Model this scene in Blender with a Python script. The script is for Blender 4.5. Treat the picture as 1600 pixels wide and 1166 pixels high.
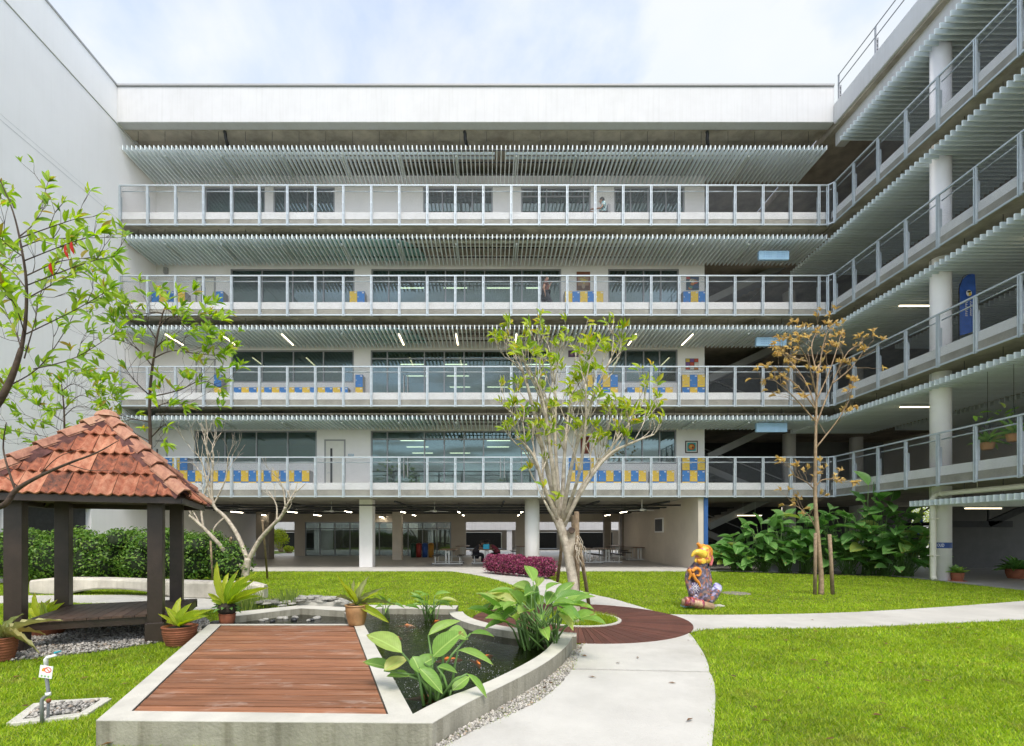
import bpy, bmesh, math, random
import numpy as np
from mathutils import Vector, Matrix, Quaternion, noise

for o in list(bpy.data.objects):
    bpy.data.objects.remove(o)
SC = bpy.context.scene
COL = SC.collection
R = random.Random(11)

# ---------------------------------------------------------------- camera
# 17 mm shift lens, eye 1.6 m above the paving, looking along +Y
F, CX, CY, EYE = 755.0, 766.0, 834.0, 1.6
cam_d = bpy.data.cameras.new('camera')
cam_d.sensor_width = 36.0
cam_d.lens = 36.0 * F / 1600.0
cam_d.shift_x = (800.0 - CX) / 1600.0
cam_d.shift_y = (CY - 583.0) / 1600.0
cam_d.clip_start = 0.05
cam_d.clip_end = 3000.0
cam = bpy.data.objects.new('camera', cam_d)
COL.objects.link(cam)
cam.location = (0, 0, EYE)
cam.rotation_euler = (math.radians(90), 0, 0)
SC.camera = cam

# ---------------------------------------------------------------- light
SUN_EL, SUN_AZ = math.radians(58), math.radians(171)      # azimuth from +Y towards +X
world = bpy.data.worlds.new('World')
SC.world = world
world.use_nodes = True
wn, wl = world.node_tree.nodes, world.node_tree.links
wn.clear()
w_out = wn.new('ShaderNodeOutputWorld')
w_bg = wn.new('ShaderNodeBackground')
w_bg.inputs['Strength'].default_value = 0.135
sky = wn.new('ShaderNodeTexSky')
sky.sky_type = 'NISHITA'
sky.sun_disc = False
sky.sun_elevation = SUN_EL
sky.sun_rotation = SUN_AZ
sky.dust_density = 2.0
sky.air_density = 1.0
tc = wn.new('ShaderNodeTexCoord')
sep = wn.new('ShaderNodeSeparateXYZ')
wl.new(tc.outputs['Generated'], sep.inputs[0])
zden = wn.new('ShaderNodeMath'); zden.operation = 'MAXIMUM'; zden.inputs[1].default_value = 0.08
wl.new(sep.outputs['Z'], zden.inputs[0])
div = wn.new('ShaderNodeVectorMath'); div.operation = 'DIVIDE'
comb = wn.new('ShaderNodeCombineXYZ')
for k in range(3):
    wl.new(zden.outputs[0], comb.inputs[k])
wl.new(tc.outputs['Generated'], div.inputs[0]); wl.new(comb.outputs[0], div.inputs[1])
cn = wn.new('ShaderNodeTexNoise'); cn.inputs['Scale'].default_value = 1.15
cn.inputs['Detail'].default_value = 9.0; cn.inputs['Roughness'].default_value = 0.56
cn.inputs['Distortion'].default_value = 0.25
wl.new(div.outputs[0], cn.inputs['Vector'])
cr = wn.new('ShaderNodeValToRGB')
cr.color_ramp.elements[0].position = 0.43; cr.color_ramp.elements[0].color = (0.30, 0.30, 0.30, 1)
cr.color_ramp.elements[1].position = 0.585; cr.color_ramp.elements[1].color = (0.97, 0.97, 0.97, 1)
wl.new(cn.outputs['Fac'], cr.inputs[0])
cn2 = wn.new('ShaderNodeTexNoise'); cn2.inputs['Scale'].default_value = 3.1
cn2.inputs['Detail'].default_value = 6.0
wl.new(div.outputs[0], cn2.inputs['Vector'])
cc = wn.new('ShaderNodeMix'); cc.data_type = 'RGBA'
CLOUD = 2.45
cc.inputs['A'].default_value = (CLOUD * .84, CLOUD * .93, CLOUD * .97, 1)
cc.inputs['B'].default_value = (CLOUD * 1.04, CLOUD * 1.04, CLOUD * 1.04, 1)
wl.new(cn2.outputs['Fac'], cc.inputs['Factor'])
wm = wn.new('ShaderNodeMix'); wm.data_type = 'RGBA'
wl.new(cr.outputs[0], wm.inputs['Factor'])
wl.new(sky.outputs[0], wm.inputs['A']); wl.new(cc.outputs['Result'], wm.inputs['B'])
wl.new(wm.outputs['Result'], w_bg.inputs['Color'])
wl.new(w_bg.outputs[0], w_out.inputs[0])

sun_d = bpy.data.lights.new('sun', 'SUN')
sun_d.energy = 1.0
sun_d.angle = math.radians(22)
sun_d.color = (1.0, 0.95, 0.86)
sun = bpy.data.objects.new('sun', sun_d)
COL.objects.link(sun)
sv = Vector((math.sin(SUN_AZ) * math.cos(SUN_EL), math.cos(SUN_AZ) * math.cos(SUN_EL), math.sin(SUN_EL)))
sun.rotation_euler = sv.to_track_quat('Z', 'Y').to_euler()
sun.location = (0, -10, 40)

SC.view_settings.view_transform = 'Standard'
SC.view_settings.look = 'None'
SC.view_settings.exposure = 1.6
SC.view_settings.gamma = 1.0
SC.view_settings.use_curve_mapping = False
SC.cycles.max_bounces = 8
SC.cycles.transparent_max_bounces = 24

# ---------------------------------------------------------------- helpers
def P(px, py, d):
    return Vector(((px - CX) * d / F, d, EYE - (py - CY) * d / F))

def G(px, py, z=0.0):
    d = F * (EYE - z) / (py - CY)
    return Vector(((px - CX) * d / F, d, z))

class MB:
    """collects shapes and links them as one mesh object"""
    def __init__(s):
        s.v, s.f, s.m, s.s = [], [], [], []
    def add(s, vs, fs, mi=0, sm=False):
        b = len(s.v)
        s.v.extend([tuple(v) for v in vs])
        for f in fs:
            s.f.append([i + b for i in f]); s.m.append(mi); s.s.append(sm)
        return s
    def box(s, x0, y0, z0, x1, y1, z1, mi=0):
        vs = [(x0,y0,z0),(x1,y0,z0),(x1,y1,z0),(x0,y1,z0),(x0,y0,z1),(x1,y0,z1),(x1,y1,z1),(x0,y1,z1)]
        return s.add(vs, [(0,3,2,1),(4,5,6,7),(0,1,5,4),(1,2,6,5),(2,3,7,6),(3,0,4,7)], mi)
    def bar(s, p, q, w, h, up=(0,0,1), mi=0):
        p, q = Vector(p), Vector(q); d = (q - p).normalized()
        up = Vector(up)
        if abs(d.dot(up)) > .98: up = Vector((0,1,0))
        a = d.cross(up).normalized() * w / 2; b = a.cross(d).normalized() * h / 2
        vs = [p-a-b, p+a-b, p+a+b, p-a+b, q-a-b, q+a-b, q+a+b, q-a+b]
        return s.add(vs, [(0,3,2,1),(4,5,6,7),(0,1,5,4),(1,2,6,5),(2,3,7,6),(3,0,4,7)], mi)
    def tube(s, pts, rads, n=8, mi=0, cap=True, sm=True):
        pts = [Vector(p) for p in pts]
        if not hasattr(rads, '__len__'): rads = [rads] * len(pts)
        vs, fs = [], []
        d0 = (pts[1] - pts[0]).normalized()
        a = d0.orthogonal().normalized()
        for i, p in enumerate(pts):
            if i == 0: d = d0
            elif i == len(pts) - 1: d = (pts[i] - pts[i-1]).normalized()
            else: d = (pts[i+1] - pts[i-1]).normalized()
            a = (a - d * a.dot(d)).normalized(); b = d.cross(a)
            for k in range(n):
                t = 2 * math.pi * k / n
                vs.append(p + (a * math.cos(t) + b * math.sin(t)) * rads[i])
        for i in range(len(pts) - 1):
            for k in range(n):
                fs.append((i*n+k, i*n+(k+1)%n, (i+1)*n+(k+1)%n, (i+1)*n+k))
        s.add(vs, fs, mi, sm)
        if cap:
            b0 = len(s.v) - len(vs)
            s.f.append([b0 + k for k in reversed(range(n))]); s.m.append(mi); s.s.append(False)
            s.f.append([b0 + (len(pts)-1)*n + k for k in range(n)]); s.m.append(mi); s.s.append(False)
        return s
    def lathe(s, prof, n=20, c=(0,0,0), mi=0, sm=True):
        c = Vector(c); vs, fs = [], []
        for r, z in prof:
            for k in range(n):
                t = 2*math.pi*k/n
                vs.append((c.x + r*math.cos(t), c.y + r*math.sin(t), c.z + z))
        for i in range(len(prof)-1):
            for k in range(n):
                fs.append((i*n+k, i*n+(k+1)%n, (i+1)*n+(k+1)%n, (i+1)*n+k))
        s.add(vs, fs, mi, sm)
        b0 = len(s.v) - len(vs)
        s.f.append([b0+k for k in reversed(range(n))]); s.m.append(mi); s.s.append(False)
        s.f.append([b0+(len(prof)-1)*n+k for k in range(n)]); s.m.append(mi); s.s.append(False)
        return s
    def prism(s, poly, z0, z1, mi=0, top_mi=None):
        n = len(poly)
        if sum(poly[i][0]*poly[(i+1)%n][1]-poly[(i+1)%n][0]*poly[i][1] for i in range(n)) < 0:
            poly = list(reversed(poly))
        b = len(s.v)
        s.v.extend([(p[0], p[1], z0) for p in poly] + [(p[0], p[1], z1) for p in poly])
        s.f.append([b+i for i in reversed(range(n))]); s.m.append(mi); s.s.append(False)
        s.f.append([b+n+i for i in range(n)]); s.m.append(mi if top_mi is None else top_mi); s.s.append(False)
        for i in range(n):
            j = (i+1) % n
            s.f.append([b+i, b+j, b+n+j, b+n+i]); s.m.append(mi); s.s.append(False)
        return s
    def ball(s, c, r, n=10, mi=0, sq=(1,1,1)):
        c = Vector(c); vs, fs = [], []
        m = max(4, n//2)
        for i in range(m+1):
            th = math.pi*i/m
            for k in range(n):
                t = 2*math.pi*k/n
                vs.append((c.x+r*sq[0]*math.sin(th)*math.cos(t), c.y+r*sq[1]*math.sin(th)*math.sin(t), c.z+r*sq[2]*math.cos(th)))
        for i in range(m):
            for k in range(n):
                fs.append((i*n+k, (i+1)*n+k, (i+1)*n+(k+1)%n, i*n+(k+1)%n))
        return s.add(vs, fs, mi, True)
    def mesh(s, name):
        me = bpy.data.meshes.new(name)
        me.from_pydata(s.v, [], s.f)
        me.polygons.foreach_set('material_index', s.m)
        me.polygons.foreach_set('use_smooth', s.s)
        me.update()
        return me
    def build(s, name, mats, parent=None, bevel=0):
        me = s.mesh(name)
        for m in (mats if isinstance(mats, (list, tuple)) else [mats]):
            me.materials.append(m)
        o = link(name, me, parent)
        if bevel:
            b = o.modifiers.new('bevel', 'BEVEL'); b.width = bevel; b.segments = 2
            b.limit_method = 'ANGLE'; b.angle_limit = math.radians(40)
        return o

def link(name, data, parent=None):
    o = bpy.data.objects.new(name, data)
    COL.objects.link(o)
    if parent is not None:
        o.parent = parent
        if parent.type == 'EMPTY':
            o.matrix_parent_inverse = Matrix.Translation(-parent.location)
    return o

def tag(o, label=None, cat=None, group=None, kind=None):
    if label: o['label'] = label
    if cat: o['category'] = cat
    if group: o['group'] = group
    if kind: o['kind'] = kind
    return o

def thing(name, label, cat, loc=(0,0,0), group=None):
    o = bpy.data.objects.new(name, None)
    COL.objects.link(o)
    o.location = loc
    o.empty_display_size = .2
    return tag(o, label, cat, group)

KIDS = {}
def copy_tree(o, parent=None, kids=None):
    if kids is None:
        kids = {}
        for x in COL.objects:
            if x.parent is not None: kids.setdefault(x.parent.name, []).append(x)
    c = o.copy()
    COL.objects.link(c)
    if parent is not None: c.parent = parent
    for ch in kids.get(o.name, []):
        copy_tree(ch, c, kids)
    return c

ORD = ['first','second','third','fourth','fifth','sixth','seventh','eighth','ninth','tenth','eleventh','twelfth',
       'thirteenth','fourteenth','fifteenth','sixteenth','seventeenth','eighteenth','nineteenth','twentieth']

# ---------------------------------------------------------------- materials
def nodes_of(m):
    m.use_nodes = True
    return m.node_tree.nodes, m.node_tree.links

def mat(name, col, rough=.6, var=.12, scale=3.0, bump=0.0, bscale=30.0, metal=0.0, spec=.5, col2=None, stain=0.0, streak=0.0, rand=0.0):
    """principled with noise-driven colour wear, optional vertical streaks, per-object variation and fine relief"""
    m = bpy.data.materials.new(name)
    n, l = nodes_of(m)
    bs = n['Principled BSDF']
    bs.inputs['Roughness'].default_value = rough
    bs.inputs['Metallic'].default_value = metal
    bs.inputs['Specular IOR Level'].default_value = spec
    tc = n.new('ShaderNodeTexCoord')
    c = Vector(col[:3])
    lo = tuple(c * (1 - var)) + (1,); hi = tuple(c * (1 + var)) + (1,)
    if col2 is not None: lo = tuple(col2[:3]) + (1,); hi = tuple(col[:3]) + (1,)
    nz = n.new('ShaderNodeTexNoise'); nz.inputs['Scale'].default_value = scale
    nz.inputs['Detail'].default_value = 7; nz.inputs['Roughness'].default_value = .62
    l.new(tc.outputs['Object'], nz.inputs['Vector'])
    rp = n.new('ShaderNodeValToRGB')
    rp.color_ramp.elements[0].position = .34; rp.color_ramp.elements[0].color = lo
    rp.color_ramp.elements[1].position = .66; rp.color_ramp.elements[1].color = hi
    l.new(nz.outputs['Fac'], rp.inputs[0])
    out = rp.outputs[0]
    def darken(src_out, amount, p0, p1, tint=(.45,.42,.36)):
        r2 = n.new('ShaderNodeMapRange'); r2.inputs['From Min'].default_value = p0; r2.inputs['From Max'].default_value = p1
        r2.inputs['To Min'].default_value = 0; r2.inputs['To Max'].default_value = amount
        l.new(src_out, r2.inputs['Value'])
        mx = n.new('ShaderNodeMix'); mx.data_type = 'RGBA'; mx.blend_type = 'MULTIPLY'
        mx.inputs['B'].default_value = tint + (1,)
        l.new(r2.outputs[0], mx.inputs['Factor']); l.new(out, mx.inputs['A'])
        return mx.outputs['Result']
    if stain:
        s2 = n.new('ShaderNodeTexNoise'); s2.inputs['Scale'].default_value = scale * .35; s2.inputs['Detail'].default_value = 10
        s2.inputs['Roughness'].default_value = .7
        l.new(tc.outputs['Object'], s2.inputs['Vector'])
        out = darken(s2.outputs['Fac'], stain, .5, .72)
    if streak:
        mp = n.new('ShaderNodeMapping'); mp.inputs['Scale'].default_value = (9, 9, .35)
        l.new(tc.outputs['Object'], mp.inputs['Vector'])
        s3 = n.new('ShaderNodeTexNoise'); s3.inputs['Scale'].default_value = 1.0; s3.inputs['Detail'].default_value = 6
        l.new(mp.outputs[0], s3.inputs['Vector'])
        out = darken(s3.outputs['Fac'], streak, .48, .75, (.42,.40,.33))
    if rand:
        oi = n.new('ShaderNodeObjectInfo')
        r4 = n.new('ShaderNodeMapRange'); r4.inputs['To Min'].default_value = 1 - rand; r4.inputs['To Max'].default_value = 1 + rand
        l.new(oi.outputs['Random'], r4.inputs['Value'])
        hs = n.new('ShaderNodeHueSaturation')
        l.new(r4.outputs[0], hs.inputs['Value']); l.new(out, hs.inputs['Color'])
        out = hs.outputs[0]
    l.new(out, bs.inputs['Base Color'])
    if bump:
        b = n.new('ShaderNodeBump'); b.inputs['Strength'].default_value = bump; b.inputs['Distance'].default_value = .02
        n2 = n.new('ShaderNodeTexNoise'); n2.inputs['Scale'].default_value = bscale; n2.inputs['Detail'].default_value = 5
        l.new(tc.outputs['Object'], n2.inputs['Vector'])
        l.new(n2.outputs['Fac'], b.inputs['Height']); l.new(b.outputs[0], bs.inputs['Normal'])
    return m

def leaf_mat(name, c1, c2, c3=None, trans=.35, rough=.45, veins=False, patchy=False):
    m = bpy.data.materials.new(name)
    n, l = nodes_of(m)
    bs = n['Principled BSDF']; bs.inputs['Roughness'].default_value = rough
    bs.inputs['Specular IOR Level'].default_value = .35
    oi = n.new('ShaderNodeObjectInfo'); ge = n.new('ShaderNodeNewGeometry')
    ad = n.new('ShaderNodeMath'); ad.operation = 'ADD'
    l.new(oi.outputs['Random'], ad.inputs[0]); l.new(ge.outputs['Random Per Island'], ad.inputs[1])
    fr = n.new('ShaderNodeMath'); fr.operation = 'FRACT'; l.new(ad.outputs[0], fr.inputs[0])
    rp = n.new('ShaderNodeValToRGB')
    rp.color_ramp.elements[0].color = tuple(c1) + (1,); rp.color_ramp.elements[1].color = tuple(c2) + (1,)
    if c3 is not None:
        rp.color_ramp.elements[1].position = .9
        e = rp.color_ramp.elements.new(1.0); e.color = tuple(c3) + (1,)
    l.new(fr.outputs[0], rp.inputs[0])
    tc = n.new('ShaderNodeTexCoord')
    nz = n.new('ShaderNodeTexNoise'); nz.inputs['Scale'].default_value = 6; nz.inputs['Detail'].default_value = 4
    l.new(tc.outputs['Object'], nz.inputs['Vector'])
    mr = n.new('ShaderNodeMapRange'); mr.inputs['To Min'].default_value = .7; mr.inputs['To Max'].default_value = 1.3
    l.new(nz.outputs['Fac'], mr.inputs['Value'])
    hs = n.new('ShaderNodeHueSaturation'); l.new(mr.outputs[0], hs.inputs['Value']); l.new(rp.outputs[0], hs.inputs['Color'])
    if patchy:      # broad dry and lush areas of the lawn
        n3 = n.new('ShaderNodeTexNoise'); n3.inputs['Scale'].default_value = .9; n3.inputs['Detail'].default_value = 8; n3.inputs['Roughness'].default_value = .68
        l.new(tc.outputs['Object'], n3.inputs['Vector'])
        r3 = n.new('ShaderNodeMapRange'); r3.inputs['From Min'].default_value = .35; r3.inputs['From Max'].default_value = .68; r3.inputs['To Min'].default_value = .74; r3.inputs['To Max'].default_value = 1.2
        l.new(n3.outputs['Fac'], r3.inputs['Value'])
        h3 = n.new('ShaderNodeHueSaturation'); l.new(r3.outputs[0], h3.inputs['Value']); l.new(hs.outputs[0], h3.inputs['Color'])
        n4 = n.new('ShaderNodeTexNoise'); n4.inputs['Scale'].default_value = 2.6; n4.inputs['Detail'].default_value = 8; l.new(tc.outputs['Object'], n4.inputs['Vector'])
        r5 = n.new('ShaderNodeMapRange'); r5.inputs['From Min'].default_value = .56; r5.inputs['From Max'].default_value = .75; r5.inputs['To Max'].default_value = .5; l.new(n4.outputs['Fac'], r5.inputs['Value'])
        m5 = n.new('ShaderNodeMix'); m5.data_type = 'RGBA'; m5.inputs['B'].default_value = (.36,.30,.10,1); l.new(r5.outputs[0], m5.inputs['Factor']); l.new(h3.outputs[0], m5.inputs['A'])
        h4 = n.new('ShaderNodeHueSaturation'); l.new(m5.outputs['Result'], h4.inputs['Color']); hs = h4
    if veins:       # pale midrib, side veins, browned tips and edges on single leaves
        sp = n.new('ShaderNodeSeparateXYZ'); l.new(tc.outputs['Object'], sp.inputs[0])
        ax = n.new('ShaderNodeMath'); ax.operation = 'ABSOLUTE'; l.new(sp.outputs[0], ax.inputs[0])
        mid = n.new('ShaderNodeMapRange'); mid.inputs['From Min'].default_value = .02; mid.inputs['From Max'].default_value = .045; mid.inputs['To Min'].default_value = .75; mid.inputs['To Max'].default_value = 0
        l.new(ax.outputs[0], mid.inputs['Value'])
        ya = n.new('ShaderNodeMath'); ya.operation = 'MULTIPLY_ADD'; ya.inputs[1].default_value = -.55; l.new(ax.outputs[0], ya.inputs[0]); l.new(sp.outputs[1], ya.inputs[2])
        ys = n.new('ShaderNodeMath'); ys.operation = 'MULTIPLY'; ys.inputs[1].default_value = 95; l.new(ya.outputs[0], ys.inputs[0])
        sn = n.new('ShaderNodeMath'); sn.operation = 'SINE'; l.new(ys.outputs[0], sn.inputs[0])
        sv_ = n.new('ShaderNodeMapRange'); sv_.inputs['From Min'].default_value = .3; sv_.inputs['To Max'].default_value = .22; l.new(sn.outputs[0], sv_.inputs['Value'])
        ad2 = n.new('ShaderNodeMath'); ad2.operation = 'MAXIMUM'; l.new(mid.outputs[0], ad2.inputs[0]); l.new(sv_.outputs[0], ad2.inputs[1])
        mv = n.new('ShaderNodeMix'); mv.data_type = 'RGBA'; mv.inputs['B'].default_value = (c2[0]*1.7, c2[1]*1.4, c2[2]*1.9, 1)
        l.new(ad2.outputs[0], mv.inputs['Factor']); l.new(hs.outputs[0], mv.inputs['A'])
        # browning grows from the tip, different on each leaf
        nb_ = n.new('ShaderNodeTexNoise'); nb_.noise_dimensions = '4D'; nb_.inputs['Scale'].default_value = 5; nb_.inputs['Detail'].default_value = 5
        wv = n.new('ShaderNodeMath'); wv.operation = 'MULTIPLY'; wv.inputs[1].default_value = 60; l.new(oi.outputs['Random'], wv.inputs[0]); l.new(wv.outputs[0], nb_.inputs['W']); l.new(tc.outputs['Object'], nb_.inputs['Vector'])
        yb = n.new('ShaderNodeMath'); yb.operation = 'MULTIPLY_ADD'; yb.inputs[1].default_value = .30; l.new(sp.outputs[1], yb.inputs[0]); l.new(nb_.outputs['Fac'], yb.inputs[2])
        mb_ = n.new('ShaderNodeMapRange'); mb_.inputs['From Min'].default_value = .84; mb_.inputs['From Max'].default_value = .90; mb_.inputs['To Max'].default_value = .9; l.new(yb.outputs[0], mb_.inputs['Value'])
        mw = n.new('ShaderNodeMix'); mw.data_type = 'RGBA'; mw.inputs['B'].default_value = (.26,.17,.06,1); l.new(mb_.outputs[0], mw.inputs['Factor']); l.new(mv.outputs['Result'], mw.inputs['A'])
        h5 = n.new('ShaderNodeHueSaturation'); l.new(mw.outputs['Result'], h5.inputs['Color']); hs = h5
    l.new(hs.outputs[0], bs.inputs['Base Color'])
    tr = n.new('ShaderNodeBsdfTranslucent')
    h2 = n.new('ShaderNodeHueSaturation'); h2.inputs['Saturation'].default_value = 1.15; h2.inputs['Value'].default_value = 1.5
    l.new(hs.outputs[0], h2.inputs['Color']); l.new(h2.outputs[0], tr.inputs['Color'])
    mx = n.new('ShaderNodeMixShader'); mx.inputs[0].default_value = trans
    l.new(bs.outputs[0], mx.inputs[1]); l.new(tr.outputs[0], mx.inputs[2])
    l.new(mx.outputs[0], n['Material Output'].inputs['Surface'])
    return m

def emit_mat(name, col, strength):
    m = bpy.data.materials.new(name)
    n, l = nodes_of(m)
    bs = n['Principled BSDF']
    bs.inputs['Base Color'].default_value = tuple(col) + (1,)
    bs.inputs['Emission Color'].default_value = tuple(col) + (1,)
    bs.inputs['Emission Strength'].default_value = strength
    return m

def glass_mat(name, tint, refl=.12, rough=.02):
    m = bpy.data.materials.new(name)
    n, l = nodes_of(m)
    n.remove(n['Principled BSDF'])
    tr = n.new('ShaderNodeBsdfTransparent'); tr.inputs[0].default_value = tuple(tint) + (1,)
    gl = n.new('ShaderNodeBsdfGlossy'); gl.inputs['Roughness'].default_value = rough
    gl.inputs['Color'].default_value = (.80, .95, .92, 1)
    fz = n.new('ShaderNodeFresnel'); fz.inputs['IOR'].default_value = 1.5
    ad = n.new('ShaderNodeMath'); ad.operation = 'ADD'; ad.inputs[1].default_value = refl; ad.use_clamp = True
    l.new(fz.outputs[0], ad.inputs[0])
    mx = n.new('ShaderNodeMixShader')
    l.new(ad.outputs[0], mx.inputs[0]); l.new(tr.outputs[0], mx.inputs[1]); l.new(gl.outputs[0], mx.inputs[2])
    l.new(mx.outputs[0], n['Material Output'].inputs['Surface'])
    return m

def mesh_mat(name, col, size=.05, cover=.075):
    """expanded-metal infill: diagonal wires with open gaps between them"""
    m = bpy.data.materials.new(name)
    n, l = nodes_of(m)
    bs = n['Principled BSDF']; bs.inputs['Base Color'].default_value = tuple(col) + (1,)
    bs.inputs['Roughness'].default_value = .5; bs.inputs['Metallic'].default_value = .3
    tc = n.new('ShaderNodeTexCoord'); sp = n.new('ShaderNodeSeparateXYZ'); l.new(tc.outputs['Object'], sp.inputs[0])
    h = n.new('ShaderNodeMath'); h.operation = 'ADD'; l.new(sp.outputs[0], h.inputs[0]); l.new(sp.outputs[1], h.inputs[1])
    masks = []
    for sgn in (1, -1):
        a = n.new('ShaderNodeMath'); a.operation = 'MULTIPLY_ADD'; a.inputs[1].default_value = 1.6 * sgn
        l.new(sp.outputs[2], a.inputs[0]); l.new(h.outputs[0], a.inputs[2])
        d = n.new('ShaderNodeMath'); d.operation = 'DIVIDE'; d.inputs[1].default_value = size; l.new(a.outputs[0], d.inputs[0])
        f = n.new('ShaderNodeMath'); f.operation = 'FRACT'; l.new(d.outputs[0], f.inputs[0])
        g = n.new('ShaderNodeMath'); g.operation = 'LESS_THAN'
        g.inputs[1].default_value = cover * (.75 if sgn > 0 else .35)
        l.new(f.outputs[0], g.inputs[0]); masks.append(g)
    mx_ = n.new('ShaderNodeMath'); mx_.operation = 'MAXIMUM'
    l.new(masks[0].outputs[0], mx_.inputs[0]); l.new(masks[1].outputs[0], mx_.inputs[1])
    tr = n.new('ShaderNodeBsdfTransparent')
    mx = n.new('ShaderNodeMixShader')
    l.new(mx_.outputs[0], mx.inputs[0]); l.new(tr.outputs[0], mx.inputs[1]); l.new(bs.outputs[0], mx.inputs[2])
    l.new(mx.outputs[0], n['Material Output'].inputs['Surface'])
    return m

M = {}
M['white'] = mat('white_render', (.615,.615,.63), .7, .03, 1.2, .12, 60, streak=.13, stain=.08)
M['whitewall'] = mat('white_wall_render', (.92,.91,.91), .7, .02, .5, .12, 50, streak=.04, stain=.05)
M['wallwhite'] = mat('gallery_wall_paint', (.89,.87,.87), .65, .03, 1.5, .05, 60)
M['beige'] = mat('beige_paint', (.62,.55,.47), .7, .05, 1.5, .05, 40)
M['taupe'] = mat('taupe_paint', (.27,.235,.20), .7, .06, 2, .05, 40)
M['concrete'] = mat('raw_concrete', (.34,.325,.28), .8, .16, 2.2, .25, 25, stain=.5)
M['soffit'] = mat('soffit_concrete', (.42,.37,.31), .85, .25, 1.6, .3, 18, stain=.6)
M['kerbpaint'] = mat('kerb_paint', (.72,.72,.73), .7, .05, 2, .05, 40, stain=.15)
M['coping'] = mat('pale_concrete', (.52,.50,.44), .75, .10, 2.6, .2, 60, stain=.25)
M['wallconc'] = mat('weathered_concrete', (.29,.275,.22), .85, .18, 3.0, .35, 45, stain=.4, streak=.75)
M['paving'] = mat('pale_paving', (.50,.485,.445), .85, .08, 1.4, .35, 70, stain=.38)
M['floor'] = mat('undercroft_floor', (.38,.36,.335), .45, .10, 1.0, .05, 40)
M['alu'] = mat('louvre_aluminium', (.80,.88,.91), .42, .05, 2.5, .04, 80, rand=.06)
M['rail'] = mat('galvanised_rail', (.50,.56,.61), .45, .06, 6, .05, 80, metal=.2)
M['mesh'] = mesh_mat('expanded_metal', (.17,.19,.21))
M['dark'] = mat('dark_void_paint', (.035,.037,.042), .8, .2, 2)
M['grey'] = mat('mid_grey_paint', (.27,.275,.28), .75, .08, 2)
M['rearwall'] = mat('dark_rear_paint', (.085,.085,.08), .8, .1, 2)  # very dark grey base colour for the rear walls
M['steel'] = mat('dark_steel', (.05,.052,.056), .5, .2, 8, metal=.4)
M['frame'] = mat('window_frame_grey', (.30,.31,.33), .45, .05, 6, metal=.3)
M['glass'] = glass_mat('tinted_glass', (.20,.36,.33), .10)
M['glassc'] = glass_mat('clear_glass', (.55,.68,.66), .06)
M['glassg'] = glass_mat('grey_glass', (.42,.46,.44), .05)
M['teal'] = mat('teal_ceiling_panel', (.28,.52,.50), .35, .12, 1.5)
M['room'] = mat('classroom_paint', (.30,.36,.33), .8, .1, 1)
M['lamp_on'] = emit_mat('lit_tube', (1.0,.88,.66), 7.0)
M['lamp_gal'] = emit_mat('gallery_tube', (1.0,.84,.56), 1.5)
M['lamp_room'] = emit_mat('classroom_tube', (1.0,.86,.60), 1.1)
M['lamp_off'] = mat('unlit_tube', (.50,.56,.55), .4, .05, 5)
M['pvc'] = mat('cream_pvc', (.68,.66,.55), .4, .06, 5)
M['yellow'] = mat('yellow_locker', (.88,.60,.05), .45, .05, 6, rand=.05)
M['blue'] = mat('blue_locker', (.03,.22,.62), .45, .08, 6, rand=.08)
M['lockgrey'] = mat('locker_side_grey', (.36,.36,.37), .5, .05, 6)
M['doorw'] = mat('door_laminate', (.76,.75,.70), .45, .03, 5)
M['bluepaint'] = mat('blue_paint', (.03,.11,.33), .55, .06, 4)
M['paleblue'] = mat('pale_blue_sign', (.38,.60,.82), .4, .05, 4)
M['whiteplain'] = mat('white_plastic', (.82,.82,.82), .4, .03, 8)
M['black'] = mat('black_plastic', (.015,.015,.017), .5, .2, 8)
# ================================================================ BUILDINGS
WY, RY = 23.0, 20.7                     # classroom wall, railing line
def XW(px, y=WY): return (px - CX) * y / F
def ZW(py, y=WY): return EYE + (CY - py) * y / F
ZT = [16.54, 12.67, 8.78, 4.90]         # top rails of the four galleries, top one first
GAL = ['top gallery', 'third gallery', 'second gallery', 'lowest gallery']
XL, XB, XR = -15.9, 10.2, 14.6          # left block wall, stair bay, right wing railing

# ---- ground sheets
g = MB(); g.add([(-400,-200,-.06),(400,-200,-.06),(400,600,-.06),(-400,600,-.06)], [(0,1,2,3)])
tag(g.build('ground', mat('distant_ground', (.20,.21,.12), .9, .25, .2)), kind='structure')

def strip_wall(x0, x1, z0, z1, y0, y1, holes, mb):
    """wall along X with rectangular openings (x0,x1,z0,z1)"""
    x = x0
    for hx0, hx1, hz0, hz1 in sorted(holes):
        if hx0 > x: mb.box(x, y0, z0, hx0, y1, z1)
        if hz0 > z0: mb.box(hx0, y0, z0, hx1, y1, hz0)
        if hz1 < z1: mb.box(hx0, y0, hz1, hx1, y1, z1)
        x = hx1
    if x < x1: mb.box(x, y0, z0, x1, y1, z1)

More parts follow.
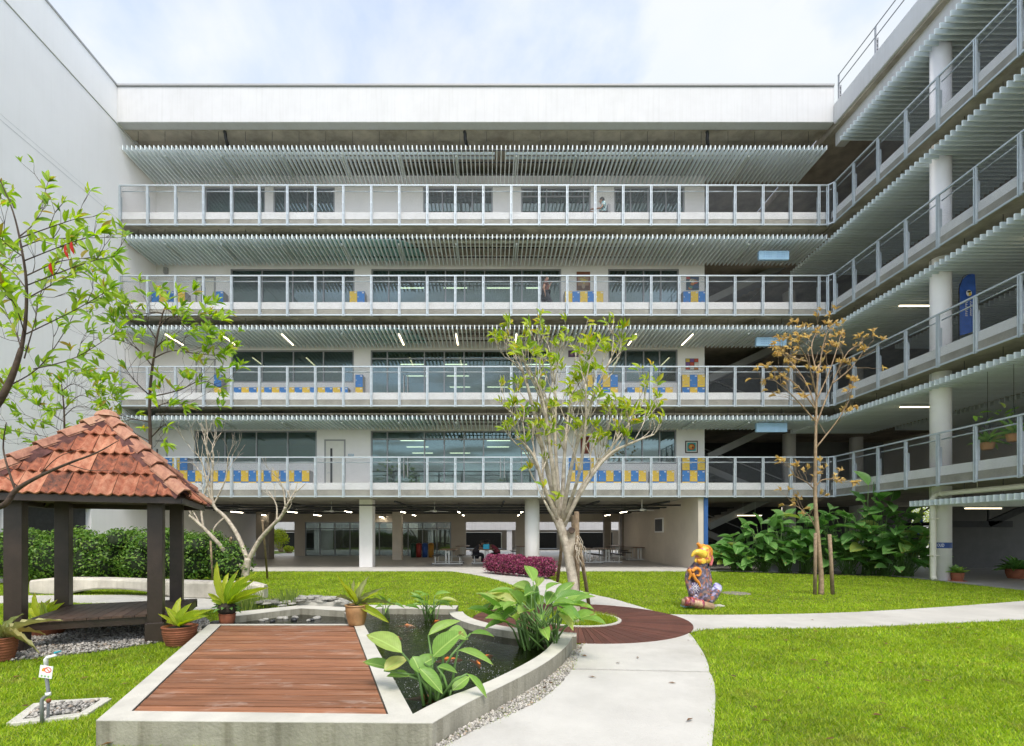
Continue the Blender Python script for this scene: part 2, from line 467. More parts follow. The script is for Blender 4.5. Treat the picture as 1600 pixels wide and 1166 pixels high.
def window(parent, x0, x1, z0, z1, mull, transom=None, y=WY, glass='glass', pulls=()):
    """frame part with mullion and pane sub-parts; the glass sits behind the frame face"""
    f = MB(); t = .07; yy = y + .03
    f.box(x0, yy, z1-t, x1, yy+.09, z1); f.box(x0, yy, z0, x1, yy+.09, z0+t)
    f.box(x0, yy, z0+t, x0+t, yy+.09, z1-t); f.box(x1-t, yy, z0+t, x1, yy+.09, z1-t)
    if transom: f.box(x0+t, yy+.012, transom-.03, x1-t, yy+.078, transom+.03)
    fr = f.build('window', M['frame'], parent)
    xs = [x0+t] + list(mull) + [x1-t]
    for m_ in mull:
        MB().box(m_-.03, yy-.008, z0+t, m_+.03, yy+.085, z1-t).build('mullion', M['frame'], fr)
    for a, b in zip(xs[:-1], xs[1:]):
        MB().box(a+.005, yy+.04, z0+t-.01, b-.005, yy+.05, z1-t+.01).build('pane', M[glass], fr)
    for px in pulls:
        MB().tube([(px, yy-.03, z0+.75), (px, yy-.03, z0+1.75)], .02, 6).build('pull_handle', M['whiteplain'], fr)
    return fr

def door(parent, x0, x1, z0, z1, y=WY):
    d = MB(); d.box(x0, y-.03, z0, x0+.07, y+.05, z1); d.box(x1-.07, y-.03, z0, x1, y+.05, z1); d.box(x0+.07, y-.03, z1-.07, x1-.07, y+.05, z1)
    dr = d.build('door', M['lockgrey'], parent)
    MB().box(x0+.07, y-.012, z0+.01, x1-.07, y+.04, z1-.07).build('door_leaf', M['doorw'], dr)
    w = (x1-x0)
    MB().box(x0+.28*w, y-.02, z0+.25, x0+.38*w, y-.012, z1-.42).build('vision_panel', M['steel'], dr)
    MB().tube([(x0+.17*w, y-.02, z0+1.0),(x0+.17*w, y-.06, z0+1.0),(x0+.30*w, y-.06, z0+1.0)], .012, 6).build('handle', M['rail'], dr)

block = thing('school_building', 'long white school block with four open galleries across the back of the courtyard', 'school building', (0, 22, 0))

# ---- shared meshes
def blade_mesh(L, along_y=True):
    b = MB(); w, h = .038, .185
    if along_y: b.box(-w/2, 0, 0, w/2, L, h)
    else: b.box(0, -w/2, 0, L, w/2, h)
    me = b.mesh('louvre_blade'); me.materials.append(M['alu']); return me
BL_Y = blade_mesh(2.08); BL_X = blade_mesh(3.9, False)
def post_mesh():
    b = MB()
    b.box(-.048, -.03, -1.70, -.012, .03, 0); b.box(.012, -.03, -1.70, .048, .03, 0)
    for z in (-.25, -.7, -1.15, -1.55): b.box(-.012, -.012, z-.04, .012, .012, z+.04)
    b.box(-.05, .03, -1.64, .05, .13, -1.48); b.box(-.03, .032, -1.25, .03, .11, -.42)
    me = b.mesh('post'); me.materials.append(M['rail']); return me
POST = post_mesh()
PANEL = {}
def panel_mesh(w):
    k = round(w, 3)
    if k not in PANEL:
        b = MB()
        b.box(.05, -.022, -1.70, w-.05, .022, -1.645)
        b.box(.055, -.004, -1.645, w-.055, .004, -.06, 1)
        me = b.mesh('mesh_panel'); me.materials.append(M['rail']); me.materials.append(M['mesh']); PANEL[k] = me
    return PANEL[k]

def put(name, me, parent, loc, rz=0):
    o = link(name, me, parent); o.location = loc; o.rotation_euler = (0, 0, rz)
    return o

def railing(parent, pts, zt, inward):
    """top rail and handrail with posts and expanded-metal panels as sub-parts"""
    b = MB(); inward = Vector(inward)
    for p, q in zip(pts[:-1], pts[1:]):
        p, q = Vector((*p, 0)), Vector((*q, 0))
        b.bar(p + Vector((0,0,zt-.027)), q + Vector((0,0,zt-.027)), .065, .048)
        dd = (q-p).normalized()*.06
        b.tube([p+dd+inward*.07+Vector((0,0,zt-.235)), q-dd+inward*.07+Vector((0,0,zt-.235))], .022, 6)
    r = b.build('railing', M['rail'], parent)
    for i, p in enumerate(pts):
        rz = 0
        j = min(i, len(pts)-2)
        d = Vector(pts[j+1]) - Vector(pts[j]); rz = math.atan2(d.y, d.x)
        put('post', POST, r, (p[0], p[1], zt-.054), rz)
        if i < len(pts)-1:
            put('mesh_panel', panel_mesh(d.length), r, (p[0], p[1], zt-.03), rz)
    return r

# ---- galleries of the back block
FL = {
 0: dict(win=[(320,414,292,None,[364],None),(427,523,292,None,[445,480],None),(661,770,292,None,[691,738,757],None),
              (814,923,292,None,[843,854,912],306),(959.5,1070,292,None,[985.5,1013,1041],None)], doors=[]),
 1: dict(win=[(360,554,420,None,[409,457,505],None),(580,877,420,None,[607,665,696,726,757,815.5,846],None),
              (950,1061,420,None,[977.5,1006,1033],None)], doors=[(306,337,433)]),
 2: dict(win=[(361,553,547,598,[409,458,505],None),(579,862,547,None,[605,663,694,725,755.5,812,843],560),
              (951,1059,546,598,[978,1006,1031],None)], doors=[(306,337,561)]),
 3: dict(win=[(303.5,495,673,724,[351,400,449],None),(579,838,673,None,[605,663,694,725,755.5,815],686),
              (949,1057,671.5,725,[978,1004,1031],None)], doors=[(507,540,687),(238,262,688)]),
}
nblade = 0
for k, zt in enumerate(ZT):
    zf = zt - 1.40; zc = zt + 2.18
    # slab with edge beam
    s = MB(); s.box(XL, 20.85, zt-1.70, XR, 34.3, zf)
    s.box(XL, 20.86, zt-1.72, XR, 21.15, zt-1.70)
    s.build('floor_slab', M['soffit'] if k < 3 else M['concrete'], block)
    MB().box(XL, 20.79, zt-1.41, XR-.05, 20.95, zt-1.11).build('kerb', M['kerbpaint'], block)
    MB().box(XL, 20.80, zt-1.69, XR-.05, 20.848, zt-1.412).build('slab_edge', M['concrete'], block)
    holes = []
    for (a, b_, yt, yb, mu, tr) in FL[k]['win']:
        z0 = zf + .02 if yb is None else ZW(yb)
        if k == 0: z0 = zf + .55
        holes.append((XW(a), XW(b_), z0, ZW(yt)))
    for (a, b_, yt) in FL[k]['doors']:
        holes.append((XW(a), XW(b_), zf, ZW(yt)))
    w = MB(); strip_wall(XL, XB, zf, zc, WY, WY+.14, holes, w)
    w.build('gallery_wall', M['wallwhite'], block)
    for (a, b_, yt, yb, mu, tr), h in zip(FL[k]['win'], holes):
        big = (b_ - a) > 240
        window(block, h[0], h[1], h[2], h[3], [XW(m_) for m_ in mu], ZW(tr) if tr else None,
               glass='glassc' if big else 'glass',
               pulls=[XW(p) for p in (631, 637, 782, 788)] if big and k > 1 else ())
    for (a, b_, yt) in FL[k]['doors']:
        door(block, XW(a), XW(b_), zf, ZW(yt))
    # room shell behind
    rm = MB(); rm.box(XL, 30, zf, XB, 30.12, zc); rm.box(XL, WY+.14, zf, XL+.1, 30, zc); rm.box(XB-.14, WY+.14, zf, XB, 30, zc)
    for xx in (-6.2, 3.6): rm.box(xx, WY+.16, zf, xx+.12, 29.99, zc)
    rm.build('room_wall', M['room'], block)
    # railing
    pts = [(XL + .02 + i*1.1985, RY) for i in range(26)] + [(14.46, RY), (14.62, 20.5)]
    railing(block, pts, zt, (0, 1, 0))
    # louvres
    zl = zt + 3.88 - 2.28
    if k == 0: zl = 18.10
    c = MB()
    for yy in (21.05, 21.75, 22.5): c.box(XL+.02, yy-.02, zl+.187, XR-.15, yy+.02, zl+.225)
    for i in range(26):
        xx = XL + .6 + i*1.165
        ztop = zc if k else 19.08
        c.tube([(xx, 21.0, zl+.22), (xx, 21.0, ztop)], .008, 4, cap=False)
    ls = c.build('louvre_screen', [M['steel']], block)
    n = 159
    if k < 2:
        for i in range(n):
            put('louvre_blade', BL_Y, ls, (XL + .1 + i*.1915, 20.76, zl))
    else:
        b = MB()
        for i in range(n):
            x = XL + .1 + i*.1915
            b.box(x-.019, 20.76, zl, x+.019, 22.84, zl+.185)
        tag(b.build('louvre_blade', M['alu'], ls), kind='stuff')
    # services in the void above the louvres
    if k:
        zp = zc - .22
        pb = MB()
        for yy, rr, dz in ((21.25, .045, 0), (21.55, .06, -.02), (22.0, .05, .03)):
            pb.tube([(XL+1.2, yy, zp+dz), (XR-.6, yy, zp+dz)], rr, 8)
        for i in range(13): pb.box(XL+1.9+i*2.33, 21.1, zp-.10, XL+1.96+i*2.33, 22.2, zp-.07)
        pb.build('pipe', M['pvc'] if k == 1 else M['soffit'], block)
        tp = MB()
        t_end = -4.4 if k != 3 else -3.9
        arc = [(t_end + 1.4*math.sin(a*math.pi/16), 22.85 - 1.65*math.cos(a*math.pi/16)) for a in range(9)]
        tp.prism([(XL+.02, 21.2)] + arc + [(XL+.02, 22.85)], zl+.228, zl+.26)
        tp.build('ceiling_panel', M['teal'], block)
    else:
        pb = MB()
        for yy in (21.55, 21.8): pb.tube([(XL+1.5, yy, zl+.45), (0.2, yy, zl+.45), ], .055, 8)
        for yy in (21.55, 21.8): pb.tube([(.7, yy, zl+.45), (12.6, yy, zl+.45)], .055, 8)
        pb.build('pipe', M['alu'], block)
# roof parapet and its deep edge beam
MB().box(XL, 20.55, 19.10, XR+.04, 20.95, 20.62).build('parapet', M['white'], block, bevel=.02)
MB().box(XL, 20.50, 20.622, XR+.02, 21.02, 20.70).build('parapet_cap', M['lockgrey'], block)
e = MB(); e.box(XL, 20.952, 19.08, XR, 21.5, 19.4); e.box(XL, 21.5, 19.2, XR, 34.3, 19.5)
e.build('roof_slab', M['soffit'], block)
wr = MB(); wr.box(XL, WY, zf + 0, XL+.01, WY+.01, zf+.01)
for px in (354, 727, 1104):
    d = MB(); x = XW(px, 21.1); d.tube([(x-.03, 21.0, 19.08), (x, 21.0, 18.98), (x, 21.05, 18.80), (x+.06, 21.1, 18.55)], .07, 8)
    d.build('rainwater_outlet', M['black'], block)

# ---- undercroft: columns, back wall, side wall
UY = 34.0
def XU(px, y=UY): return (px - CX) * y / F
uw = MB()
segs = [(187,240,0),(240,300,1),(300,318,0),(318,332,0),(332,414,1),(414,416,0),(416,460,1),(460,476,0),(476,570,2),(570,705,2),(705,728,0),
        (728,806,1),(806,826,0),(826,944,1),(944,955,0),(955,985,3),(985,1001,0)]
zo = 2.42
for a, b_, t in segs:
    if t == 0: uw.box(XU(a), UY, 0, XU(b_), UY+.25, zo)
uw.box(XL, UY, zo, 10.2, UY+.25, 3.22)
uw.build('undercroft_wall', M['beige'], block)
MB().box(9.02, 20.95, 0, 9.25, UY, 3.2).build('side_wall', M['beige'], block)
MB().box(9.252, 20.9, 0, 9.42, 21.0, 3.2).build('side_panel', M['bluepaint'], block)
for a, b_ in ((476,570),(570,705)):
    x0, x1 = XU(a), XU(b_)
    nm = 3 if a < 500 else 5
    window(block, x0+.01, x1-.01, .02, zo-.01, [x0+(x1-x0)*i/(nm+1) for i in range(1, nm+1)], 1.95, y=UY, glass='glassg')
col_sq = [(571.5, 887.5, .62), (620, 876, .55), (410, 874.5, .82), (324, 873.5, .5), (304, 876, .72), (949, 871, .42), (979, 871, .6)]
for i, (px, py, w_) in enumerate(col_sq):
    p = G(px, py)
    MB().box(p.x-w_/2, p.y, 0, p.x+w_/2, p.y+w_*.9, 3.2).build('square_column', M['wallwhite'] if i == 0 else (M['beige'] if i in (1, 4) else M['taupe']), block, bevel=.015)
p = G(834, 890)
MB().lathe([(.34, 0), (.34, 3.2)], 28, (p.x, 22.4, 0)).build('round_column', M['wallwhite'], block)
# services under the undercroft ceiling
pp = MB()
for x in (-13.5, -9.4, -4.2, .6, 4.8, 7.9): pp.tube([(x, 21.3, 3.02), (x, 33.6, 3.02)], .05, 6)
for y in (22.6, 25.4, 28.2, 31.0): pp.tube([(XL+.2, y, 2.93), (8.9, y, 2.93)], .04 + .015*(y > 25), 6)
for y in (24.1, 27.2, 30.1): pp.box(XL+.3, y, 2.88, 8.8, y+.22, 2.94)
pp.build('ceiling_service_pipe', M['steel'], block)

# ---- stair bay
st = MB()
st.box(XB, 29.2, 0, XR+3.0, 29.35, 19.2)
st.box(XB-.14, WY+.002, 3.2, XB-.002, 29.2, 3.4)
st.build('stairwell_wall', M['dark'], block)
for k, zt in enumerate(ZT[1:] + [1.02 + .0]):
    zf = zt - 1.40 if k < 3 else 0
    b = MB()
    n = 12; x0, x1 = 15.6, 10.9
    rise = 1.94
    for i in range(n):
        xa = x0 + (x1-x0)*i/n; xb = x0 + (x1-x0)*(i+1)/n
        za = zf + rise*i/n; zb = zf + rise*(i+1)/n
        b.box(xb, 26.2, zb-.17, xa, 27.7, zb)
    b.bar((x0, 26.1, zf+.02), (x1, 26.1, zf+rise+.02), .06, .34)
    b.bar((x0+.2, 26.1, zf+1.0), (x1, 26.1, zf+rise+1.0), .05, .05)
    n2 = 12
    for i in range(n2):
        xa = 10.9 + (15.0-10.9)*i/n2; xb = 10.9 + (15.0-10.9)*(i+1)/n2
        zb = zf + rise + 1.94*(i+1)/n2
        b.box(xa, 24.2, zb-.17, xb, 25.7, zb)
    b.bar((10.9, 24.1, zf+rise), (15.0, 24.1, zf+2*rise), .06, .34)
    b.box(10.3, 24.2, zf+rise-.15, 10.9, 27.7, zf+rise)
    b.build('stair', M['grey'], block)
    MB().box(10.35, 25.8, zf, 10.42, 28.8, zf+3.2 if k < 3 else 3.0).build('stair_side_wall', M['bluepaint'] if k < 3 else M['grey'], block)

# ================================================================ LEFT BLOCK
lb = thing('white_block', 'tall blank white block along the left edge of the courtyard', 'building', (-18, 10, 0))
w = MB()
w.box(-26, -6, 2.62, XL, 34.3, 19.02)
w.box(-26, 19.25, 0, XL, 34.3, 2.62); w.box(-26, -6, 0, XL, 6, 2.62)
w.build('wall', M['whitewall'], lb)
MB().box(-26, -6, 19.06, XL+.03, 34.3, 20.62).build('parapet', M['whitewall'], lb)
MB().box(-26, -6, 20.622, XL+.06, 34.3, 20.70).build('parapet_cap', M['lockgrey'], lb)
MB().box(-26, -6, 19.021, XL-.05, 34.3, 19.059).build('groove', M['steel'], lb)
MB().box(-16.3, 6, 0, -16.12, 19.25, 2.62).build('screen_panel', M['steel'], lb)
for y in (9.2, 12.4, 15.8): MB().box(-16.11, y, 0, -15.86, y+.35, 2.62).build('column', M['white'], lb)

for zz, hh in ((15.02, .030), (15.22, .010)):
    MB().box(XL, -6, zz, XL+.004, 20.6, zz+hh).build('wall_joint', M['kerbpaint'], lb)
# ================================================================ RIGHT WING
rw = thing('gallery_wing', 'white gallery wing with louvred ceilings and round columns on the right', 'school building', (18, 14, 0))
Y0 = 3.6
for k, zt in enumerate(ZT):
    zf = zt - 1.40
    b = MB(); b.box(XR+.10, Y0, zt-1.70, 27, 29, zf)
    b.build('floor_slab', M['soffit'], rw)
    MB().box(XR+.06, Y0, zt-1.41, XR+.24, 20.78, zt-1.11).build('kerb', M['kerbpaint'], rw)
    MB().box(XR+.05, Y0, zt-1.69, XR+.098, 20.78, zt-1.412).build('slab_edge', M['concrete'], rw)
    pts = [(14.62, 20.5)] + [(14.62, 19.44 - 1.22*i) for i in range(13)]
    railing(rw, pts, zt, (1, 0, 0))
    w = MB(); strip = [(6, 9), (10.5, 13.5), (15.5, 19)]
    w.box(23.6, Y0, zf, 23.75, 29, zt+2.18)
    w.build('inner_wall', M['beige'] if k == 3 else M['grey'], rw)
    for ya, yb in strip:
        MB().box(23.58, ya, zf+.9, 23.598, yb, zf+2.4).build('window', M['steel'], rw)
def screen(zl, ya, yb, x0=XR+.08, me=BL_X, ztop=None):
    c = MB()
    for xx in (x0+.35, x0+1.9, x0+3.4): c.box(xx-.02, ya, zl+.187, xx+.02, yb, zl+.225)
    y = ya + .4
    while y < yb:
        c.tube([(x0+.35, y, zl+.22), (x0+.35, y, ztop)], .008, 4, cap=False); y += 1.16
    s = c.build('louvre_screen', M['steel'], rw)
    y = ya
    while y < yb:
        put('louvre_blade', me, s, (x0, y, zl)); y += .187
for k, zt in enumerate(ZT):
    zl = zt + 3.88 - 2.28 if k else 18.10
    screen(zl, 12.6, 23.8 if k else 20.3, ztop=zt+2.18 if k else 18.9)
screen(2.55, 12.6, 16.95, ztop=3.2)
# far strips of louvre beyond the column row
for k, zt in enumerate(ZT[1:]):
    b = MB(); zl = zt + 1.60
    y = 10.0
    while y < 23:
        b.box(19.2, y-.0225, zl, 23.0, y+.0225, zl+.185); y += .187
    tag(b.build('inner_louvre_row', M['alu'], rw), kind='stuff')
# roof
b = MB(); b.box(XR+.10, Y0, 18.9, 27, 29, 19.3); b.build('roof_slab', M['soffit'], rw)
MB().box(XR+.0, Y0, 18.98, XR+.5, 20.54, 19.85).build('roof_edge_beam', M['white'], rw, bevel=.03)
MB().box(XR+.32, Y0, 18.32, XR+.72, 20.9, 18.978).build('roof_lower_beam', M['white'], rw, bevel=.02)
r = MB()
for p, q in (((14.75, 20.5), (14.75, Y0)),):
    for z in (21.02, 20.62): r.tube([(p[0], p[1], z), (q[0], q[1], z)], .022, 6)
    r.box(p[0]-.05, q[1], 19.852, p[0]+.05, p[1], 19.88)
rr = r.build('roof_railing', M['frame'], rw)
pm = MB(); pm.box(-.02, -.03, 0, .02, .03, 1.17); pm.box(.07, -.03, 0, .10, .03, .72)
for z in (.15, .32, .49, .66): pm.box(.02, -.02, z-.03, .07, .02, z+.03)
pme = pm.mesh('post'); pme.materials.append(M['frame'])
for i in range(9): put('post', pme, rr, (14.75, 20.45-1.95*i, 19.852))
# columns
for (x, y, rad) in ((15.38, 16.5, .287), (15.38, 8.6, .287), (16.45, 26.6, .32), (20.9, 27.6, .33), (20.9, 16.5, .30)):
    MB().lathe([(rad, 0), (rad, 18.9)], 36, (x, y, 0)).build('round_column', M['wallwhite'], rw)
# ground storey: dark back wall, stair, low wall behind the planting
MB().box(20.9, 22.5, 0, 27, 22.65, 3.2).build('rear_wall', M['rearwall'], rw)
MB().box(11.5, 20.3, 0, 15.2, 20.45, .62).build('low_wall', M['lockgrey'], rw)
b = MB()
b.bar((16.4, 20.4, .3), (19.0, 20.4, 2.0), .12, .26); b.bar((19.0, 20.4, 2.0), (22, 20.4, 2.0), .12, .26); b.bar((21, 20.4, 2.0), (23.5, 20.4, 3.1), .12, .26)
b.bar((16.4, 22.0, .3), (19.0, 22.0, 2.0), .12, .26)
for i in range(10):
    x = 16.5 + 2.5*i/10; z = .42 + 1.62*i/10
    b.box(x, 20.45, z, x+.28, 21.95, z+.04)
b.box(19.0, 20.4, 1.95, 21, 22.0, 2.1)
for x, z in ((17.2, .8), (19.0, 2.05), (21, 2.05)): b.box(x, 20.38, z, x+.05, 20.43, z+1.0)
b.bar((16.4, 20.4, 1.3), (19.0, 20.4, 3.0), .05, .05); b.bar((19, 20.4, 3.0), (21, 20.4, 3.0), .05, .05)
b.build('stair', M['dark'], rw)
MB().box(XR+3.0, 29.0, 3.2, 27, 29.2, 19.0).build('end_wall', M['grey'], rw)
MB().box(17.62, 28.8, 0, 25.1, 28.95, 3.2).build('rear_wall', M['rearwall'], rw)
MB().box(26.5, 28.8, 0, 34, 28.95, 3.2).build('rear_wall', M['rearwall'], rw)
# cream rainwater pipe
pz = 2.93
b = MB(); cx, cy = 14.93, 16.29
b.tube([(15.0, 6, pz+.02), (14.99, cy-.2, pz), (14.97, cy-.06, pz-.03), (cx, cy, pz-.14), (cx, cy, .2), (cx-.01, cy-.02, .12), (cx-.03, cy-.10, .03)], .085, 12)
for z in (2.1, .85): b.box(cx-.10, cy-.10, z, cx+.14, cy+.12, z+.025)
b.tube([(14.99, cy-.20, pz), (14.99, cy-.30, pz)], .098, 12)
for yy in (14.9, 12.2): b.tube([(15.02, yy, pz+.08), (15.02, yy, 3.2)], .01, 5)
b.build('rainwater_pipe', M['pvc'], rw)
# ================================================================ GROUND
def wood_mat(name, col, worn=(.55,.46,.40), wear=.5):
    m = bpy.data.materials.new(name)
    n, l = nodes_of(m); bs = n['Principled BSDF']; bs.inputs['Roughness'].default_value = .55
    tc = n.new('ShaderNodeTexCoord'); oi = n.new('ShaderNodeObjectInfo')
    mp = n.new('ShaderNodeMapping'); mp.inputs['Scale'].default_value = (1.2, 22, 8)
    l.new(tc.outputs['Object'], mp.inputs['Vector'])
    nz = n.new('ShaderNodeTexNoise'); nz.inputs['Scale'].default_value = 2.2; nz.inputs['Detail'].default_value = 8
    l.new(mp.outputs[0], nz.inputs['Vector'])
    rp = n.new('ShaderNodeValToRGB')
    c = Vector(col)
    rp.color_ramp.elements[0].position = .3; rp.color_ramp.elements[0].color = tuple(c*.62) + (1,)
    rp.color_ramp.elements[1].position = .7; rp.color_ramp.elements[1].color = tuple(c*1.22) + (1,)
    l.new(nz.outputs['Fac'], rp.inputs[0])
    mr = n.new('ShaderNodeMapRange'); mr.inputs['To Min'].default_value = .72; mr.inputs['To Max'].default_value = 1.22
    l.new(oi.outputs['Random'], mr.inputs['Value'])
    hs = n.new('ShaderNodeHueSaturation'); l.new(mr.outputs[0], hs.inputs['Value']); l.new(rp.outputs[0], hs.inputs['Color'])
    mp2 = n.new('ShaderNodeMapping'); mp2.inputs['Scale'].default_value = (1.3, 3.6, 1); mp2.inputs['Rotation'].default_value = (0,0,.25)
    l.new(tc.outputs['Object'], mp2.inputs['Vector'])
    w1 = n.new('ShaderNodeTexNoise'); w1.inputs['Scale'].default_value = 1.7; w1.inputs['Detail'].default_value = 12; w1.inputs['Roughness'].default_value = .72
    w1.inputs['Distortion'].default_value = .6
    l.new(mp2.outputs[0], w1.inputs['Vector'])
    mw = n.new('ShaderNodeMapRange'); mw.inputs['From Min'].default_value = .54; mw.inputs['From Max'].default_value = .74; mw.inputs['To Max'].default_value = wear
    l.new(w1.outputs['Fac'], mw.inputs['Value'])
    mx = n.new('ShaderNodeMix'); mx.data_type = 'RGBA'; mx.inputs['B'].default_value = tuple(worn) + (1,)
    l.new(mw.outputs[0], mx.inputs['Factor']); l.new(hs.outputs[0], mx.inputs['A'])
    l.new(mx.outputs['Result'], bs.inputs['Base Color'])
    b = n.new('ShaderNodeBump'); b.inputs['Strength'].default_value = .35; b.inputs['Distance'].default_value = .01
    l.new(nz.outputs['Fac'], b.inputs['Height']); l.new(b.outputs[0], bs.inputs['Normal'])
    return m
M['deck'] = wood_mat('brown_deck_timber', (.29,.122,.060), (.60,.48,.40), .52)
M['deck2'] = wood_mat('dark_red_timber', (.125,.045,.030), (.30,.20,.16), .35)
M['darkwood'] = mat('dark_stained_timber', (.035,.022,.017), .38, .3, 4, .15, 60, stain=.2)
M['bench'] = wood_mat('bench_timber', (.075,.042,.028), (.16,.12,.10), .35)
M['lawnsoil'] = mat('lawn_base', (.12,.17,.012), .95, .3, 6)
M['gravel'] = leaf_mat('gravel_stone', (.16,.15,.13), (.52,.49,.44), (.30,.22,.15), 0.0, .8)
M['gravelbase'] = mat('gravel_bed', (.22,.20,.17), .95, .5, 60)
M['soil'] = mat('garden_soil', (.045,.035,.025), .95, .3, 12, .5, 30)
M['slate'] = mat('slate_stone', (.30,.29,.26), .7, .3, 8, .3, 30, rand=.35)
M['darkslate'] = mat('dark_slate', (.035,.036,.038), .5, .3, 8, .3, 30, rand=.3)
M['terracotta'] = mat('terracotta', (.26,.085,.040), .75, .2, 9, .15, 50, stain=.25)
M['tanpot'] = mat('tan_glazed_clay', (.36,.20,.085), .45, .25, 5, .1, 40, stain=.4)

def sheet(name, poly, z, m, kind='structure', parent=None, th=None):
    b = MB()
    if th: b.prism([(p[0], p[1]) for p in poly], z-th, z)
    else:
        pl = [(p[0], p[1], z) for p in poly]
        if sum(pl[i][0]*pl[(i+1)%len(pl)][1]-pl[(i+1)%len(pl)][0]*pl[i][1] for i in range(len(pl))) < 0: pl.reverse()
        b.add(pl, [tuple(range(len(pl)))])
    o = b.build(name, m, parent)
    if parent is None: tag(o, kind=kind)
    return o
def GP(pts, z=0.0): return [(G(x, y, z).x, G(x, y, z).y) for x, y in pts]
def smooth(pts, n=4):
    out = []
    for i in range(len(pts)-1):
        p0 = pts[max(0,i-1)]; p1 = pts[i]; p2 = pts[i+1]; p3 = pts[min(len(pts)-1,i+2)]
        for k in range(n):
            t = k/n
            out.append(tuple(.5*((2*p1[j])+(-p0[j]+p2[j])*t+(2*p0[j]-5*p1[j]+4*p2[j]-p3[j])*t*t+(-p0[j]+3*p1[j]-3*p2[j]+p3[j])*t**3) for j in (0,1)))
    return out + [tuple(pts[-1])]

lawn_poly = [(-15.8,-6),(14.9,-6),(14.95,14.6),(15.1,16.9),(14.6,17.9),(8.6,20.6),(-15.8,20.6)]
sheet('lawn', lawn_poly, 0.0, M['lawnsoil'])
sheet('pavement', [(-15.85,20.5),(9.6,20.5),(9.6,36.5),(-15.85,36.5)], .03, M['floor'], th=.2)
sheet('concrete_apron', [(-15.85,20.3),(9.6,20.3),(9.6,22.6),(-15.85,22.6)], .036, M['paving'], th=.2)
sheet('wing_floor', [(14.96,-6),(27,-6),(27,29),(9.7,29),(9.7,20.6),(15.12,18.9),(15.12,16.9),(14.97,14.6)], .026, M['floor'], th=.2)
sheet('planting_bed', [(8.7,20.55),(14.65,17.95),(15.05,17.0),(15.1,18.85),(9.8,20.58)], .012, M['soil'], th=.1)

# paths
PL = smooth([(690,1172),(701.7,1166),(759.5,1135.6),(809,1114.6),(848.7,1093.6),(875,1070),(896,1043.7),(910,1009.6)], 3)
PR = smooth([(1112,1172),(1117,1116),(1117,1077),(1109.6,1051.5),(1100.6,1025.8),(1082.6,997.5),(1073,988)], 3)
GL, GR = GP(PL), GP(PR)
front = [(-.9,-3), (1.75,-3)] 
def cut(pl, a, b_):   # part of a pixel polyline between two image rows
    return [p for p in pl if a <= p[1] <= b_]
jl, jr = (891,1047.5), (1108.5,1052.5)
path_poly = [(-.6,-3.2)] + GP(PL) + GP([(960,985)]) + GP(PR[::-1]) + [(1.72,-3.2)]
path = sheet('path', path_poly, .004, M['gravelbase'])
s1 = [(-.55,-3),(1.68,-3)] + GP([p for p in PR if p[1] > 1054]) + GP([(1108.8,1053.6),(890.2,1049.0)]) + GP([p for p in reversed(PL) if p[1] > 1049.2])
s2 = GP([(891.8,1047.0),(1108.3,1052.0)]) + GP([p for p in PR if p[1] < 1051]) + GP([(1040,985),(970,1000),(910,1005)]) + GP([p for p in reversed(PL) if 1008 < p[1] < 1046])
sheet('paving_slab', s1, .020, M['paving'], parent=path, th=.06)
sheet('paving_slab', s2, .020, M['paving'], parent=path, th=.06)
p_right = smooth([(1040,961),(1131,962),(1300,959),(1450,951),(1600,940),(1750,926)], 4)
p_right_l = smooth([(1790,958),(1600,969),(1450,976),(1300,982),(1131.5,982.6),(1075,989)], 4)
rp_poly = GP(p_right + p_right_l + [(1020,985)])
sheet('side_path', rp_poly, .016, M['paving'], th=.06)
bp_l = smooth([(690,891.2),(757,902),(812,919),(846,938),(868,960)], 4)
bp_r = smooth([(1050,964),(1036,960),(964,938),(920.6,928),(868,909.5),(852,900),(850,891.2)], 4)
bp_poly = GP(bp_l + [(960,985)] + bp_r)
sheet('back_path', bp_poly, .012, M['paving'], th=.06)
lp_poly = GP(smooth([(-260,936),(0,932),(120,931),(250,931),(330,937)], 3) + smooth([(345,952),(300,955),(250,946),(100,943),(0,944),(-260,950)], 3))
sheet('left_path', lp_poly, .016, M['paving'], th=.06)

# ---- round timber deck
DC, DR, TR = Vector((1.62, 8.88)), 1.95, .70
rd = thing('round_deck', 'round dark red timber deck laid flush around the tree pit', 'deck', (DC.x, DC.y, 0))
b = MB()
ring = lambda r, a: (DC.x + r*math.cos(a), DC.y + r*math.sin(a))
N = 104
b.prism([ring(DR-.01, 2*math.pi*i/64) for i in range(64)], -.02, .0175)
b.build('deck_base', M['black'], rd)
for i in range(N):
    a0, a1 = 2*math.pi*i/N, 2*math.pi*(i+1)/N
    am = (a0+a1)/2; g_ = .006
    t0 = Vector((-math.sin(am), math.cos(am)))
    q = []
    for r_, h_ in ((TR+.07, a0), (DR, a0), (DR, a1), (TR+.07, a1)):
        sgn = 1 if h_ == a0 else -1
        v = Vector(ring(r_, h_)) + t0*g_/2*sgn
        q.append((v.x - DC.x, v.y - DC.y))
    # local x along the plank
    rot = Matrix.Rotation(-am, 2)
    ql = [tuple(rot @ Vector(p)) for p in q]
    pb = MB(); pb.prism(ql, -.015, .003*R.random())
    me = pb.mesh('plank'); me.materials.append(M['deck2'])
    o = put('plank', me, rd, (DC.x, DC.y, .030), am)
b = MB()
for i in range(48):
    a0, a1 = 2*math.pi*i/48, 2*math.pi*(i+1)/48
    b.prism([ring(TR, a0), ring(TR+.065, a0), ring(TR+.065, a1), ring(TR, a1)], -.02, .045)
b.build('pit_kerb', M['coping'], rd)
sheet('tree_pit', [ring(TR-.002, 2*math.pi*i/40) for i in range(40)], .022, M['lawnsoil'])

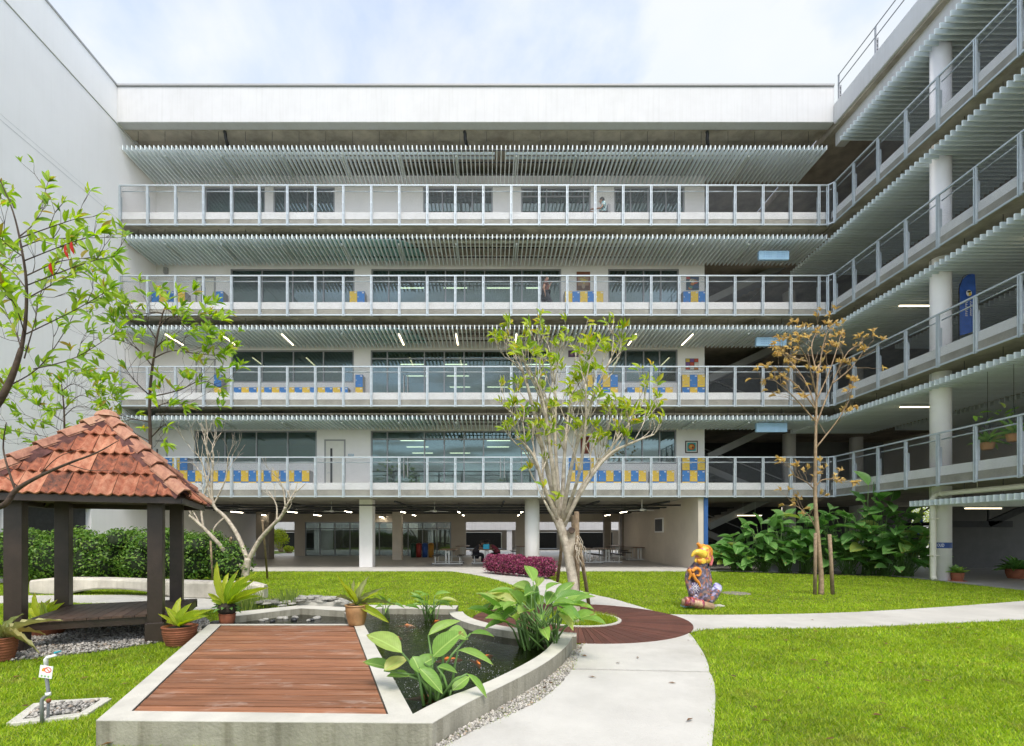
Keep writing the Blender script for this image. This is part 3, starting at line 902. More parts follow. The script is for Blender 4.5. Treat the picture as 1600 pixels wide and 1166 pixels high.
# ---- fish pond with timber platform
ZP = .20
def T(x, y, z=ZP): v = G(x, y, z); return (v.x, v.y)
d1, d2, d3, d4 = T(205,1112), T(607,1117), T(553,977), T(345,977)
o1, o2, o4, o3 = T(150,1127), T(675.5,1131), T(325,977), T(569,977)
p1 = T(645,1117)
CO = smooth([(675.5,1131),(730.6,1098.8),(796,1067),(848.7,1038.5),(882.8,1012),(897,990)], 4)
CI = smooth([(645,1117),(691,1093.6),(753,1070),(809,1043.7),(848.7,1020),(868,998),(872,987)], 4)
pond = thing('fish_pond', 'low concrete fish pond with a brown timber platform beside dark water', 'pond', (-.8, 6, 0))
b = MB()
b.prism([o1, o2, p1, d2, d1], -.10, ZP); b.prism([o1, d1, d4, o4], -.10, ZP); b.prism([d2, p1, o3, d3], -.10, ZP)
back4, back3 = (o4[0], o4[1]+.07), (o3[0], o3[1]+.07)
b.prism([o4, d4, d3, o3, back3, back4], -.10, ZP)
b.build('platform_surround', [M['wallconc']], pond)
for f_, o_ in ():
    pass
cap = MB()
for poly in ([o1, o2, p1, d2, d1], [o1, d1, d4, o4], [d2, p1, o3, d3], [o4, d4, d3, o3, back3, back4]):
    cap.prism(poly, ZP+.0005, ZP+.006)
cap.build('surround_top', M['coping'], pond)
dl, dr_ = Vector(d1), Vector(d2); ul, ur = Vector(d4), Vector(d3)
NB = 24
MB().prism([d1, d2, d3, d4], -.05, ZP-.06).build('platform_base', M['black'], pond)
for i in range(NB):
    t0, t1 = i/NB, (i+1)/NB
    gap = .021/3.6
    a = dl.lerp(ul, t0+gap/2); b_ = dr_.lerp(ur, t0+gap/2); c_ = dr_.lerp(ur, t1-gap/2); e_ = dl.lerp(ul, t1-gap/2)
    pb = MB(); z = ZP - .004 + R.uniform(-.004, .003)
    q = [Vector(v) + Vector((s_, 0)) for v, s_ in ((a, .012), (b_, -.012), (c_, -.012), (e_, .012))]
    pb.prism([(v.x, v.y) for v in q], ZP-.05, z)
    pb.build('plank', M['deck'], pond)
# curved right wall
b = MB(); b2 = MB()
GO, GI = [T(*p) for p in CO], [T(*p) for p in CI]
def rs(pl, n):
    pl = [Vector(p) for p in pl]; L = [0]
    for p, q in zip(pl[:-1], pl[1:]): L.append(L[-1] + (q-p).length)
    out = []
    for i in range(n):
        t = L[-1]*i/(n-1); k = max(j for j in range(len(L)) if L[j] <= t+1e-9); k = min(k, len(pl)-2)
        out.append(tuple(pl[k].lerp(pl[k+1], (t-L[k])/(L[k+1]-L[k]))))
    return out
GO2, GI2 = rs(GO, 22), rs(GI, 22)
for i in range(21):
    q = [GO2[i], GO2[i+1], GI2[i+1], GI2[i]]
    b.prism(q, -.30, ZP); b2.prism(q, ZP+.0005, ZP+.006)
b.build('curved_wall', M['wallconc'], pond); b2.build('curved_wall_top', M['coping'], pond)
# concave wall round the deck, back wall and basin rim
b = MB(); b2 = MB()
arc_in, arc_out = [], []
for i in range(19):
    a = math.radians(186 + (259-186)*i/18)
    arc_out.append(ring(2.12, a)); arc_in.append(ring(2.37, a))
for i in range(18):
    q = [arc_in[i], arc_in[i+1], arc_out[i+1], arc_out[i]]
    b.prism(q, -.30, ZP-.001); b2.prism(q, ZP-.0005, ZP+.005)
bw = [T(545,951), T(712,952), T(716,946.5), T(545,945.5)]
b.prism(bw, -.30, ZP-.002); b2.prism(bw, ZP-.0015, ZP+.004)
rim = [T(368,966), T(470,953.5), T(538,957.5)]; rim_o = [T(362,960), T(470,948.5), T(545,952)]
for i in range(2):
    q = [rim[i], rim[i+1], rim_o[i+1], rim_o[i]]; b.prism(q, -.2, ZP+.03); b2.prism(q, ZP+.0305, ZP+.036)
q = [T(538,957.5), T(556,975), T(570,975), T(548,953)]
b.prism(q, -.3, ZP-.004); b2.prism(q, ZP-.0035, ZP+.003)
b.build('back_wall', M['wallconc'], pond); b2.build('back_wall_top', M['coping'], pond)

def water_mat():
    m = bpy.data.materials.new('pond_water'); n, l = nodes_of(m)
    n.remove(n['Principled BSDF'])
    tr = n.new('ShaderNodeBsdfTransparent'); tr.inputs[0].default_value = (.32,.34,.29,1)
    gl = n.new('ShaderNodeBsdfGlossy'); gl.inputs['Roughness'].default_value = .03
    fz = n.new('ShaderNodeFresnel'); fz.inputs['IOR'].default_value = 1.33
    tc = n.new('ShaderNodeTexCoord'); nz = n.new('ShaderNodeTexNoise'); nz.inputs['Scale'].default_value = 14; nz.inputs['Detail'].default_value = 4
    l.new(tc.outputs['Object'], nz.inputs['Vector'])
    b = n.new('ShaderNodeBump'); b.inputs['Strength'].default_value = .35; b.inputs['Distance'].default_value = .02
    l.new(nz.outputs['Fac'], b.inputs['Height']); l.new(b.outputs[0], gl.inputs['Normal']); l.new(b.outputs[0], fz.inputs['Normal'])
    mx = n.new('ShaderNodeMixShader'); l.new(fz.outputs[0], mx.inputs[0]); l.new(tr.outputs[0], mx.inputs[1]); l.new(gl.outputs[0], mx.inputs[2])
    l.new(mx.outputs[0], n['Material Output'].inputs['Surface'])
    return m
M['water'] = water_mat()
ZWAT = .10
pond_poly = GI2 + list(reversed(arc_in)) + [bw[1], bw[0], T(556,975), o3]
sheet('pond_water', pond_poly, ZWAT, M['water'])
sheet('pond_floor', pond_poly, -.22, mat('pond_mud', (.006,.007,.006), .9, .4, 5))
basin = [back4, back3, T(538,957.5), T(470,953.5), T(368,966)]
sheet('basin_water', basin, ZWAT+.02, M['water'])
sheet('basin_floor', basin, .02, mat('basin_gravel', (.06,.058,.05), .9, .6, 40))

# ---- stuff: pebbles, gravel
def inside(px, py, poly):
    poly = np.array(poly); n = len(poly); r = np.zeros(len(px), bool)
    j = n-1
    for i in range(n):
        xi, yi = poly[i]; xj, yj = poly[j]
        if yi != yj:
            c = ((yi > py) != (yj > py)) & (px < (xj-xi)*(py-yi)/(yj-yi)+xi)
            r ^= c
        j = i
    return r
rng = np.random.default_rng(5)
OCT_V = np.array([(1,0,0),(0,1,0),(-1,0,0),(0,-1,0),(0,0,1),(0,0,-1)], float)
OCT_F = np.array([(0,1,4),(1,2,4),(2,3,4),(3,0,4),(1,0,5),(2,1,5),(3,2,5),(0,3,5)])
def pebbles(name, poly, n, r0, r1, z, layers=1, m=None):
    a = np.array(poly); lo, hi = a.min(0), a.max(0)
    pts = np.zeros((0,2))
    while len(pts) < n:
        q = rng.uniform(lo, hi, (n*3, 2)); q = q[inside(q[:,0], q[:,1], poly)]
        pts = np.vstack([pts, q])
    pts = pts[:n]
    r = rng.uniform(r0, r1, n)
    ang = rng.uniform(0, 6.28, n); sx = rng.uniform(.7, 1.35, n); sz = rng.uniform(.45, .8, n)
    V = OCT_V[None] * np.stack([r*sx, r, r*sz], 1)[:,None,:] * rng.uniform(.75, 1.25, (n,6,1))
    c, s_ = np.cos(ang)[:,None], np.sin(ang)[:,None]
    X = V[...,0]*c - V[...,1]*s_; Y = V[...,0]*s_ + V[...,1]*c
    Z = V[...,2] + (z + r*sz*.5 + rng.uniform(0, r1*.7*layers, n))[:,None]
    V = np.stack([X+pts[:,:1], Y+pts[:,1:], Z], 2).reshape(-1,3)
    Fc = (OCT_F[None] + (np.arange(n)*6)[:,None,None]).reshape(-1,3)
    return raw_mesh(name, V, Fc, m or M['gravel'])
def raw_mesh(name, V, Fc, m, smooth_=False):
    me = bpy.data.meshes.new(name); k = Fc.shape[1]
    me.vertices.add(len(V)); me.vertices.foreach_set('co', V.astype(np.float32).ravel())
    me.loops.add(Fc.size); me.loops.foreach_set('vertex_index', Fc.astype(np.int32).ravel())
    me.polygons.add(len(Fc)); me.polygons.foreach_set('loop_start', np.arange(0, Fc.size, k, dtype=np.int32))
    me.polygons.foreach_set('loop_total', np.full(len(Fc), k, np.int32))
    if smooth_: me.polygons.foreach_set('use_smooth', np.ones(len(Fc), bool))
    me.update(calc_edges=True); me.validate()
    me.materials.append(m)
    return link(name, me)
GOb = [G(*p) for p in CO]
strip_poly = [(x + .0, y) for x, y in [(v[0], v[1]) for v in GO2]] + [ (x, y) for x, y in reversed(GP([p for p in PL if p[1] < 1170]))]
strip_poly = list(GO2) + list(reversed(GP([p for p in PL if p[1] <= 1172])))
strip_poly = list(GO2) + [tuple(v) for v in reversed(GP([p for p in PL if p[1] <= 1172]))]
o = pebbles('pebble_strip', [(-.45, 3.0)] + list(GO2) + list(reversed(GP(PL))), 5200, .008, .020, .006, 1.3); tag(o, kind='stuff')
sheet('pebble_bed', [(-.45, 3.0)] + list(GO2) + list(reversed(GP(PL))), .003, M['gravelbase'])
pav_poly = GP([(-70,1042),(0,1036),(60,1030),(170,1018),(262,1003),(312,990),(330,976),(318,966),(280,956),(200,960),(90,985),(-60,1003)])
o = pebbles('gravel', pav_poly, 11000, .012, .030, .006, 1.2); tag(o, kind='stuff')
sheet('gravel_ground', pav_poly, .003, M['gravelbase'])
pit = GP([(20,1133),(61,1102),(167,1096),(128,1121)])
o = pebbles('pit_gravel', GP([(38,1127),(66,1106),(155,1099),(122,1118)]), 420, .012, .026, .01, 1.2); tag(o, kind='stuff')
b = MB(); pv = [Vector((*p, .0)) for p in pit]
for i in range(4): b.bar(pv[i], pv[(i+1)%4], .085, .05 + .004*i)
tag(b.build('pit_frame', M['coping'], bevel=.006), 'pale concrete frame round a small gravel pit beside the garden tap', 'drain frame')

# ---- grass
lawn_excl = [path_poly, rp_poly, bp_poly, lp_poly, pav_poly, pit,
             [o1, o2] + list(GO2) + arc_out[::-1] + [bw[2], bw[3], T(545,945), T(362,958), o4]]
def grass(name, regions, m, excl, near_ok=True):
    VV, FF = [], []; base = 0
    for (x0, x1, y0, y1, dens, h, w) in regions:
        n = int((x1-x0)*(y1-y0)*dens)
        p = np.stack([rng.uniform(x0, x1, n), rng.uniform(y0, y1, n)], 1)
        ok = inside(p[:,0], p[:,1], lawn_poly)
        ok &= (p[:,0] > -1.06*p[:,1]-2.2) & (p[:,0] < 1.15*p[:,1]+2.2)
        ok &= ((p[:,0]-DC.x)**2 + (p[:,1]-DC.y)**2) > (DR+.02)**2
        for e in excl:
            jit = rng.normal(0, .022, p.shape) + .02*np.sin(p[:,::-1]*9+p*3)
            ok &= ~inside(p[:,0]+jit[:,0], p[:,1]+jit[:,1], e)
        p = p[ok]; n = len(p)
        ang = rng.uniform(0, 6.283, n); la = rng.uniform(0, 6.283, n)
        hh = h*rng.uniform(.5, 1.25, n); lean = rng.uniform(.2, 1.25, n)*hh
        ww = w*rng.uniform(.6, 1.3, n)
        dx, dy = np.cos(ang)*ww/2, np.sin(ang)*ww/2
        z0 = np.zeros(n)
        V = np.stack([np.stack([p[:,0]-dx, p[:,1]-dy, z0], 1), np.stack([p[:,0]+dx, p[:,1]+dy, z0], 1),
                      np.stack([p[:,0]+np.cos(la)*lean, p[:,1]+np.sin(la)*lean, hh], 1)], 1).reshape(-1,3)
        VV.append(V); FF.append((np.arange(n*3).reshape(-1,3)) + base); base += n*3
    return raw_mesh(name, np.vstack(VV), np.vstack(FF), m)
M['grass'] = leaf_mat('lawn_grass', (.14,.28,.010), (.48,.60,.035), (.46,.42,.12), .40, .55, patchy=True)
regs = [(-8,8,2.4,5.2,6500,.034,.009), (-9,9,5.2,7.5,3400,.038,.012), (-12,12,7.5,11,1900,.040,.016), (-15.8,15,11,15,1000,.04,.019), (-15.8,15.2,15,20.6,560,.045,.028)]
tag(grass('grass', regs, M['grass'], lawn_excl), kind='stuff')
def pit_grass():
    n = 5200
    r = TR*np.sqrt(rng.uniform(0,1,n))*.98; a = rng.uniform(0,6.283,n)
    p = np.stack([DC.x+r*np.cos(a), DC.y+r*np.sin(a)],1)
    ang = rng.uniform(0,6.283,n); la = rng.uniform(0,6.283,n); hh = .085*rng.uniform(.5,1.3,n); lean = rng.uniform(.2,1.1,n)*hh
    dx, dy = np.cos(ang)*.006, np.sin(ang)*.006; z0 = np.full(n,.02)
    V = np.stack([np.stack([p[:,0]-dx,p[:,1]-dy,z0],1), np.stack([p[:,0]+dx,p[:,1]+dy,z0],1), np.stack([p[:,0]+np.cos(la)*lean,p[:,1]+np.sin(la)*lean,hh+.02],1)],1).reshape(-1,3)
    return raw_mesh('pit_grass', V, np.arange(n*3).reshape(-1,3), M['grass'])
tag(pit_grass(), kind='stuff')
# fallen leaves and debris on the lawn
def litter():
    n = 420
    p = np.stack([rng.uniform(-6,8,n), rng.uniform(3,13,n)],1)
    ok = np.ones(n,bool)
    for e in lawn_excl[:4]: ok &= ~(inside(p[:,0],p[:,1],e) & (rng.uniform(0,1,n) > .16))
    ok &= ~inside(p[:,0],p[:,1],lawn_excl[6])
    p = p[ok]; n = len(p)
    a = rng.uniform(0,6.283,n); L = rng.uniform(.02,.055,n); w = L*rng.uniform(.3,.5,n)
    u = np.stack([np.cos(a),np.sin(a)],1); v = np.stack([-np.sin(a),np.cos(a)],1)
    def pt(s,t,z): 
        q = p + u*(L*s)[:,None] + v*(w*t)[:,None]; return np.stack([q[:,0],q[:,1],z],1)
    z = rng.uniform(.028,.045,n)
    V = np.stack([pt(-1,0,z), pt(0,1,z+rng.uniform(0,.012,n)), pt(1,0,z), pt(0,-1,z+rng.uniform(0,.012,n))],1).reshape(-1,3)
    return raw_mesh('fallen_leaves', V, np.arange(n*4).reshape(-1,4), leaf_mat('dead_leaf', (.05,.03,.015), (.22,.11,.04), None, .1))
tag(litter(), kind='stuff')

# white specks: sparkles on the pond water put in as solid bubbles
def sparkle_specks():
    c = [(640,962,70,14,110),(655,975,50,16,120),(735,1005,70,18,90),(765,1050,50,14,70),(650,1075,60,22,90),(690,1035,60,18,60)]
    pts = []
    for x, y, rx, ry, n in c:
        for k in range(n):
            p = G(x+rng.normal(0,rx*.4), y+rng.normal(0,ry*.5), ZWAT); pts.append((p.x,p.y))
    p = np.array(pts); p = p[inside(p[:,0],p[:,1],pond_poly)]
    r = rng.uniform(.002,.006,len(p))
    V = OCT_V[None]*r[:,None,None]*np.array([1,1,.5]); V = V + np.stack([p[:,0],p[:,1],np.full(len(p),ZWAT+.002)],1)[:,None,:]
    Fc = (OCT_F[None] + (np.arange(len(p))*6)[:,None,None]).reshape(-1,3)
    return raw_mesh('water_sparkles', V.reshape(-1,3), Fc, M['whiteplain'])
tag(sparkle_specks(), kind='stuff')
# ================================================================ LEAF SHAPES
def leaf_mesh(name, m, wmax=.36, nseg=5, droop=.18, fold=.10, peak=.45, wavy=0.0, tip=.02, split=0):
    """unit leaf along +Y, face up +Z, folded along the midrib and drooping to the tip"""
    vs, fs = [], []
    for i in range(nseg+1):
        t = i/nseg
        if t <= peak: w = math.sin(t/peak*math.pi/2)**.8
        else: w = math.cos((t-peak)/(1-peak)*math.pi/2)**.75
        w = max(w, tip if i in (0, nseg) else .05)*wmax/2
        z = -droop*t*t
        k = wavy*(1 if i % 2 else -1)
        vs += [(-w, t, z+fold*w/wmax*2+k), (0, t, z), (w, t, z+fold*w/wmax*2-k)]
    for i in range(nseg):
        a = i*3
        fs += [(a, a+1, a+4, a+3), (a+1, a+2, a+5, a+4)]
    me = bpy.data.meshes.new(name)
    me.from_pydata(vs, [], fs)
    me.polygons.foreach_set('use_smooth', [True]*len(fs)); me.update()
    me.materials.append(m)
    return me

def leaf_mtx(base, tip, width, up=(0,0,1)):
    base, tip = Vector(base), Vector(tip); y = tip - base; L = y.length; y = y/L
    up = Vector(up)
    if abs(up.dot(y)) > .96: up = Vector((.6, -.7, .3))
    x = y.cross(up).normalized(); z = x.cross(y)
    m = Matrix((x*width, y*L, z*L)).transposed().to_4x4()
    m.translation = base
    return m

def put_leaf(me, parent, base, tip, width, up=(0,0,1), name='leaf'):
    o = bpy.data.objects.new(name, me); COL.objects.link(o)
    o.parent = parent
    if parent.type == 'EMPTY': o.matrix_parent_inverse = Matrix.Translation(-parent.location)
    o.matrix_basis = leaf_mtx(base, tip, width, up)
    return o

M['calathea'] = leaf_mat('broad_green_leaf', (.085,.21,.05), (.19,.38,.10), (.38,.40,.08), .34, .36, veins=True)
M['pondleaf'] = leaf_mat('pond_plant_leaf', (.11,.25,.045), (.26,.43,.09), (.44,.46,.14), .38, .38, veins=True)
M['stem'] = mat('green_stem', (.10,.19,.045), .5, .3, 6)
M['fern'] = leaf_mat('birds_nest_fern_leaf', (.26,.40,.035), (.48,.55,.06), (.34,.46,.12), .40, .4, veins=True)
M['fernold'] = leaf_mat('ragged_fern_leaf', (.16,.20,.06), (.42,.40,.16), (.22,.13,.03), .3, .5)
M['root'] = mat('fern_root_mass', (.03,.024,.016), .95, .5, 25, .6, 40)

LM_BROAD = leaf_mesh('leaf', M['calathea'], 1.0, 6, .22, .16, .42)
LM_POND = leaf_mesh('leaf', M['pondleaf'], 1.0, 7, .20, .14, .40)
LM_FERN = leaf_mesh('frond', M['fern'], 1.0, 8, .25, .22, .55, .02)
LM_FERN2 = leaf_mesh('frond', M['fernold'], 1.0, 9, .7, .20, .45, .05)

# ================================================================ PAVILION
def pavilion():
    FLp, FRp = G(25,1020), G(245,1005)
    u = Vector((.916,.402,0)).normalized(); v = Vector((-u.y,u.x,0))
    S = 1.58
    base = Vector((FLp.x, FLp.y, 0))
    c = base + u*S/2 + v*S/2
    t = thing('garden_pavilion', 'small open garden pavilion with an orange clay tile roof on four dark posts', 'pavilion', (c.x, c.y, 0))
    def W(a, b_, z): return c + u*a + v*b_ + Vector((0,0,z))
    h = .095; zt = 2.16
    for sa, sb in ((-1,-1),(1,-1),(1,1),(-1,1)):
        p = W(sa*S/2, sb*S/2, 0)
        b = MB(); b.bar(p, p + Vector((0,0,zt)), h*2, h*2, up=v)
        # square the post with the pavilion axes
        b = MB()
        q = [p + u*dx*h + v*dy*h for dx,dy in ((-1,-1),(1,-1),(1,1),(-1,1))]
        b.prism([(k.x,k.y) for k in q], 0, zt)
        po = b.build('post', M['darkwood'], t, bevel=.006)
        if sb < 0:
            b = MB(); h2 = h+.025
            q = [p + u*dx*h2 + v*dy*h2 for dx,dy in ((-1,-1),(1,-1),(1,1),(-1,1))]
            b.prism([(k.x,k.y) for k in q], .0, .30); b.build('post_foot', M['darkwood'], po, bevel=.006)
    # beams
    for (a0,b0,a1,b1) in ((-1,-1,1,-1),(1,-1,1,1),(1,1,-1,1),(-1,1,-1,-1)):
        b = MB(); b.bar(W(a0*(S/2+.22*abs(a1-a0)/2*0+.2*(1 if a0==a1 else 1)*0), b0*S/2, zt+.06), W(a1*S/2, b1*S/2, zt+.06), .10, .14)
        b.build('beam', M['darkwood'], t)
    # bench platform
    x0, x1, y0, y1 = -S/2+.06, S/2+.30, -S/2+.02, S/2+.1
    n = 13
    zb = .415
    bm_ = MB()
    for sb in (y0, 0, y1-.05): bm_.bar(W(x0, sb+.03, zb-.085), W(x1, sb+.03, zb-.085), .07, .11)
    for sa in (x0+.02, x1-.04): bm_.bar(W(sa, y0, zb-.090), W(sa, y1, zb-.090), .06, .10)
    bm_.build('bench_frame', M['darkwood'], t)
    for i in range(n):
        a = x0 + (x1-x0)*(i+.5)/n; w = (x1-x0)/n - .008
        b = MB(); b.bar(W(a, y0-.03, zb-.015), W(a, y1+.02, zb-.015), w, .032)
        b.build('bench_plank', M['bench'], t)
    # roof: four hips of pan tiles with ridge caps
    E = S/2 + .385; ze = 2.13; za = 3.40; rise = za - ze
    rf = MB(); q = [W(-E,-E,ze-.02), W(E,-E,ze-.02), W(E,E,ze-.02), W(-E,E,ze-.02), W(0,0,za-.05)]
    rf.add(q, [(0,1,4),(1,2,4),(2,3,4),(3,0,4),(3,2,1,0)])
    roof = rf.build('roof', M['tilewood'], t)
    for a0, b0 in ((-1,-1),(1,-1),(1,1),(-1,1)):
        b = MB(); b.bar(W(a0*E*.98, b0*E*.98, ze-.05), W(a0*.05, b0*.05, za-.14), .06, .08); b.build('rafter', M['darkwood'], roof)
    for k in range(4):
        a0, b0 = ((-1,-1),(1,-1),(1,1),(-1,1))[k]; a1, b1 = ((-1,-1),(1,-1),(1,1),(-1,1))[(k+1)%4]
        b = MB(); b.bar(W(a0*(E-.015), b0*(E-.015), ze-.055), W(a1*(E-.015), b1*(E-.015), ze-.055), .03, .09); b.build('fascia', M['darkwood'], roof)
    NC = 4; tw = .252
    slope = math.hypot(E, rise)
    for side in range(4):
        ang = side*math.pi/2
        du = u*math.cos(ang) + v*math.sin(ang)       # along the eave
        dn = -(v*math.cos(ang) - u*math.sin(ang))    # outward
        nrm = (dn*rise + Vector((0,0,1))*E).normalized()
        up = (Vector((0,0,rise)) - dn*E).normalized()
        e0 = c + dn*E + Vector((0,0,ze))
        L = slope/NC
        for row in range(NC):
            s0, s1 = row*L - .03, (row+1)*L + .05
            half = E*(1 - row/NC)
            nt = int(math.ceil(2*half/tw))+1
            off = -nt*tw/2 + (.06 if row % 2 else 0)
            for i in range(nt):
                xa = off + i*tw; xb = xa + tw - .006
                lim = lambda s_: max(E*(1 - max(0,s_)/slope), 0) - .02
                if xa > lim(s0) or xb < -lim(s0): continue
                NS = 8; jit = R.uniform(-.006,.006); jl = R.uniform(-.012,.012)
                rows = []
                for s_, lift in ((s0+jl, .050), (s0+jl, .028), ((s0+s1)/2, .030), (s1, .004)):
                    pts = []
                    for q_ in range(NS+1):
                        x = xa + (xb-xa)*q_/NS
                        m_ = lim(s_)
                        x = max(-m_-.0, min(m_, x))
                        wv = .020*math.cos((x-off)/tw*4*math.pi)
                        zz = lift + wv + jit
                        if lift == .028: zz -= 0.0
                        pts.append(e0 + du*x + up*s_ + nrm*zz)
                    rows.append(pts)
                b = MB()
                vs = [p for r_ in (rows[1], rows[0], rows[2], rows[3]) for p in r_]
                fs = []
                for r_ in range(3):
                    for q_ in range(NS): fs.append((r_*(NS+1)+q_, r_*(NS+1)+q_+1, (r_+1)*(NS+1)+q_+1, (r_+1)*(NS+1)+q_))
                b.add(vs, fs, 0, False)
                b.build('tile', M['tile'], roof)
    # hips: mortar bed and angular ridge caps
    for a0, b0 in ((-1,-1),(1,-1),(1,1),(-1,1)):
        p0 = W(a0*(E+.03), b0*(E+.03), ze+.02); p1 = W(0,0,za+.02)
        d = (p1-p0).normalized(); side = d.cross(Vector((0,0,1))).normalized(); upv = side.cross(d)
        b = MB()
        NM = 9
        vs = []; fs = []
        for i in range(NM+1):
            p = p0.lerp(p1, i/NM); w = .115 + R.uniform(-.02,.03)
            vs += [p - side*w - upv*(.075), p - side*w*.6 + upv*(.035+R.uniform(-.01,.012)), p + side*w*.6 + upv*(.035+R.uniform(-.01,.012)), p + side*w - upv*.075]
        for i in range(NM):
            for j in range(3): fs.append((i*4+j, i*4+j+1, (i+1)*4+j+1, (i+1)*4+j))
        b.add(vs, fs, 0, False); b.build('mortar_bed', M['mortar'], roof)
        n = 6; Lc = (p1-p0).length/n
        for i in range(n):
            q0 = p0 + d*(i*Lc - .01); q1 = p0 + d*((i+1)*Lc + .02)
            b = MB()
            l0, l1 = .105 + R.uniform(0,.01), .062
            wb, wt = .105, .095
            vs = []
            for q, lf, w in ((q0, l0, wb), (q1, l1, wt)):
                for hh in (0, -.022):
                    vs += [q - side*w + upv*(lf-.085+hh), q - side*w*.45 + upv*(lf+hh), q + side*w*.45 + upv*(lf+hh), q + side*w + upv*(lf-.085+hh)]
            fs = []
            for j in range(3): fs.append((j, j+1, 8+j+1, 8+j)); fs.append((4+j+1, 4+j, 12+j, 12+j+1)); fs.append((4+j, 4+j+1, j+1, j)); fs.append((8+j, 8+j+1, 12+j+1, 12+j))
            b.add(vs, fs, 0, False); b.build('ridge_cap', M['ridge'], roof)
    b = MB(); b.lathe([(.17,-.02),(.13,.05),(.05,.085)], 8, tuple(W(0,0,za+.04)), sm=False); b.build('apex_cap', M['ridge'], roof)

def tile_mat(name, c1, c2, c3):
    m = bpy.data.materials.new(name); n, l = nodes_of(m); bs = n['Principled BSDF']; bs.inputs['Roughness'].default_value = .8
    tc = n.new('ShaderNodeTexCoord'); oi = n.new('ShaderNodeObjectInfo')
    nz = n.new('ShaderNodeTexNoise'); nz.inputs['Scale'].default_value = 7; nz.inputs['Detail'].default_value = 9; nz.inputs['Roughness'].default_value = .7
    mp = n.new('ShaderNodeMapping'); mp.inputs['Scale'].default_value = (1.6, 1.6, .7); l.new(tc.outputs['Object'], mp.inputs[0]); l.new(mp.outputs[0], nz.inputs['Vector'])
    ad = n.new('ShaderNodeMath'); ad.operation = 'MULTIPLY_ADD'; ad.inputs[1].default_value = .34; 
    l.new(oi.outputs['Random'], ad.inputs[0]); l.new(nz.outputs['Fac'], ad.inputs[2])
    rp = n.new('ShaderNodeValToRGB'); rp.color_ramp.elements[0].position = .42; rp.color_ramp.elements[0].color = tuple(c1)+(1,)
    rp.color_ramp.elements[1].position = .92; rp.color_ramp.elements[1].color = tuple(c3)+(1,)
    e = rp.color_ramp.elements.new(.62); e.color = tuple(c2)+(1,)
    l.new(ad.outputs[0], rp.inputs[0]); l.new(rp.outputs[0], bs.inputs['Base Color'])
    b = n.new('ShaderNodeBump'); b.inputs['Strength'].default_value = .4; b.inputs['Distance'].default_value = .01
    l.new(nz.outputs['Fac'], b.inputs['Height']); l.new(b.outputs[0], bs.inputs['Normal'])
    return m
M['tile'] = tile_mat('clay_roof_tile', (.085,.040,.028), (.32,.10,.05), (.52,.25,.15))
M['ridge'] = tile_mat('clay_ridge_cap', (.24,.10,.065), (.42,.20,.13), (.50,.33,.22))
M['mortar'] = mat('dark_red_mortar', (.11,.045,.040), .9, .35, 10, .5, 30)
M['tilewood'] = mat('roof_underside', (.06,.03,.022), .9, .3, 6)
pavilion()

# ================================================================ POTS AND FERNS
def pot(name, label, base, r, h, m, ribbed=True, cat='plant pot'):
    t = thing(name, label, cat, tuple(base))
    prof = [(r*.66, 0), (r*.72, .01)]
    n = 9
    for i in range(1, n):
        k = i/n; rr = r*(.70 + .30*math.sin(k*math.pi*.58)**.9)
        if ribbed:
            prof += [(rr, h*k - h*.02), (rr+.008, h*k), (rr, h*k + h*.025)]
        else: prof.append((rr, h*k))
    prof += [(r*.98, h*.93), (r*1.07, h*.95), (r*1.07, h), (r*.94, h), (r*.92, h*.9)]
    b = MB(); b.lathe(prof, 28, tuple(base)); b.build('pot_body', m, t)
    b = MB(); b.lathe([(r*.915, h*.885), (r*.7, h*.93), (.03, h*.97)], 20, tuple(base), sm=False); b.build('soil', M['root'], t)
    return t

def fern(t, base, n, L, w, me, spread=1.0, lo=.2, hi=1.25, seed=1):
    r_ = random.Random(seed)
    for i in range(n):
        a = 2*math.pi*(i+.4*r_.random())/n*1.0 + r_.random()*.3
        el = lo + (hi-lo)*((i*7 % n)/max(1,n-1))
        l_ = L*r_.uniform(.75,1.12)
        d = Vector((math.cos(a)*math.cos(el)*spread, math.sin(a)*math.cos(el)*spread, math.sin(el))).normalized()
        b0 = Vector(base) + Vector((math.cos(a),math.sin(a),0))*.03
        put_leaf(me, t, b0, b0 + d*l_, w*r_.uniform(.8,1.2), name='frond')

pa = G(355,977,.16); pa.z = .16
t = pot('potted_fern', 'yellow-green fern in a smooth terracotta pot standing on dark slates by the basin', pa, .12, .185, M['terracotta'], False, 'potted plant')
b = MB(); b.ball(pa + Vector((0,0,.26)), .13, 12, 0, (1.15,1.1,.8)); b.build('root_mass', M['root'], t)
for i, (tx, ty, w) in enumerate([(334,882,.10),(352,893,.085),(365,893,.085),(378,897,.085),(392,893,.08),(410,915,.07),(404,928,.06),(322,925,.06),(345,905,.09),(385,908,.09),(330,938,.05),(372,915,.09)]):
    tip = P(tx, ty, pa.y + (-.18,.12,-.05,.18,.05,-.1,.1,0,.2,-.2,-.1,.1)[i])
    put_leaf(LM_FERN, t, pa + Vector((0,0,.30)), tip, w*1.1, up=(.1,-1,.5), name='frond')
for i in range(16):
    a = i*.61; d = Vector((math.cos(a), math.sin(a), R.uniform(-.25,.35)))
    p = pa + Vector((0,0,.27)) + d*.10
    put_leaf(LM_BROAD, t, p, p + d*.13, .06)
pb_ = G(557,977,.20); pb_.z = ZP + .006
t = pot('potted_fern', 'ragged pale fern in a tan glazed pot on the corner of the pond wall', pb_, .165, .31, M['tanpot'], False, 'potted plant')
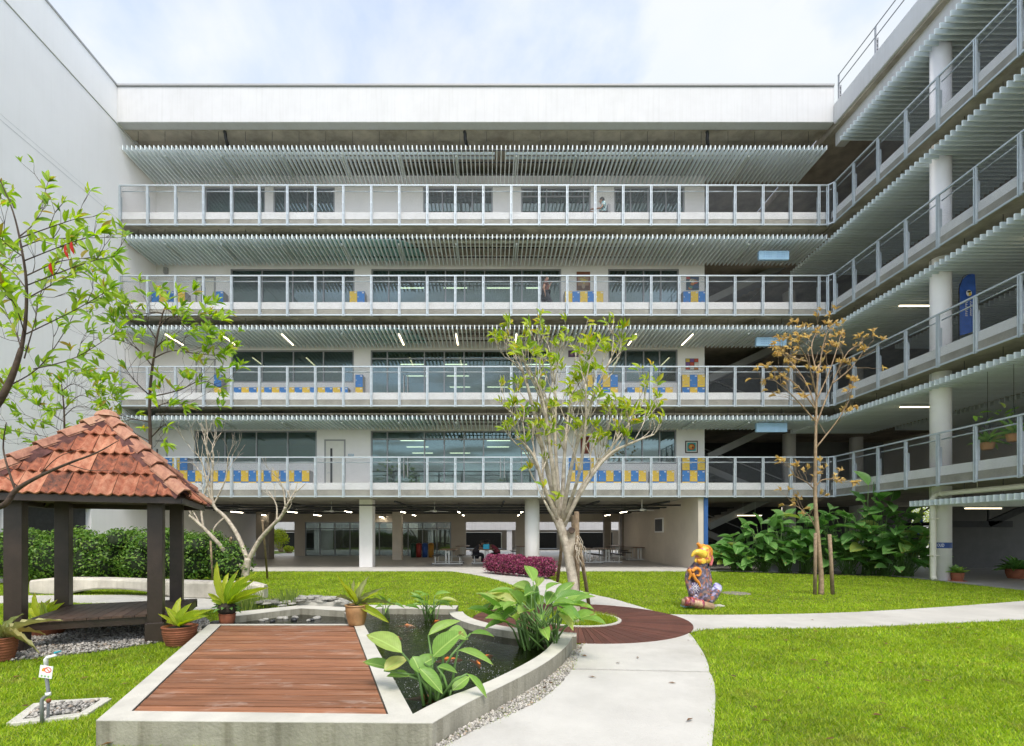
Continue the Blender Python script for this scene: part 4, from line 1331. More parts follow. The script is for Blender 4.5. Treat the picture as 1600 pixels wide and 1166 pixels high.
for i, (tx, ty, w, k) in enumerate([(527,898,.035,0),(548,901,.06,1),(566,903,.085,1),(560,905,.07,0),(583,917,.05,1),(612,930,.05,1),(605,968,.09,0),(515,918,.035,1),(590,922,.05,0),(541,912,.05,0)]):
    tip = P(tx, ty, pb_.y + (-.12,.1,.0,.2,-.1,.1,-.18,.15,.2,-.2)[i])
    put_leaf(LM_FERN2 if k else LM_FERN, t, pb_ + Vector((0,0,.30)), tip, w*1.25, up=(.05,-1,.6), name='frond')
pc = G(281,1009); 
t = pot('potted_fern', 'bright fern in a ribbed terracotta pot on the gravel beside the platform', pc, .215, .285, M['terracotta'], True, 'potted plant')
for i, (tx, ty, w) in enumerate([(277,933,.10),(262,950,.09),(290,945,.10),(306,950,.08),(318,950,.07),(322,958,.06),(247,958,.04),(270,946,.09),(299,962,.07),(255,968,.05)]):
    tip = P(tx, ty, pc.y + (.05,-.15,-.1,.1,-.1,.15,-.1,.15,-.25,.1)[i])
    put_leaf(LM_FERN, t, pc + Vector((0,0,.27)), tip, w*1.15, up=(.05,-1,.7), name='frond')
pd = G(2,1034)
t = pot('potted_fern', 'grey-green fern in a ribbed terracotta pot at the left foot of the pavilion', pd, .155, .31, M['terracotta'], True, 'potted plant')
fern(t, pd + Vector((0,0,.30)), 11, .42, .075, LM_FERN2, 1, .15, 1.2, 4)
pe = G(72,993)
t = pot('potted_fern', 'fern in a wide clay bowl half hidden behind the pavilion bench', pe, .26, .20, M['terracotta'], True, 'potted plant')
for i, (tx, ty) in enumerate([(48,928),(58,938),(72,936),(82,936),(88,942),(40,945),(66,945)]):
    put_leaf(LM_FERN, t, pe + Vector((0,0,.2)), P(tx, ty, pe.y + (-.1,.1,0,.1,-.1,.1,-.2)[i]), .09, up=(.05,-1,.7), name='frond')
pf = G(1496,909)
t = pot('potted_plant', 'bright green plant in a dark clay pot at the foot of the right column', pf, .17, .30, M['terracotta'], True, 'potted plant')
b = MB(); b.lathe([(.24,.0),(.25,.03),(.24,.035)], 20, tuple(pf)); b.build('saucer', mat('red_saucer', (.45,.10,.05), .6), t)
fern(t, pf + Vector((0,0,.28)), 16, .36, .17, LM_POND, 1, .2, 1.3, 8)
pg = G(1587,905)
t = pot('potted_plant', 'dark bushy plant in a terracotta pot at the right edge of the covered floor', pg, .27, .36, M['terracotta'], True, 'potted plant')
fern(t, pg + Vector((0,0,.33)), 34, .55, .15, LM_BROAD, 1, .0, 1.4, 9)
# hanging pots behind the lowest railing of the right wing
for i, (px, py, d, lab) in enumerate([(1543,703,14.6,'hanging orange pot with trailing leaves behind the lowest railing beside the right column'),
                                  (1584,690,14.3,'hanging orange pot with trailing leaves at the right edge of the lowest railing')]):
    base = P(px, py, d); base.x = 15.05 + .08*i; base.y = 755*base.x/(px-CX); base.z = 1.6 - (py-CY)*base.y/F
    t = pot('hanging_pot', lab, base, .17, .22, mat('orange_clay', (.52,.26,.10), .7), False, 'hanging plant')
    b = MB()
    for a in (0, 2.1, 4.2): b.tube([base+Vector((.17*math.cos(a), .17*math.sin(a), .2)), base+Vector((0,0,1.05))], .006, 4)
    b.tube([base+Vector((0,0,1.05)), Vector((base.x, base.y, 6.5))], .006, 4)
    b.build('wire', M['steel'], t)
    fern(t, base + Vector((0,0,.22)), 22, .5, .10, LM_POND, 1, -.2, 1.3, 20+i)
    for q in range(9):
        p = base + Vector((R.uniform(-.5,.5), R.uniform(-.3,.7), .72 + R.uniform(0,.3)))
        put_leaf(LM_POND, t, p, p + Vector((R.uniform(-.2,.2), R.uniform(-.2,.2), R.uniform(.02,.2))), .10)

# ================================================================ POND PLANTS AND KOI
def stems(t, pairs, r=.011):
    b = MB()
    for p, q in pairs:
        p, q = Vector(p), Vector(q); mid = p.lerp(q, .55) + Vector((0,0,.06))
        b.tube([p, mid, q], [r*1.3, r, r*.7], 6)
    b.build('stem', M['stem'], t)
bp = G(688,1098,ZWAT)
t = thing('water_plant', 'bright green broad-leaved water plant nearest the camera in the pond corner', 'plant', tuple(bp))
LV = [(628,1020,573,984,.15),(612,1046,566,1029,.09),(669,993,718,964,.085),(677,1026,717,984,.17),(716,1016,774,1033,.07),(650,1045,684,1021,.12),
      (655,1044,693,1079,.10),(707,1079,733,1054,.10),(730,1053,764,1088,.05),(683,1042,717,1048,.06),(600,1048,636,1024,.11),(640,1057,602,1052,.07),(645,1026,658,1050,.10),(700,985,733,995,.13),(735,990,775,990,.05)]
pr = []
for i, (bx, by, tx, ty, w) in enumerate(LV):
    d0 = bp.y + (-.1,.05,.35,.1,.25,.05,-.2,-.05,-.12,.0,-.1,0,-.1,.4,.45)[i]
    p0, p1_ = P(bx, by, d0), P(tx, ty, d0 + (.1,.05,.12,-.05,.0,.1,-.1,.1,-.05,.05,.1,.05,-.08,0,.1)[i])
    put_leaf(LM_POND, t, p0, p1_, w*1.25, up=(.1,-.62,.8))
    root = bp + Vector((R.uniform(-.16,.16), R.uniform(-.12,.22), 0)); pr.append((root, p0))
stems(t, pr, .012)
def clump(name, label, base, n, H, spread, Lf, wf, me, seed, lean=(0,0), rb=.3, stem_r=.011, lowf=.6):
    r_ = random.Random(seed)
    t = thing(name, label, 'plant', tuple(base)); pr = []
    for i in range(n):
        a = r_.uniform(0, 6.283); k = (i+.5)/n
        rr = spread*math.sqrt(r_.uniform(.02,1))
        h = H*(1.05 - .45*(rr/spread)**1.5)*r_.uniform(lowf,1.05)
        p = Vector(base) + Vector((rr*math.cos(a)+lean[0]*h, rr*math.sin(a)*.8+lean[1]*h, h))
        out = Vector((math.cos(a), math.sin(a), 0))
        el = r_.uniform(-.35, .75) if rr > spread*.4 else r_.uniform(.2, 1.1)
        d = out*math.cos(el) + Vector((0,0,math.sin(el))) + Vector((r_.uniform(-.3,.3), r_.uniform(-.5,.1), 0))
        d.normalize()
        L = Lf*r_.uniform(.7,1.2)
        up = Vector((r_.uniform(-.3,.3), -.45+r_.uniform(-.3,.3), 1))
        put_leaf(me, t, p, p + d*L, wf*L/Lf*r_.uniform(.85,1.15), up=up)
        b0 = Vector(base) + Vector((r_.uniform(-rb,rb), r_.uniform(-rb,rb)*.7, 0))
        pr.append((b0, p))
    stems(t, pr, stem_r)
    return t
c2 = G(835,1022,ZWAT)
clump('water_plant', 'tall dense water plant with drooping leaves against the curved pond wall', c2 + Vector((.12,.35,0)), 52, .86, .62, .42, .16, LM_POND, 3, (-.06,0), .30)
c3 = G(672,969,ZWAT)
clump('water_plant', 'small leafy water plant at the back of the pond', c3, 20, .45, .28, .26, .07, LM_POND, 6, (0,0), .12, .008)
c4 = G(603,966,ZWAT)
clump('water_plant', 'sparse little water plant just right of the tan pot', c4, 7, .34, .14, .22, .06, LM_POND, 16, (0,0), .06, .007)
# reeds in the trough behind the basin
def reeds(name, label, px, py, n, H, wid):
    base = G(px, py, .15); t = thing(name, label, 'reeds', tuple(base))
    b = MB()
    for i in range(n):
        p = base + Vector((R.uniform(-wid,wid), R.uniform(-.12,.12), 0)); h = H*R.uniform(.55,1.1)
        q = p + Vector((R.uniform(-.16,.16), R.uniform(-.1,.1), h)); m_ = p.lerp(q,.5)+Vector((0,0,.04))
        w = .006
        b.add([p-Vector((w,0,0)), p+Vector((w,0,0)), m_+Vector((w,0,0)), m_-Vector((w,0,0)), q], [(0,1,2,3),(3,2,4)])
    b.build('blades', M['reed'], t)
M['reed'] = leaf_mat('reed_blade', (.09,.16,.03), (.24,.30,.07), (.36,.30,.12), .3)
reeds('reed_clump', 'yellowish reeds growing beside the potted fern behind the basin', 385, 955, 120, .50, .26)
reeds('reed_clump', 'upright green reeds in the middle of the trough behind the basin', 452, 952, 90, .44, .14)
reeds('reed_clump', 'thin green reeds by the stacked slates', 420, 953, 60, .30, .14)
# stacked slates
sl = thing('slate_stack', 'dry stack of pale flat slates along the back of the basin', 'stone wall', tuple(G(480,955,.2)))
MB().prism([T(462,948),T(538,950),T(540,943),T(462,942)], .0, .30).build('backing', M['coping'], sl)
for i in range(64):
    t_ = R.random(); px = 395 + 152*t_; row = i % 3
    p = G(px, 950.0 - 2.5*math.sin(t_*3.1), .22); p.y += .12 + R.uniform(-.12,.14)
    p.z = (.24 if px < 460 else .30) + .035*row + R.uniform(0,.012)
    L, w, h = R.uniform(.08,.17), R.uniform(.06,.10), R.uniform(.012,.022)
    n = 6; a0 = R.uniform(0,6)
    poly = [(L*math.cos(a0+2*math.pi*k/n)*R.uniform(.8,1.1), w*math.sin(a0+2*math.pi*k/n)*R.uniform(.8,1.1)) for k in range(n)]
    b = MB(); b.prism(poly, -h, h); me = b.mesh('slate'); me.materials.append(M['slate'])
    o = put('slate', me, sl, p, R.uniform(-.5,.5)); o.rotation_euler = (R.uniform(-.22,.1), R.uniform(-.14,.14), R.uniform(-.5,.5))
ds = thing('dark_slates', 'small pile of black slates under the terracotta fern pot', 'stones', tuple(G(340,977)))
for i in range(7):
    p = G(338 + (i%3)*9, 976, .1); z = .03 + .045*(i//2)
    if i == 6: p = pa.copy(); z = .14
    poly = [((.19 if i<6 else .22)*math.cos(2*math.pi*k/7)*R.uniform(.85,1.1), .13*math.sin(2*math.pi*k/7)*R.uniform(.85,1.1)) for k in range(7)]
    b = MB(); b.prism(poly, -.02, .02); me = b.mesh('slate'); me.materials.append(M['darkslate'])
    put('slate', me, ds, (p.x-.05, p.y+R.uniform(-.03,.1), z), R.uniform(0,3))
bs_ = thing('basin_stones', 'grey stones lying in the shallow basin', 'stones', tuple(G(430,968,.12)))
for i in range(11):
    p = G(400 + i*9.5 + R.uniform(-6,6), 968 + R.uniform(-3,4), .12)
    b = MB(); b.ball((0,0,0), R.uniform(.04,.075), 8, 0, (1.3,.8,.55)); me = b.mesh('stone'); me.materials.append(M['darkslate'] if i % 3 == 0 else M['slate'])
    put('stone', me, bs_, (p.x, p.y, .13), R.uniform(0,3))
# koi
def koi_mesh(m):
    b = MB(); n = 8; prof = [(0,.012),(.05,.03),(.13,.042),(.22,.038),(.32,.022),(.40,.010)]
    vs, fs = [], []
    for i, (y, r_) in enumerate(prof):
        bend = .05*math.sin(y*7)
        for k in range(n):
            a = 2*math.pi*k/n; vs.append((bend + r_*math.cos(a)*.85, y, r_*math.sin(a)))
    for i in range(len(prof)-1):
        for k in range(n): fs.append((i*n+k, i*n+(k+1)%n, (i+1)*n+(k+1)%n, (i+1)*n+k))
    fs.append(tuple(range(n))[::-1])
    b.add(vs, fs, 0, True)
    x = .05*math.sin(2.8)
    b.add([(x,.39,.008),(x-.05,.49,.0),(x,.45,.004),(x+.05,.49,.0)], [(0,1,2),(0,2,3)], 0)
    for s_ in (-1,1): b.add([(s_*.035,.12,-.005),(s_*.095,.19,-.012),(s_*.04,.17,-.008)], [(0,1,2)], 0)
    b.add([(.03,.14,.04),(.045,.22,.062),(.05,.28,.033)], [(0,1,2)], 0)
    me = b.mesh('koi'); me.materials.append(m); return me
KO = [koi_mesh(mat('orange_koi', (.75,.20,.03), .35, .1, 8)), koi_mesh(mat('pale_koi', (.70,.40,.22), .35, .3, 9, col2=(.75,.22,.04)))]
for i, (px, py, a, k, lab) in enumerate([(628,998,1.2,0,'orange koi swimming near the middle of the pond, just above the big leaves'),(650,980,1.3,1,'pale orange koi in the far part of the pond'),
      (690,970,2.8,0,'orange koi beside the small water plant at the back'),(750,1043,.4,0,'reddish koi with a white tail nearest the curved wall'),(722,1031,1.9,0,'red koi behind the front water plant'),
      (770,1024,2.6,0,'orange koi close to the tall dense water plant'),(692,1094,1.5,1,'pale koi under the stems of the nearest water plant')]):
    o = link('koi', KO[k]); p = G(px, py, ZWAT-.02); o.location = (p.x, p.y, ZWAT-.026); o.rotation_euler = (0,0,a); o.scale = (.8,.8,.8)
    tag(o, lab, 'fish', 'koi in the pond')

# ================================================================ CURVED BENCH WALL
def bench():
    n = 34; vs, fs = [], []
    for i in range(n+1):
        t_ = i/n; px = 46 + (412-46)*t_
        yb = 930 + 8*math.sin(min(1,max(0,(t_-.3)/.7))*1.4)
        ctr = G(px, yb)
        endf = min(1, min(t_, 1-t_)*9 + .30)**.7
        top = .44 - .03*t_; bot = .0 if (t_ < .16 or t_ > .60) else .17*math.sin((t_-.16)/.44*math.pi)**.6
        h0 = top - (1-endf)*.10; b0_ = bot + (1-endf)*.06
        wdt = .42*endf + .05
        y0_, y1_ = ctr.y, ctr.y + wdt
        r_ = .05
        vs += [(ctr.x,y0_+.03,b0_),(ctr.x,y0_,b0_+.04),(ctr.x,y0_,h0-r_),(ctr.x,y0_+r_*.5,h0-.01),(ctr.x,y0_+r_,h0),(ctr.x,y1_-r_,h0),(ctr.x,y1_,h0-r_),(ctr.x,y1_,b0_)]
    for i in range(n):
        for k in range(8): fs.append((i*8+k, (i+1)*8+k, (i+1)*8+(k+1)%8, i*8+(k+1)%8))
    fs.append(tuple(range(8))); fs.append(tuple(n*8+k for k in reversed(range(8))))
    b = MB(); b.add(vs, fs, 0, False)
    o = b.build('bench_wall', M['wallconc2'])
    tag(o, 'long curved raw concrete bench wall behind the pavilion', 'bench')
M['wallconc2'] = mat('pale_stained_concrete', (.56,.52,.45), .85, .15, 2.2, .3, 40, stain=.45, streak=.3)
bench()
# ================================================================ GARDEN TAP
tp = thing('garden_tap', 'grey standpipe tap with a small square warning sign wired to it', 'garden tap', tuple(G(66,1131)))
q = G(66,1131); D = q.y
def TP(px, py, dy=0): return P(px, py, D+dy)
b = MB()
b.tube([TP(66,1131), TP(65,1098), TP(66.5,1092), TP(74,1086), TP(75.5,1080), TP(73,1060), TP(72,1038)], .014, 10)
b.tube([TP(75,1126,.06), TP(75.5,1098,.06)], .011, 8, 0)
b.build('pipe', mat('grey_pipe', (.24,.25,.26), .45), tp)
b = MB(); b.tube([TP(72,1040), TP(71.5,1030), TP(74,1027), TP(88,1024)], [.016,.016,.013,.009], 10); b.build('spout', M['whiteplain'], tp)
MB().tube([TP(75.5,1087), TP(75,1082)], .02, 10).build('pipe_joint', M['whiteplain'], tp)
MB().ball(TP(76,1095,.06), .02, 8).build('valve', mat('rusty_valve', (.30,.10,.05), .7), tp)
b = MB(); b.box(-.006,-.03,0,.006,.03,.012); b.build('tap_lever', mat('teal_plastic', (.05,.45,.55), .4), tp).location = TP(90,1020)
c_ = TP(72,1050,-.018); pl = MB()
pl.box(-.054,-.002,-.052,.054,.002,.052); s_ = pl.build('warning_sign', M['whiteplain'], tp); s_.location = c_ + Vector((.0,0,0)); s_.rotation_euler = (0,.14,0)
b = MB(); rp_ = []
for i in range(24):
    a0, a1 = 2*math.pi*i/24, 2*math.pi*(i+1)/24
    b.add([(.015+.030*math.cos(a0), -.0032, .018+.024*math.sin(a0)), (.015+.030*math.cos(a1), -.0032, .018+.024*math.sin(a1)),
           (.015+.023*math.cos(a1), -.0032, .018+.018*math.sin(a1)), (.015+.023*math.cos(a0), -.0032, .018+.018*math.sin(a0))], [(0,3,2,1)], 0)
b.bar((-.005,-.0034,.036),(.036,-.0034,.001),.0008,.006)
b.add([(-.036,-.003,.004),(-.012,-.003,.002),(-.006,-.003,.03),(-.022,-.003,.034),(-.034,-.003,.02)], [(0,1,2,3,4)], 1)
for xx in (-.03,-.002,.026): b.ball((xx,-.003,-.036), .009, 8, 2, (1,.1,1))
b.build('prohibition_symbol', [mat('sign_red', (.75,.06,.05), .5), mat('sign_orange', (.75,.33,.04), .5), mat('sign_green', (.25,.45,.2), .5)], s_)
# ================================================================ TREES AND HEDGES
class Leaves:
    """collects leaves; the 290 nearest become single leaf objects, the rest one foliage part"""
    def __init__(s, me): s.me = me; s.L = []
    def add(s, base, tip, w, up=(0,0,1)): s.L.append((Vector(base), Vector(tip), w, Vector(up)))
    def build(s, parent, cap=290):
        s.L.sort(key=lambda q: q[0].y)
        for q in s.L[:cap]: put_leaf(s.me, parent, *q)
        rest = s.L[cap:]
        if rest:
            v0 = np.array([tuple(v.co) + (1,) for v in s.me.vertices]); f0 = np.array([tuple(p.vertices) for p in s.me.polygons])
            V, Fc = [], []
            for i, q in enumerate(rest):
                m = np.array(leaf_mtx(*q)); V.append((v0 @ m.T)[:, :3]); Fc.append(f0 + i*len(v0))
            o = raw_mesh('foliage', np.vstack(V), np.vstack(Fc), s.me.materials[0], True)
            o.parent = parent
            if parent.type == 'EMPTY': o.matrix_parent_inverse = Matrix.Translation(-parent.location)
            tag(o, kind='stuff')

def rot_rand(d, lo, hi, r_, up=.0):
    ax = d.orthogonal().normalized(); ax.rotate(Quaternion(d, r_.uniform(0, 6.283)))
    v = d.copy(); v.rotate(Quaternion(ax, math.radians(r_.uniform(lo, hi))))
    v = (v + Vector((0,0,up))).normalized()
    return v

def twig(b, p, d, L, r, lev, tips, r_, spread=(18,42), up=.18, nch=(2,3), curve=.12, n=6):
    pts = [p.copy()]; rad = [r]
    q = p.copy(); dd = d.copy()
    for i in range(3):
        dd = (dd + Vector((r_.uniform(-curve,curve), r_.uniform(-curve,curve), r_.uniform(-curve*.3,curve) + up*.25))).normalized()
        q = q + dd*L/3; pts.append(q.copy()); rad.append(r*(1-.13*(i+1)))
    b.tube(pts, rad, n if r > .012 else 5)
    if lev == 0: tips.append((q, dd, pts)); return
    for k in range(r_.randint(*nch)):
        twig(b, q - dd*L*r_.uniform(0,.06), rot_rand(dd, *spread, r_, up), L*r_.uniform(.62,.95), r*r_.uniform(.55,.68), lev-1, tips, r_, spread, up, nch, curve, n)

def limb(b, pts, r0, r1, n=8):
    P3 = [Vector(p) for p in pts]; out = []
    for i in range(len(P3)-1):
        a, b_, c, d = P3[max(0,i-1)], P3[i], P3[i+1], P3[min(len(P3)-1,i+2)]
        for k in range(4):
            t = k/4
            out.append(.5*((2*b_)+(c-a)*t+(2*a-5*b_+4*c-d)*t*t+(3*b_-a-3*c+d)*t**3))
    out.append(P3[-1])
    N = len(out)
    b.tube(out, [r0+(r1-r0)*i/(N-1) for i in range(N)], n)
    return out

def bark(name, c, c2, scale=9):
    m = mat(name, c, .85, .3, scale, .5, 30, col2=c2); return m
M['bark_grey'] = bark('grey_bark', (.60,.53,.43), (.30,.25,.19))
M['bark_dark'] = bark('dark_bark', (.10,.065,.045), (.035,.022,.018))
M['bark_tan'] = bark('tan_bark', (.40,.29,.185), (.22,.15,.09))
M['stake'] = bark('stake_wood', (.33,.24,.15), (.17,.12,.08), 12)
M['leaf_y'] = leaf_mat('yellow_green_leaf', (.19,.33,.03), (.46,.52,.05), (.52,.36,.05), .45)
M['leaf_l'] = leaf_mat('lance_leaf', (.15,.30,.03), (.40,.54,.06), (.36,.24,.06), .48)
M['leaf_dry'] = leaf_mat('dry_leaf', (.42,.27,.09), (.68,.52,.22), (.26,.15,.07), .35)
M['leaf_h'] = leaf_mat('hedge_leaf', (.05,.14,.02), (.20,.34,.06), (.28,.38,.08), .30)
M['leaf_p'] = leaf_mat('purple_leaf', (.14,.015,.05), (.48,.10,.22), (.36,.26,.14), .30)
M['leaf_red'] = leaf_mat('red_leaf', (.55,.03,.02), (.70,.06,.04), None, .4)
LM_Y = leaf_mesh('leaf', M['leaf_y'], 1.0, 4, .22, .14, .55)
LM_L = leaf_mesh('leaf', M['leaf_l'], 1.0, 4, .14, .12, .48)
LM_D = leaf_mesh('leaf', M['leaf_dry'], 1.0, 3, .3, .22, .45)
LM_R = leaf_mesh('leaf', M['leaf_red'], 1.0, 4, .14, .12, .48)

# ---- multi-stemmed tree in the round deck
def deck_tree():
    r_ = random.Random(4); base = G(898, 976); D = base.y
    t = thing('frangipani_tree', 'pale-barked many-stemmed tree with sparse yellow-green leaves growing in the round deck', 'tree', tuple(base))
    def q(x, y, dd=0): return P(x, y, D+dd)
    b = MB()
    limb(b, [base, q(897,930), q(893,895), q(884,850), q(873,812)], .100, .072, 12)
    b.tube([q(898,985), q(898,972)], [.13,.105], 12)
    limb(b, [q(888,870), q(893,842), q(893,830,-.06)], .08, .065, 10)
    b.build('trunk', M['bark_grey'], t)
    MB().lathe([(.062,0),(.05,.004)], 12, (0,0,0)).build('cut_stub', M['bark_dark'], t).matrix_basis = Matrix.Translation(q(893,829,-.12)) @ Matrix.Rotation(math.radians(80), 4, 'X')
    limbs = [([(876,818,0),(850,762,-.15),(838,722,-.3),(822,696,-.4)], .044, .018),
             ([(875,815,0),(853,725,.1),(836,650,.2),(820,590,.25),(808,565,.25)], .050, .015),
             ([(874,812,0),(862,720,-.2),(851,640,-.35),(836,590,-.5)], .048, .015),
             ([(878,818,0),(881,730,.3),(889,640,.5),(905,565,.6)], .042, .013),
             ([(880,822,0),(912,762,-.1),(950,712,-.1),(988,692,-.2),(1022,679,-.25)], .040, .012),
             ([(878,815,0),(896,715,-.4),(925,625,-.6),(955,560,-.75)], .040, .013),
             ([(882,822,0),(915,750,.2),(955,700,.4),(992,650,.5)], .036, .013),
             ([(876,812,0),(868,700,.5),(868,620,.8),(862,560,1.0)], .038, .013),
             ([(880,815,0),(905,740,-.6),(915,660,-.9),(915,600,-1.1)], .035, .013),
             ([(836,655,.2),(812,652,.1),(795,642,0)], .022, .014),
             ([(885,860,0),(868,815,-.2),(856,793,-.3),(850,782,-.3)], .04, .014)]
    tips = []; lv = Leaves(LM_Y)
    for pts, r0, r1 in limbs:
        lb_ = MB(); o = limb(lb_, [q(*p) for p in pts], r0, r1)
        n = len(o)
        short = len(pts) < 4 or pts[0][1] > 850
        for k in range(1 if short else 8):
            i = int(n*(.34 + .62*k/8)); i = min(i, n-2)
            d = (o[i+1]-o[i]).normalized(); d = rot_rand(d, 15, 55, r_, .25)
            twig(lb_, o[i], d, r_.uniform(.26,.48), (r0+(r1-r0)*i/n)*.5, 2 if k % 2 else 1, tips, r_, (15,42), .3)
        d = (o[-1]-o[-2]).normalized()
        for k in range(2): twig(lb_, o[-1], rot_rand(d, 10, 35, r_, .2), r_.uniform(.22,.4), r1*.8, 1 if k else 0, tips, r_, (15,40), .3)
        lb_.build('branch', M['bark_grey'], t)
    for p, d, pts in tips:
        for k in range(r_.randint(2,4)):
            a = rot_rand(d, 40, 95, r_, .1); L = r_.uniform(.10,.19)
            lv.add(p - d*r_.uniform(0,.07), p + a*L, L*r_.uniform(.30,.42), (a+Vector((0,0,1.2))+Vector((r_.uniform(-.6,.6),-.4,0))))
    lv.build(t)
    return D
DT = deck_tree()
def stake(label, p, q, r=.03, group=None):
    b = MB(); b.tube([p, Vector(p).lerp(Vector(q),.5)+Vector((.006,0,0)), q], [r*1.05, r, r*.95], 8)
    o = b.build('support_stake', M['stake']); tag(o, label, 'stake', group); return o
stake('pale leaning stake left of the tree in the round deck', P(871,908,10.6)*1 - Vector((0,0,0)), P(879,838,9.4), .035)
stake('dark leaning stake right of the tree in the round deck', G(922,958,.02), P(905,850,DT-.05), .035)
stake('thick upright stake tied to the tree in the round deck', G(902,968,.02), P(901,800,DT-.12), .045)
stake('short upright stake behind the tree in the round deck', G(895,958,.02), P(895,806,DT+.2), .03)
b = MB()
for k in range(16):
    p = P(R.uniform(899,907), R.uniform(838,858), DT-.18); 
    pts = [p]
    for j in range(4): pts.append(pts[-1] + Vector((R.uniform(-.03,.05), R.uniform(-.04,.03), R.uniform(-.12,.02))))
    b.tube(pts, .006, 4)
tag(b.build('rope_tie', mat('pale_rope', (.55,.48,.38), .9)), 'loose pale strips of cloth rope knotted round the stake and trunk', 'rope')

# ---- bare frangipani on the left
def bare_tree():
    r_ = random.Random(8); D = 15.6; base = Vector(((383-CX)*D/F, D, 0))
    t = thing('bare_tree', 'leafless forked grey tree between the pavilion and the undercroft', 'tree', tuple(base))
    def q(x, y, dd=0): return P(x, y, D+dd)
    b = MB(); limb(b, [base, q(384,892), q(388,872)], .14, .11, 10); b.build('trunk', M['bark_grey'], t)
    ls = [([(388,876,0),(405,845,0),(425,822,-.2),(440,806,-.3),(446,792,-.4)], .085, .04, 1),
          ([(384,892,0),(360,872,-.3),(340,848,-.5),(318,825,-.6),(296,805,-.7)], .085, .04, 1),
          ([(386,874,0),(372,838,.2),(352,808,.3),(335,792,.3),(331,765,.3),(333,720,.2)], .08, .03, 3),
          ([(446,792,-.4),(443,768,-.4),(436,748,-.5)], .03, .016, 1), ([(432,818,-.2),(432,790,-.1),(420,768,0)], .03, .016, 1),
          ([(352,808,.3),(335,825,.2),(330,850,.1)], .035, .02, 0), ([(318,825,-.6),(315,790,-.5),(327,740,-.5),(322,700,-.5)], .035, .016, 3),
          ([(333,790,.3),(352,750,.4),(356,715,.4)], .03, .014, 2), ([(331,790,.3),(318,730,.2),(305,705,.1)], .03, .014, 2),
          ([(440,806,-.3),(455,788,-.2),(448,765,-.1)], .025, .014, 1)]
    for pts, r0, r1, k in ls:
        lb_ = MB(); o = limb(lb_, [q(*p) for p in pts], r0, r1); tips = []
        for j in range(k*2):
            i = int(len(o)*r_.uniform(.55,.98)); d = rot_rand((o[min(i+1,len(o)-1)]-o[i-1]).normalized(), 20, 50, r_, .3)
            twig(lb_, o[i], d, r_.uniform(.35,.6), r1*.75, 2 if k > 1 else 1, tips, r_, (18,42), .25, (2,2), .16)
        lb_.build('branch', M['bark_grey'], t)
bare_tree()
stake('thin leaning pole right of the leafless tree', G(418,905), P(410,813,15.4), .035)
stake('dark short pole left of the leafless tree', G(355,905), P(361,840,15.3), .04)
stake('pale upright pole at the left of the leafless tree', P(332,905,14.9), P(329,845,14.9), .03)

# ---- foreground tree entering from the left edge
def left_tree():
    r_ = random.Random(15); D = 4.7
    def q(x, y, dd=0): return P(x, y, D+dd)
    t = thing('young_tree', 'tall young tree at the left edge with long bright leaves, three of them red', 'tree', tuple(P(-190,1040,D)))
    b = MB(); t.location = (q(-120,834).x, D, 0)
    limb(b, [Vector((q(-130,834).x, D, 0)), q(-90,760), q(-40,680), q(0,625), q(20,585), q(33,545)], .050, .020, 10)
    limb(b, [q(33,548), q(40,500), q(41,440), q(33,385), q(20,330), q(-5,270)], .017, .004, 8)
    b.build('trunk', M['bark_dark'], t)
    B = [([(31,372),(91,351),(122,341)],0,.10),([(32,387),(72,373),(110,374)],.1,.1),([(37,408),(106,381),(158,365)],-.1,.1),
         ([(41,431),(96,408),(152,403)],.12,.1),([(42,446),(134,411),(180,401)],-.12,.1),([(43,466),(91,440),(122,424)],.1,.1),
         ([(41,522),(120,483),(172,452)],-.1,.1),([(52,577),(120,558),(187,515)],.12,.12),([(10,605),(60,575),(100,520),(125,470)],.2,.1),
         ([(33,545),(25,520),(15,500),(2,470)],.2,.1),([(22,325),(14,310),(2,300)],.1,.1),([(35,400),(20,390),(0,372)],-.2,.1),([(38,560),(55,500),(62,462),(80,430)],.25,.08),
         ([(38,520),(25,480),(5,450)],-.2,.1),([(30,370),(55,345),(75,285)],.2,.08),([(40,450),(20,425),(-5,408)],.15,.1)]
    lv = Leaves(LM_L)
    for pts, dd, _ in B:
        lb_ = MB(); n0 = len(pts)
        o = limb(lb_, [q(x, y, dd*2.2*i/(n0-1)) for i, (x, y) in enumerate(pts)], .0062, .0022, 6)
        N = len(o)
        for i in range(2, N):
            f = i/(N-1)
            if f < .25: continue
            tg = (o[i]-o[i-1]).normalized()
            for k in range(2 if f < .85 else 6):
                if r_.random() < .12: continue
                a = rot_rand(tg, 35 if f < .9 else 12, 75, r_, .05 if f < .9 else .25); L = r_.uniform(.10,.165)
                a.y *= .5; a.normalize()
                lv.add(o[i], o[i] + a*L, L*r_.uniform(.25,.34), Vector((r_.uniform(-.5,.5),-.9,r_.uniform(.2,1))))
        lb_.build('branch', M['bark_dark'], t)
        for k in range(3):     # bare twigs
            i = r_.randint(1,N-2); tw = MB(); tips = []
            twig(tw, o[i], rot_rand((o[i+1]-o[i]).normalized(), 20, 50, r_, .0), .16, .0035, 1, tips, r_, n=5)
            tw.build('twig', M['bark_dark'], t)
            for p, d, _p in tips:
                for k2 in range(3):
                    a = rot_rand(d, 20, 70, r_, .1); L = r_.uniform(.06,.11); lv.add(p, p+a*L, L*.28, (r_.uniform(-.5,.5),-.9,.6))
    lv.build(t)
    for x, y, L in ((103,382,.135),(112,377,.12),(79,410,.115)):
        p = q(x, y, -.15); put_leaf(LM_R, t, p, p + Vector((.012,0,-L)), .035, up=(0,-1,.2))
left_tree()
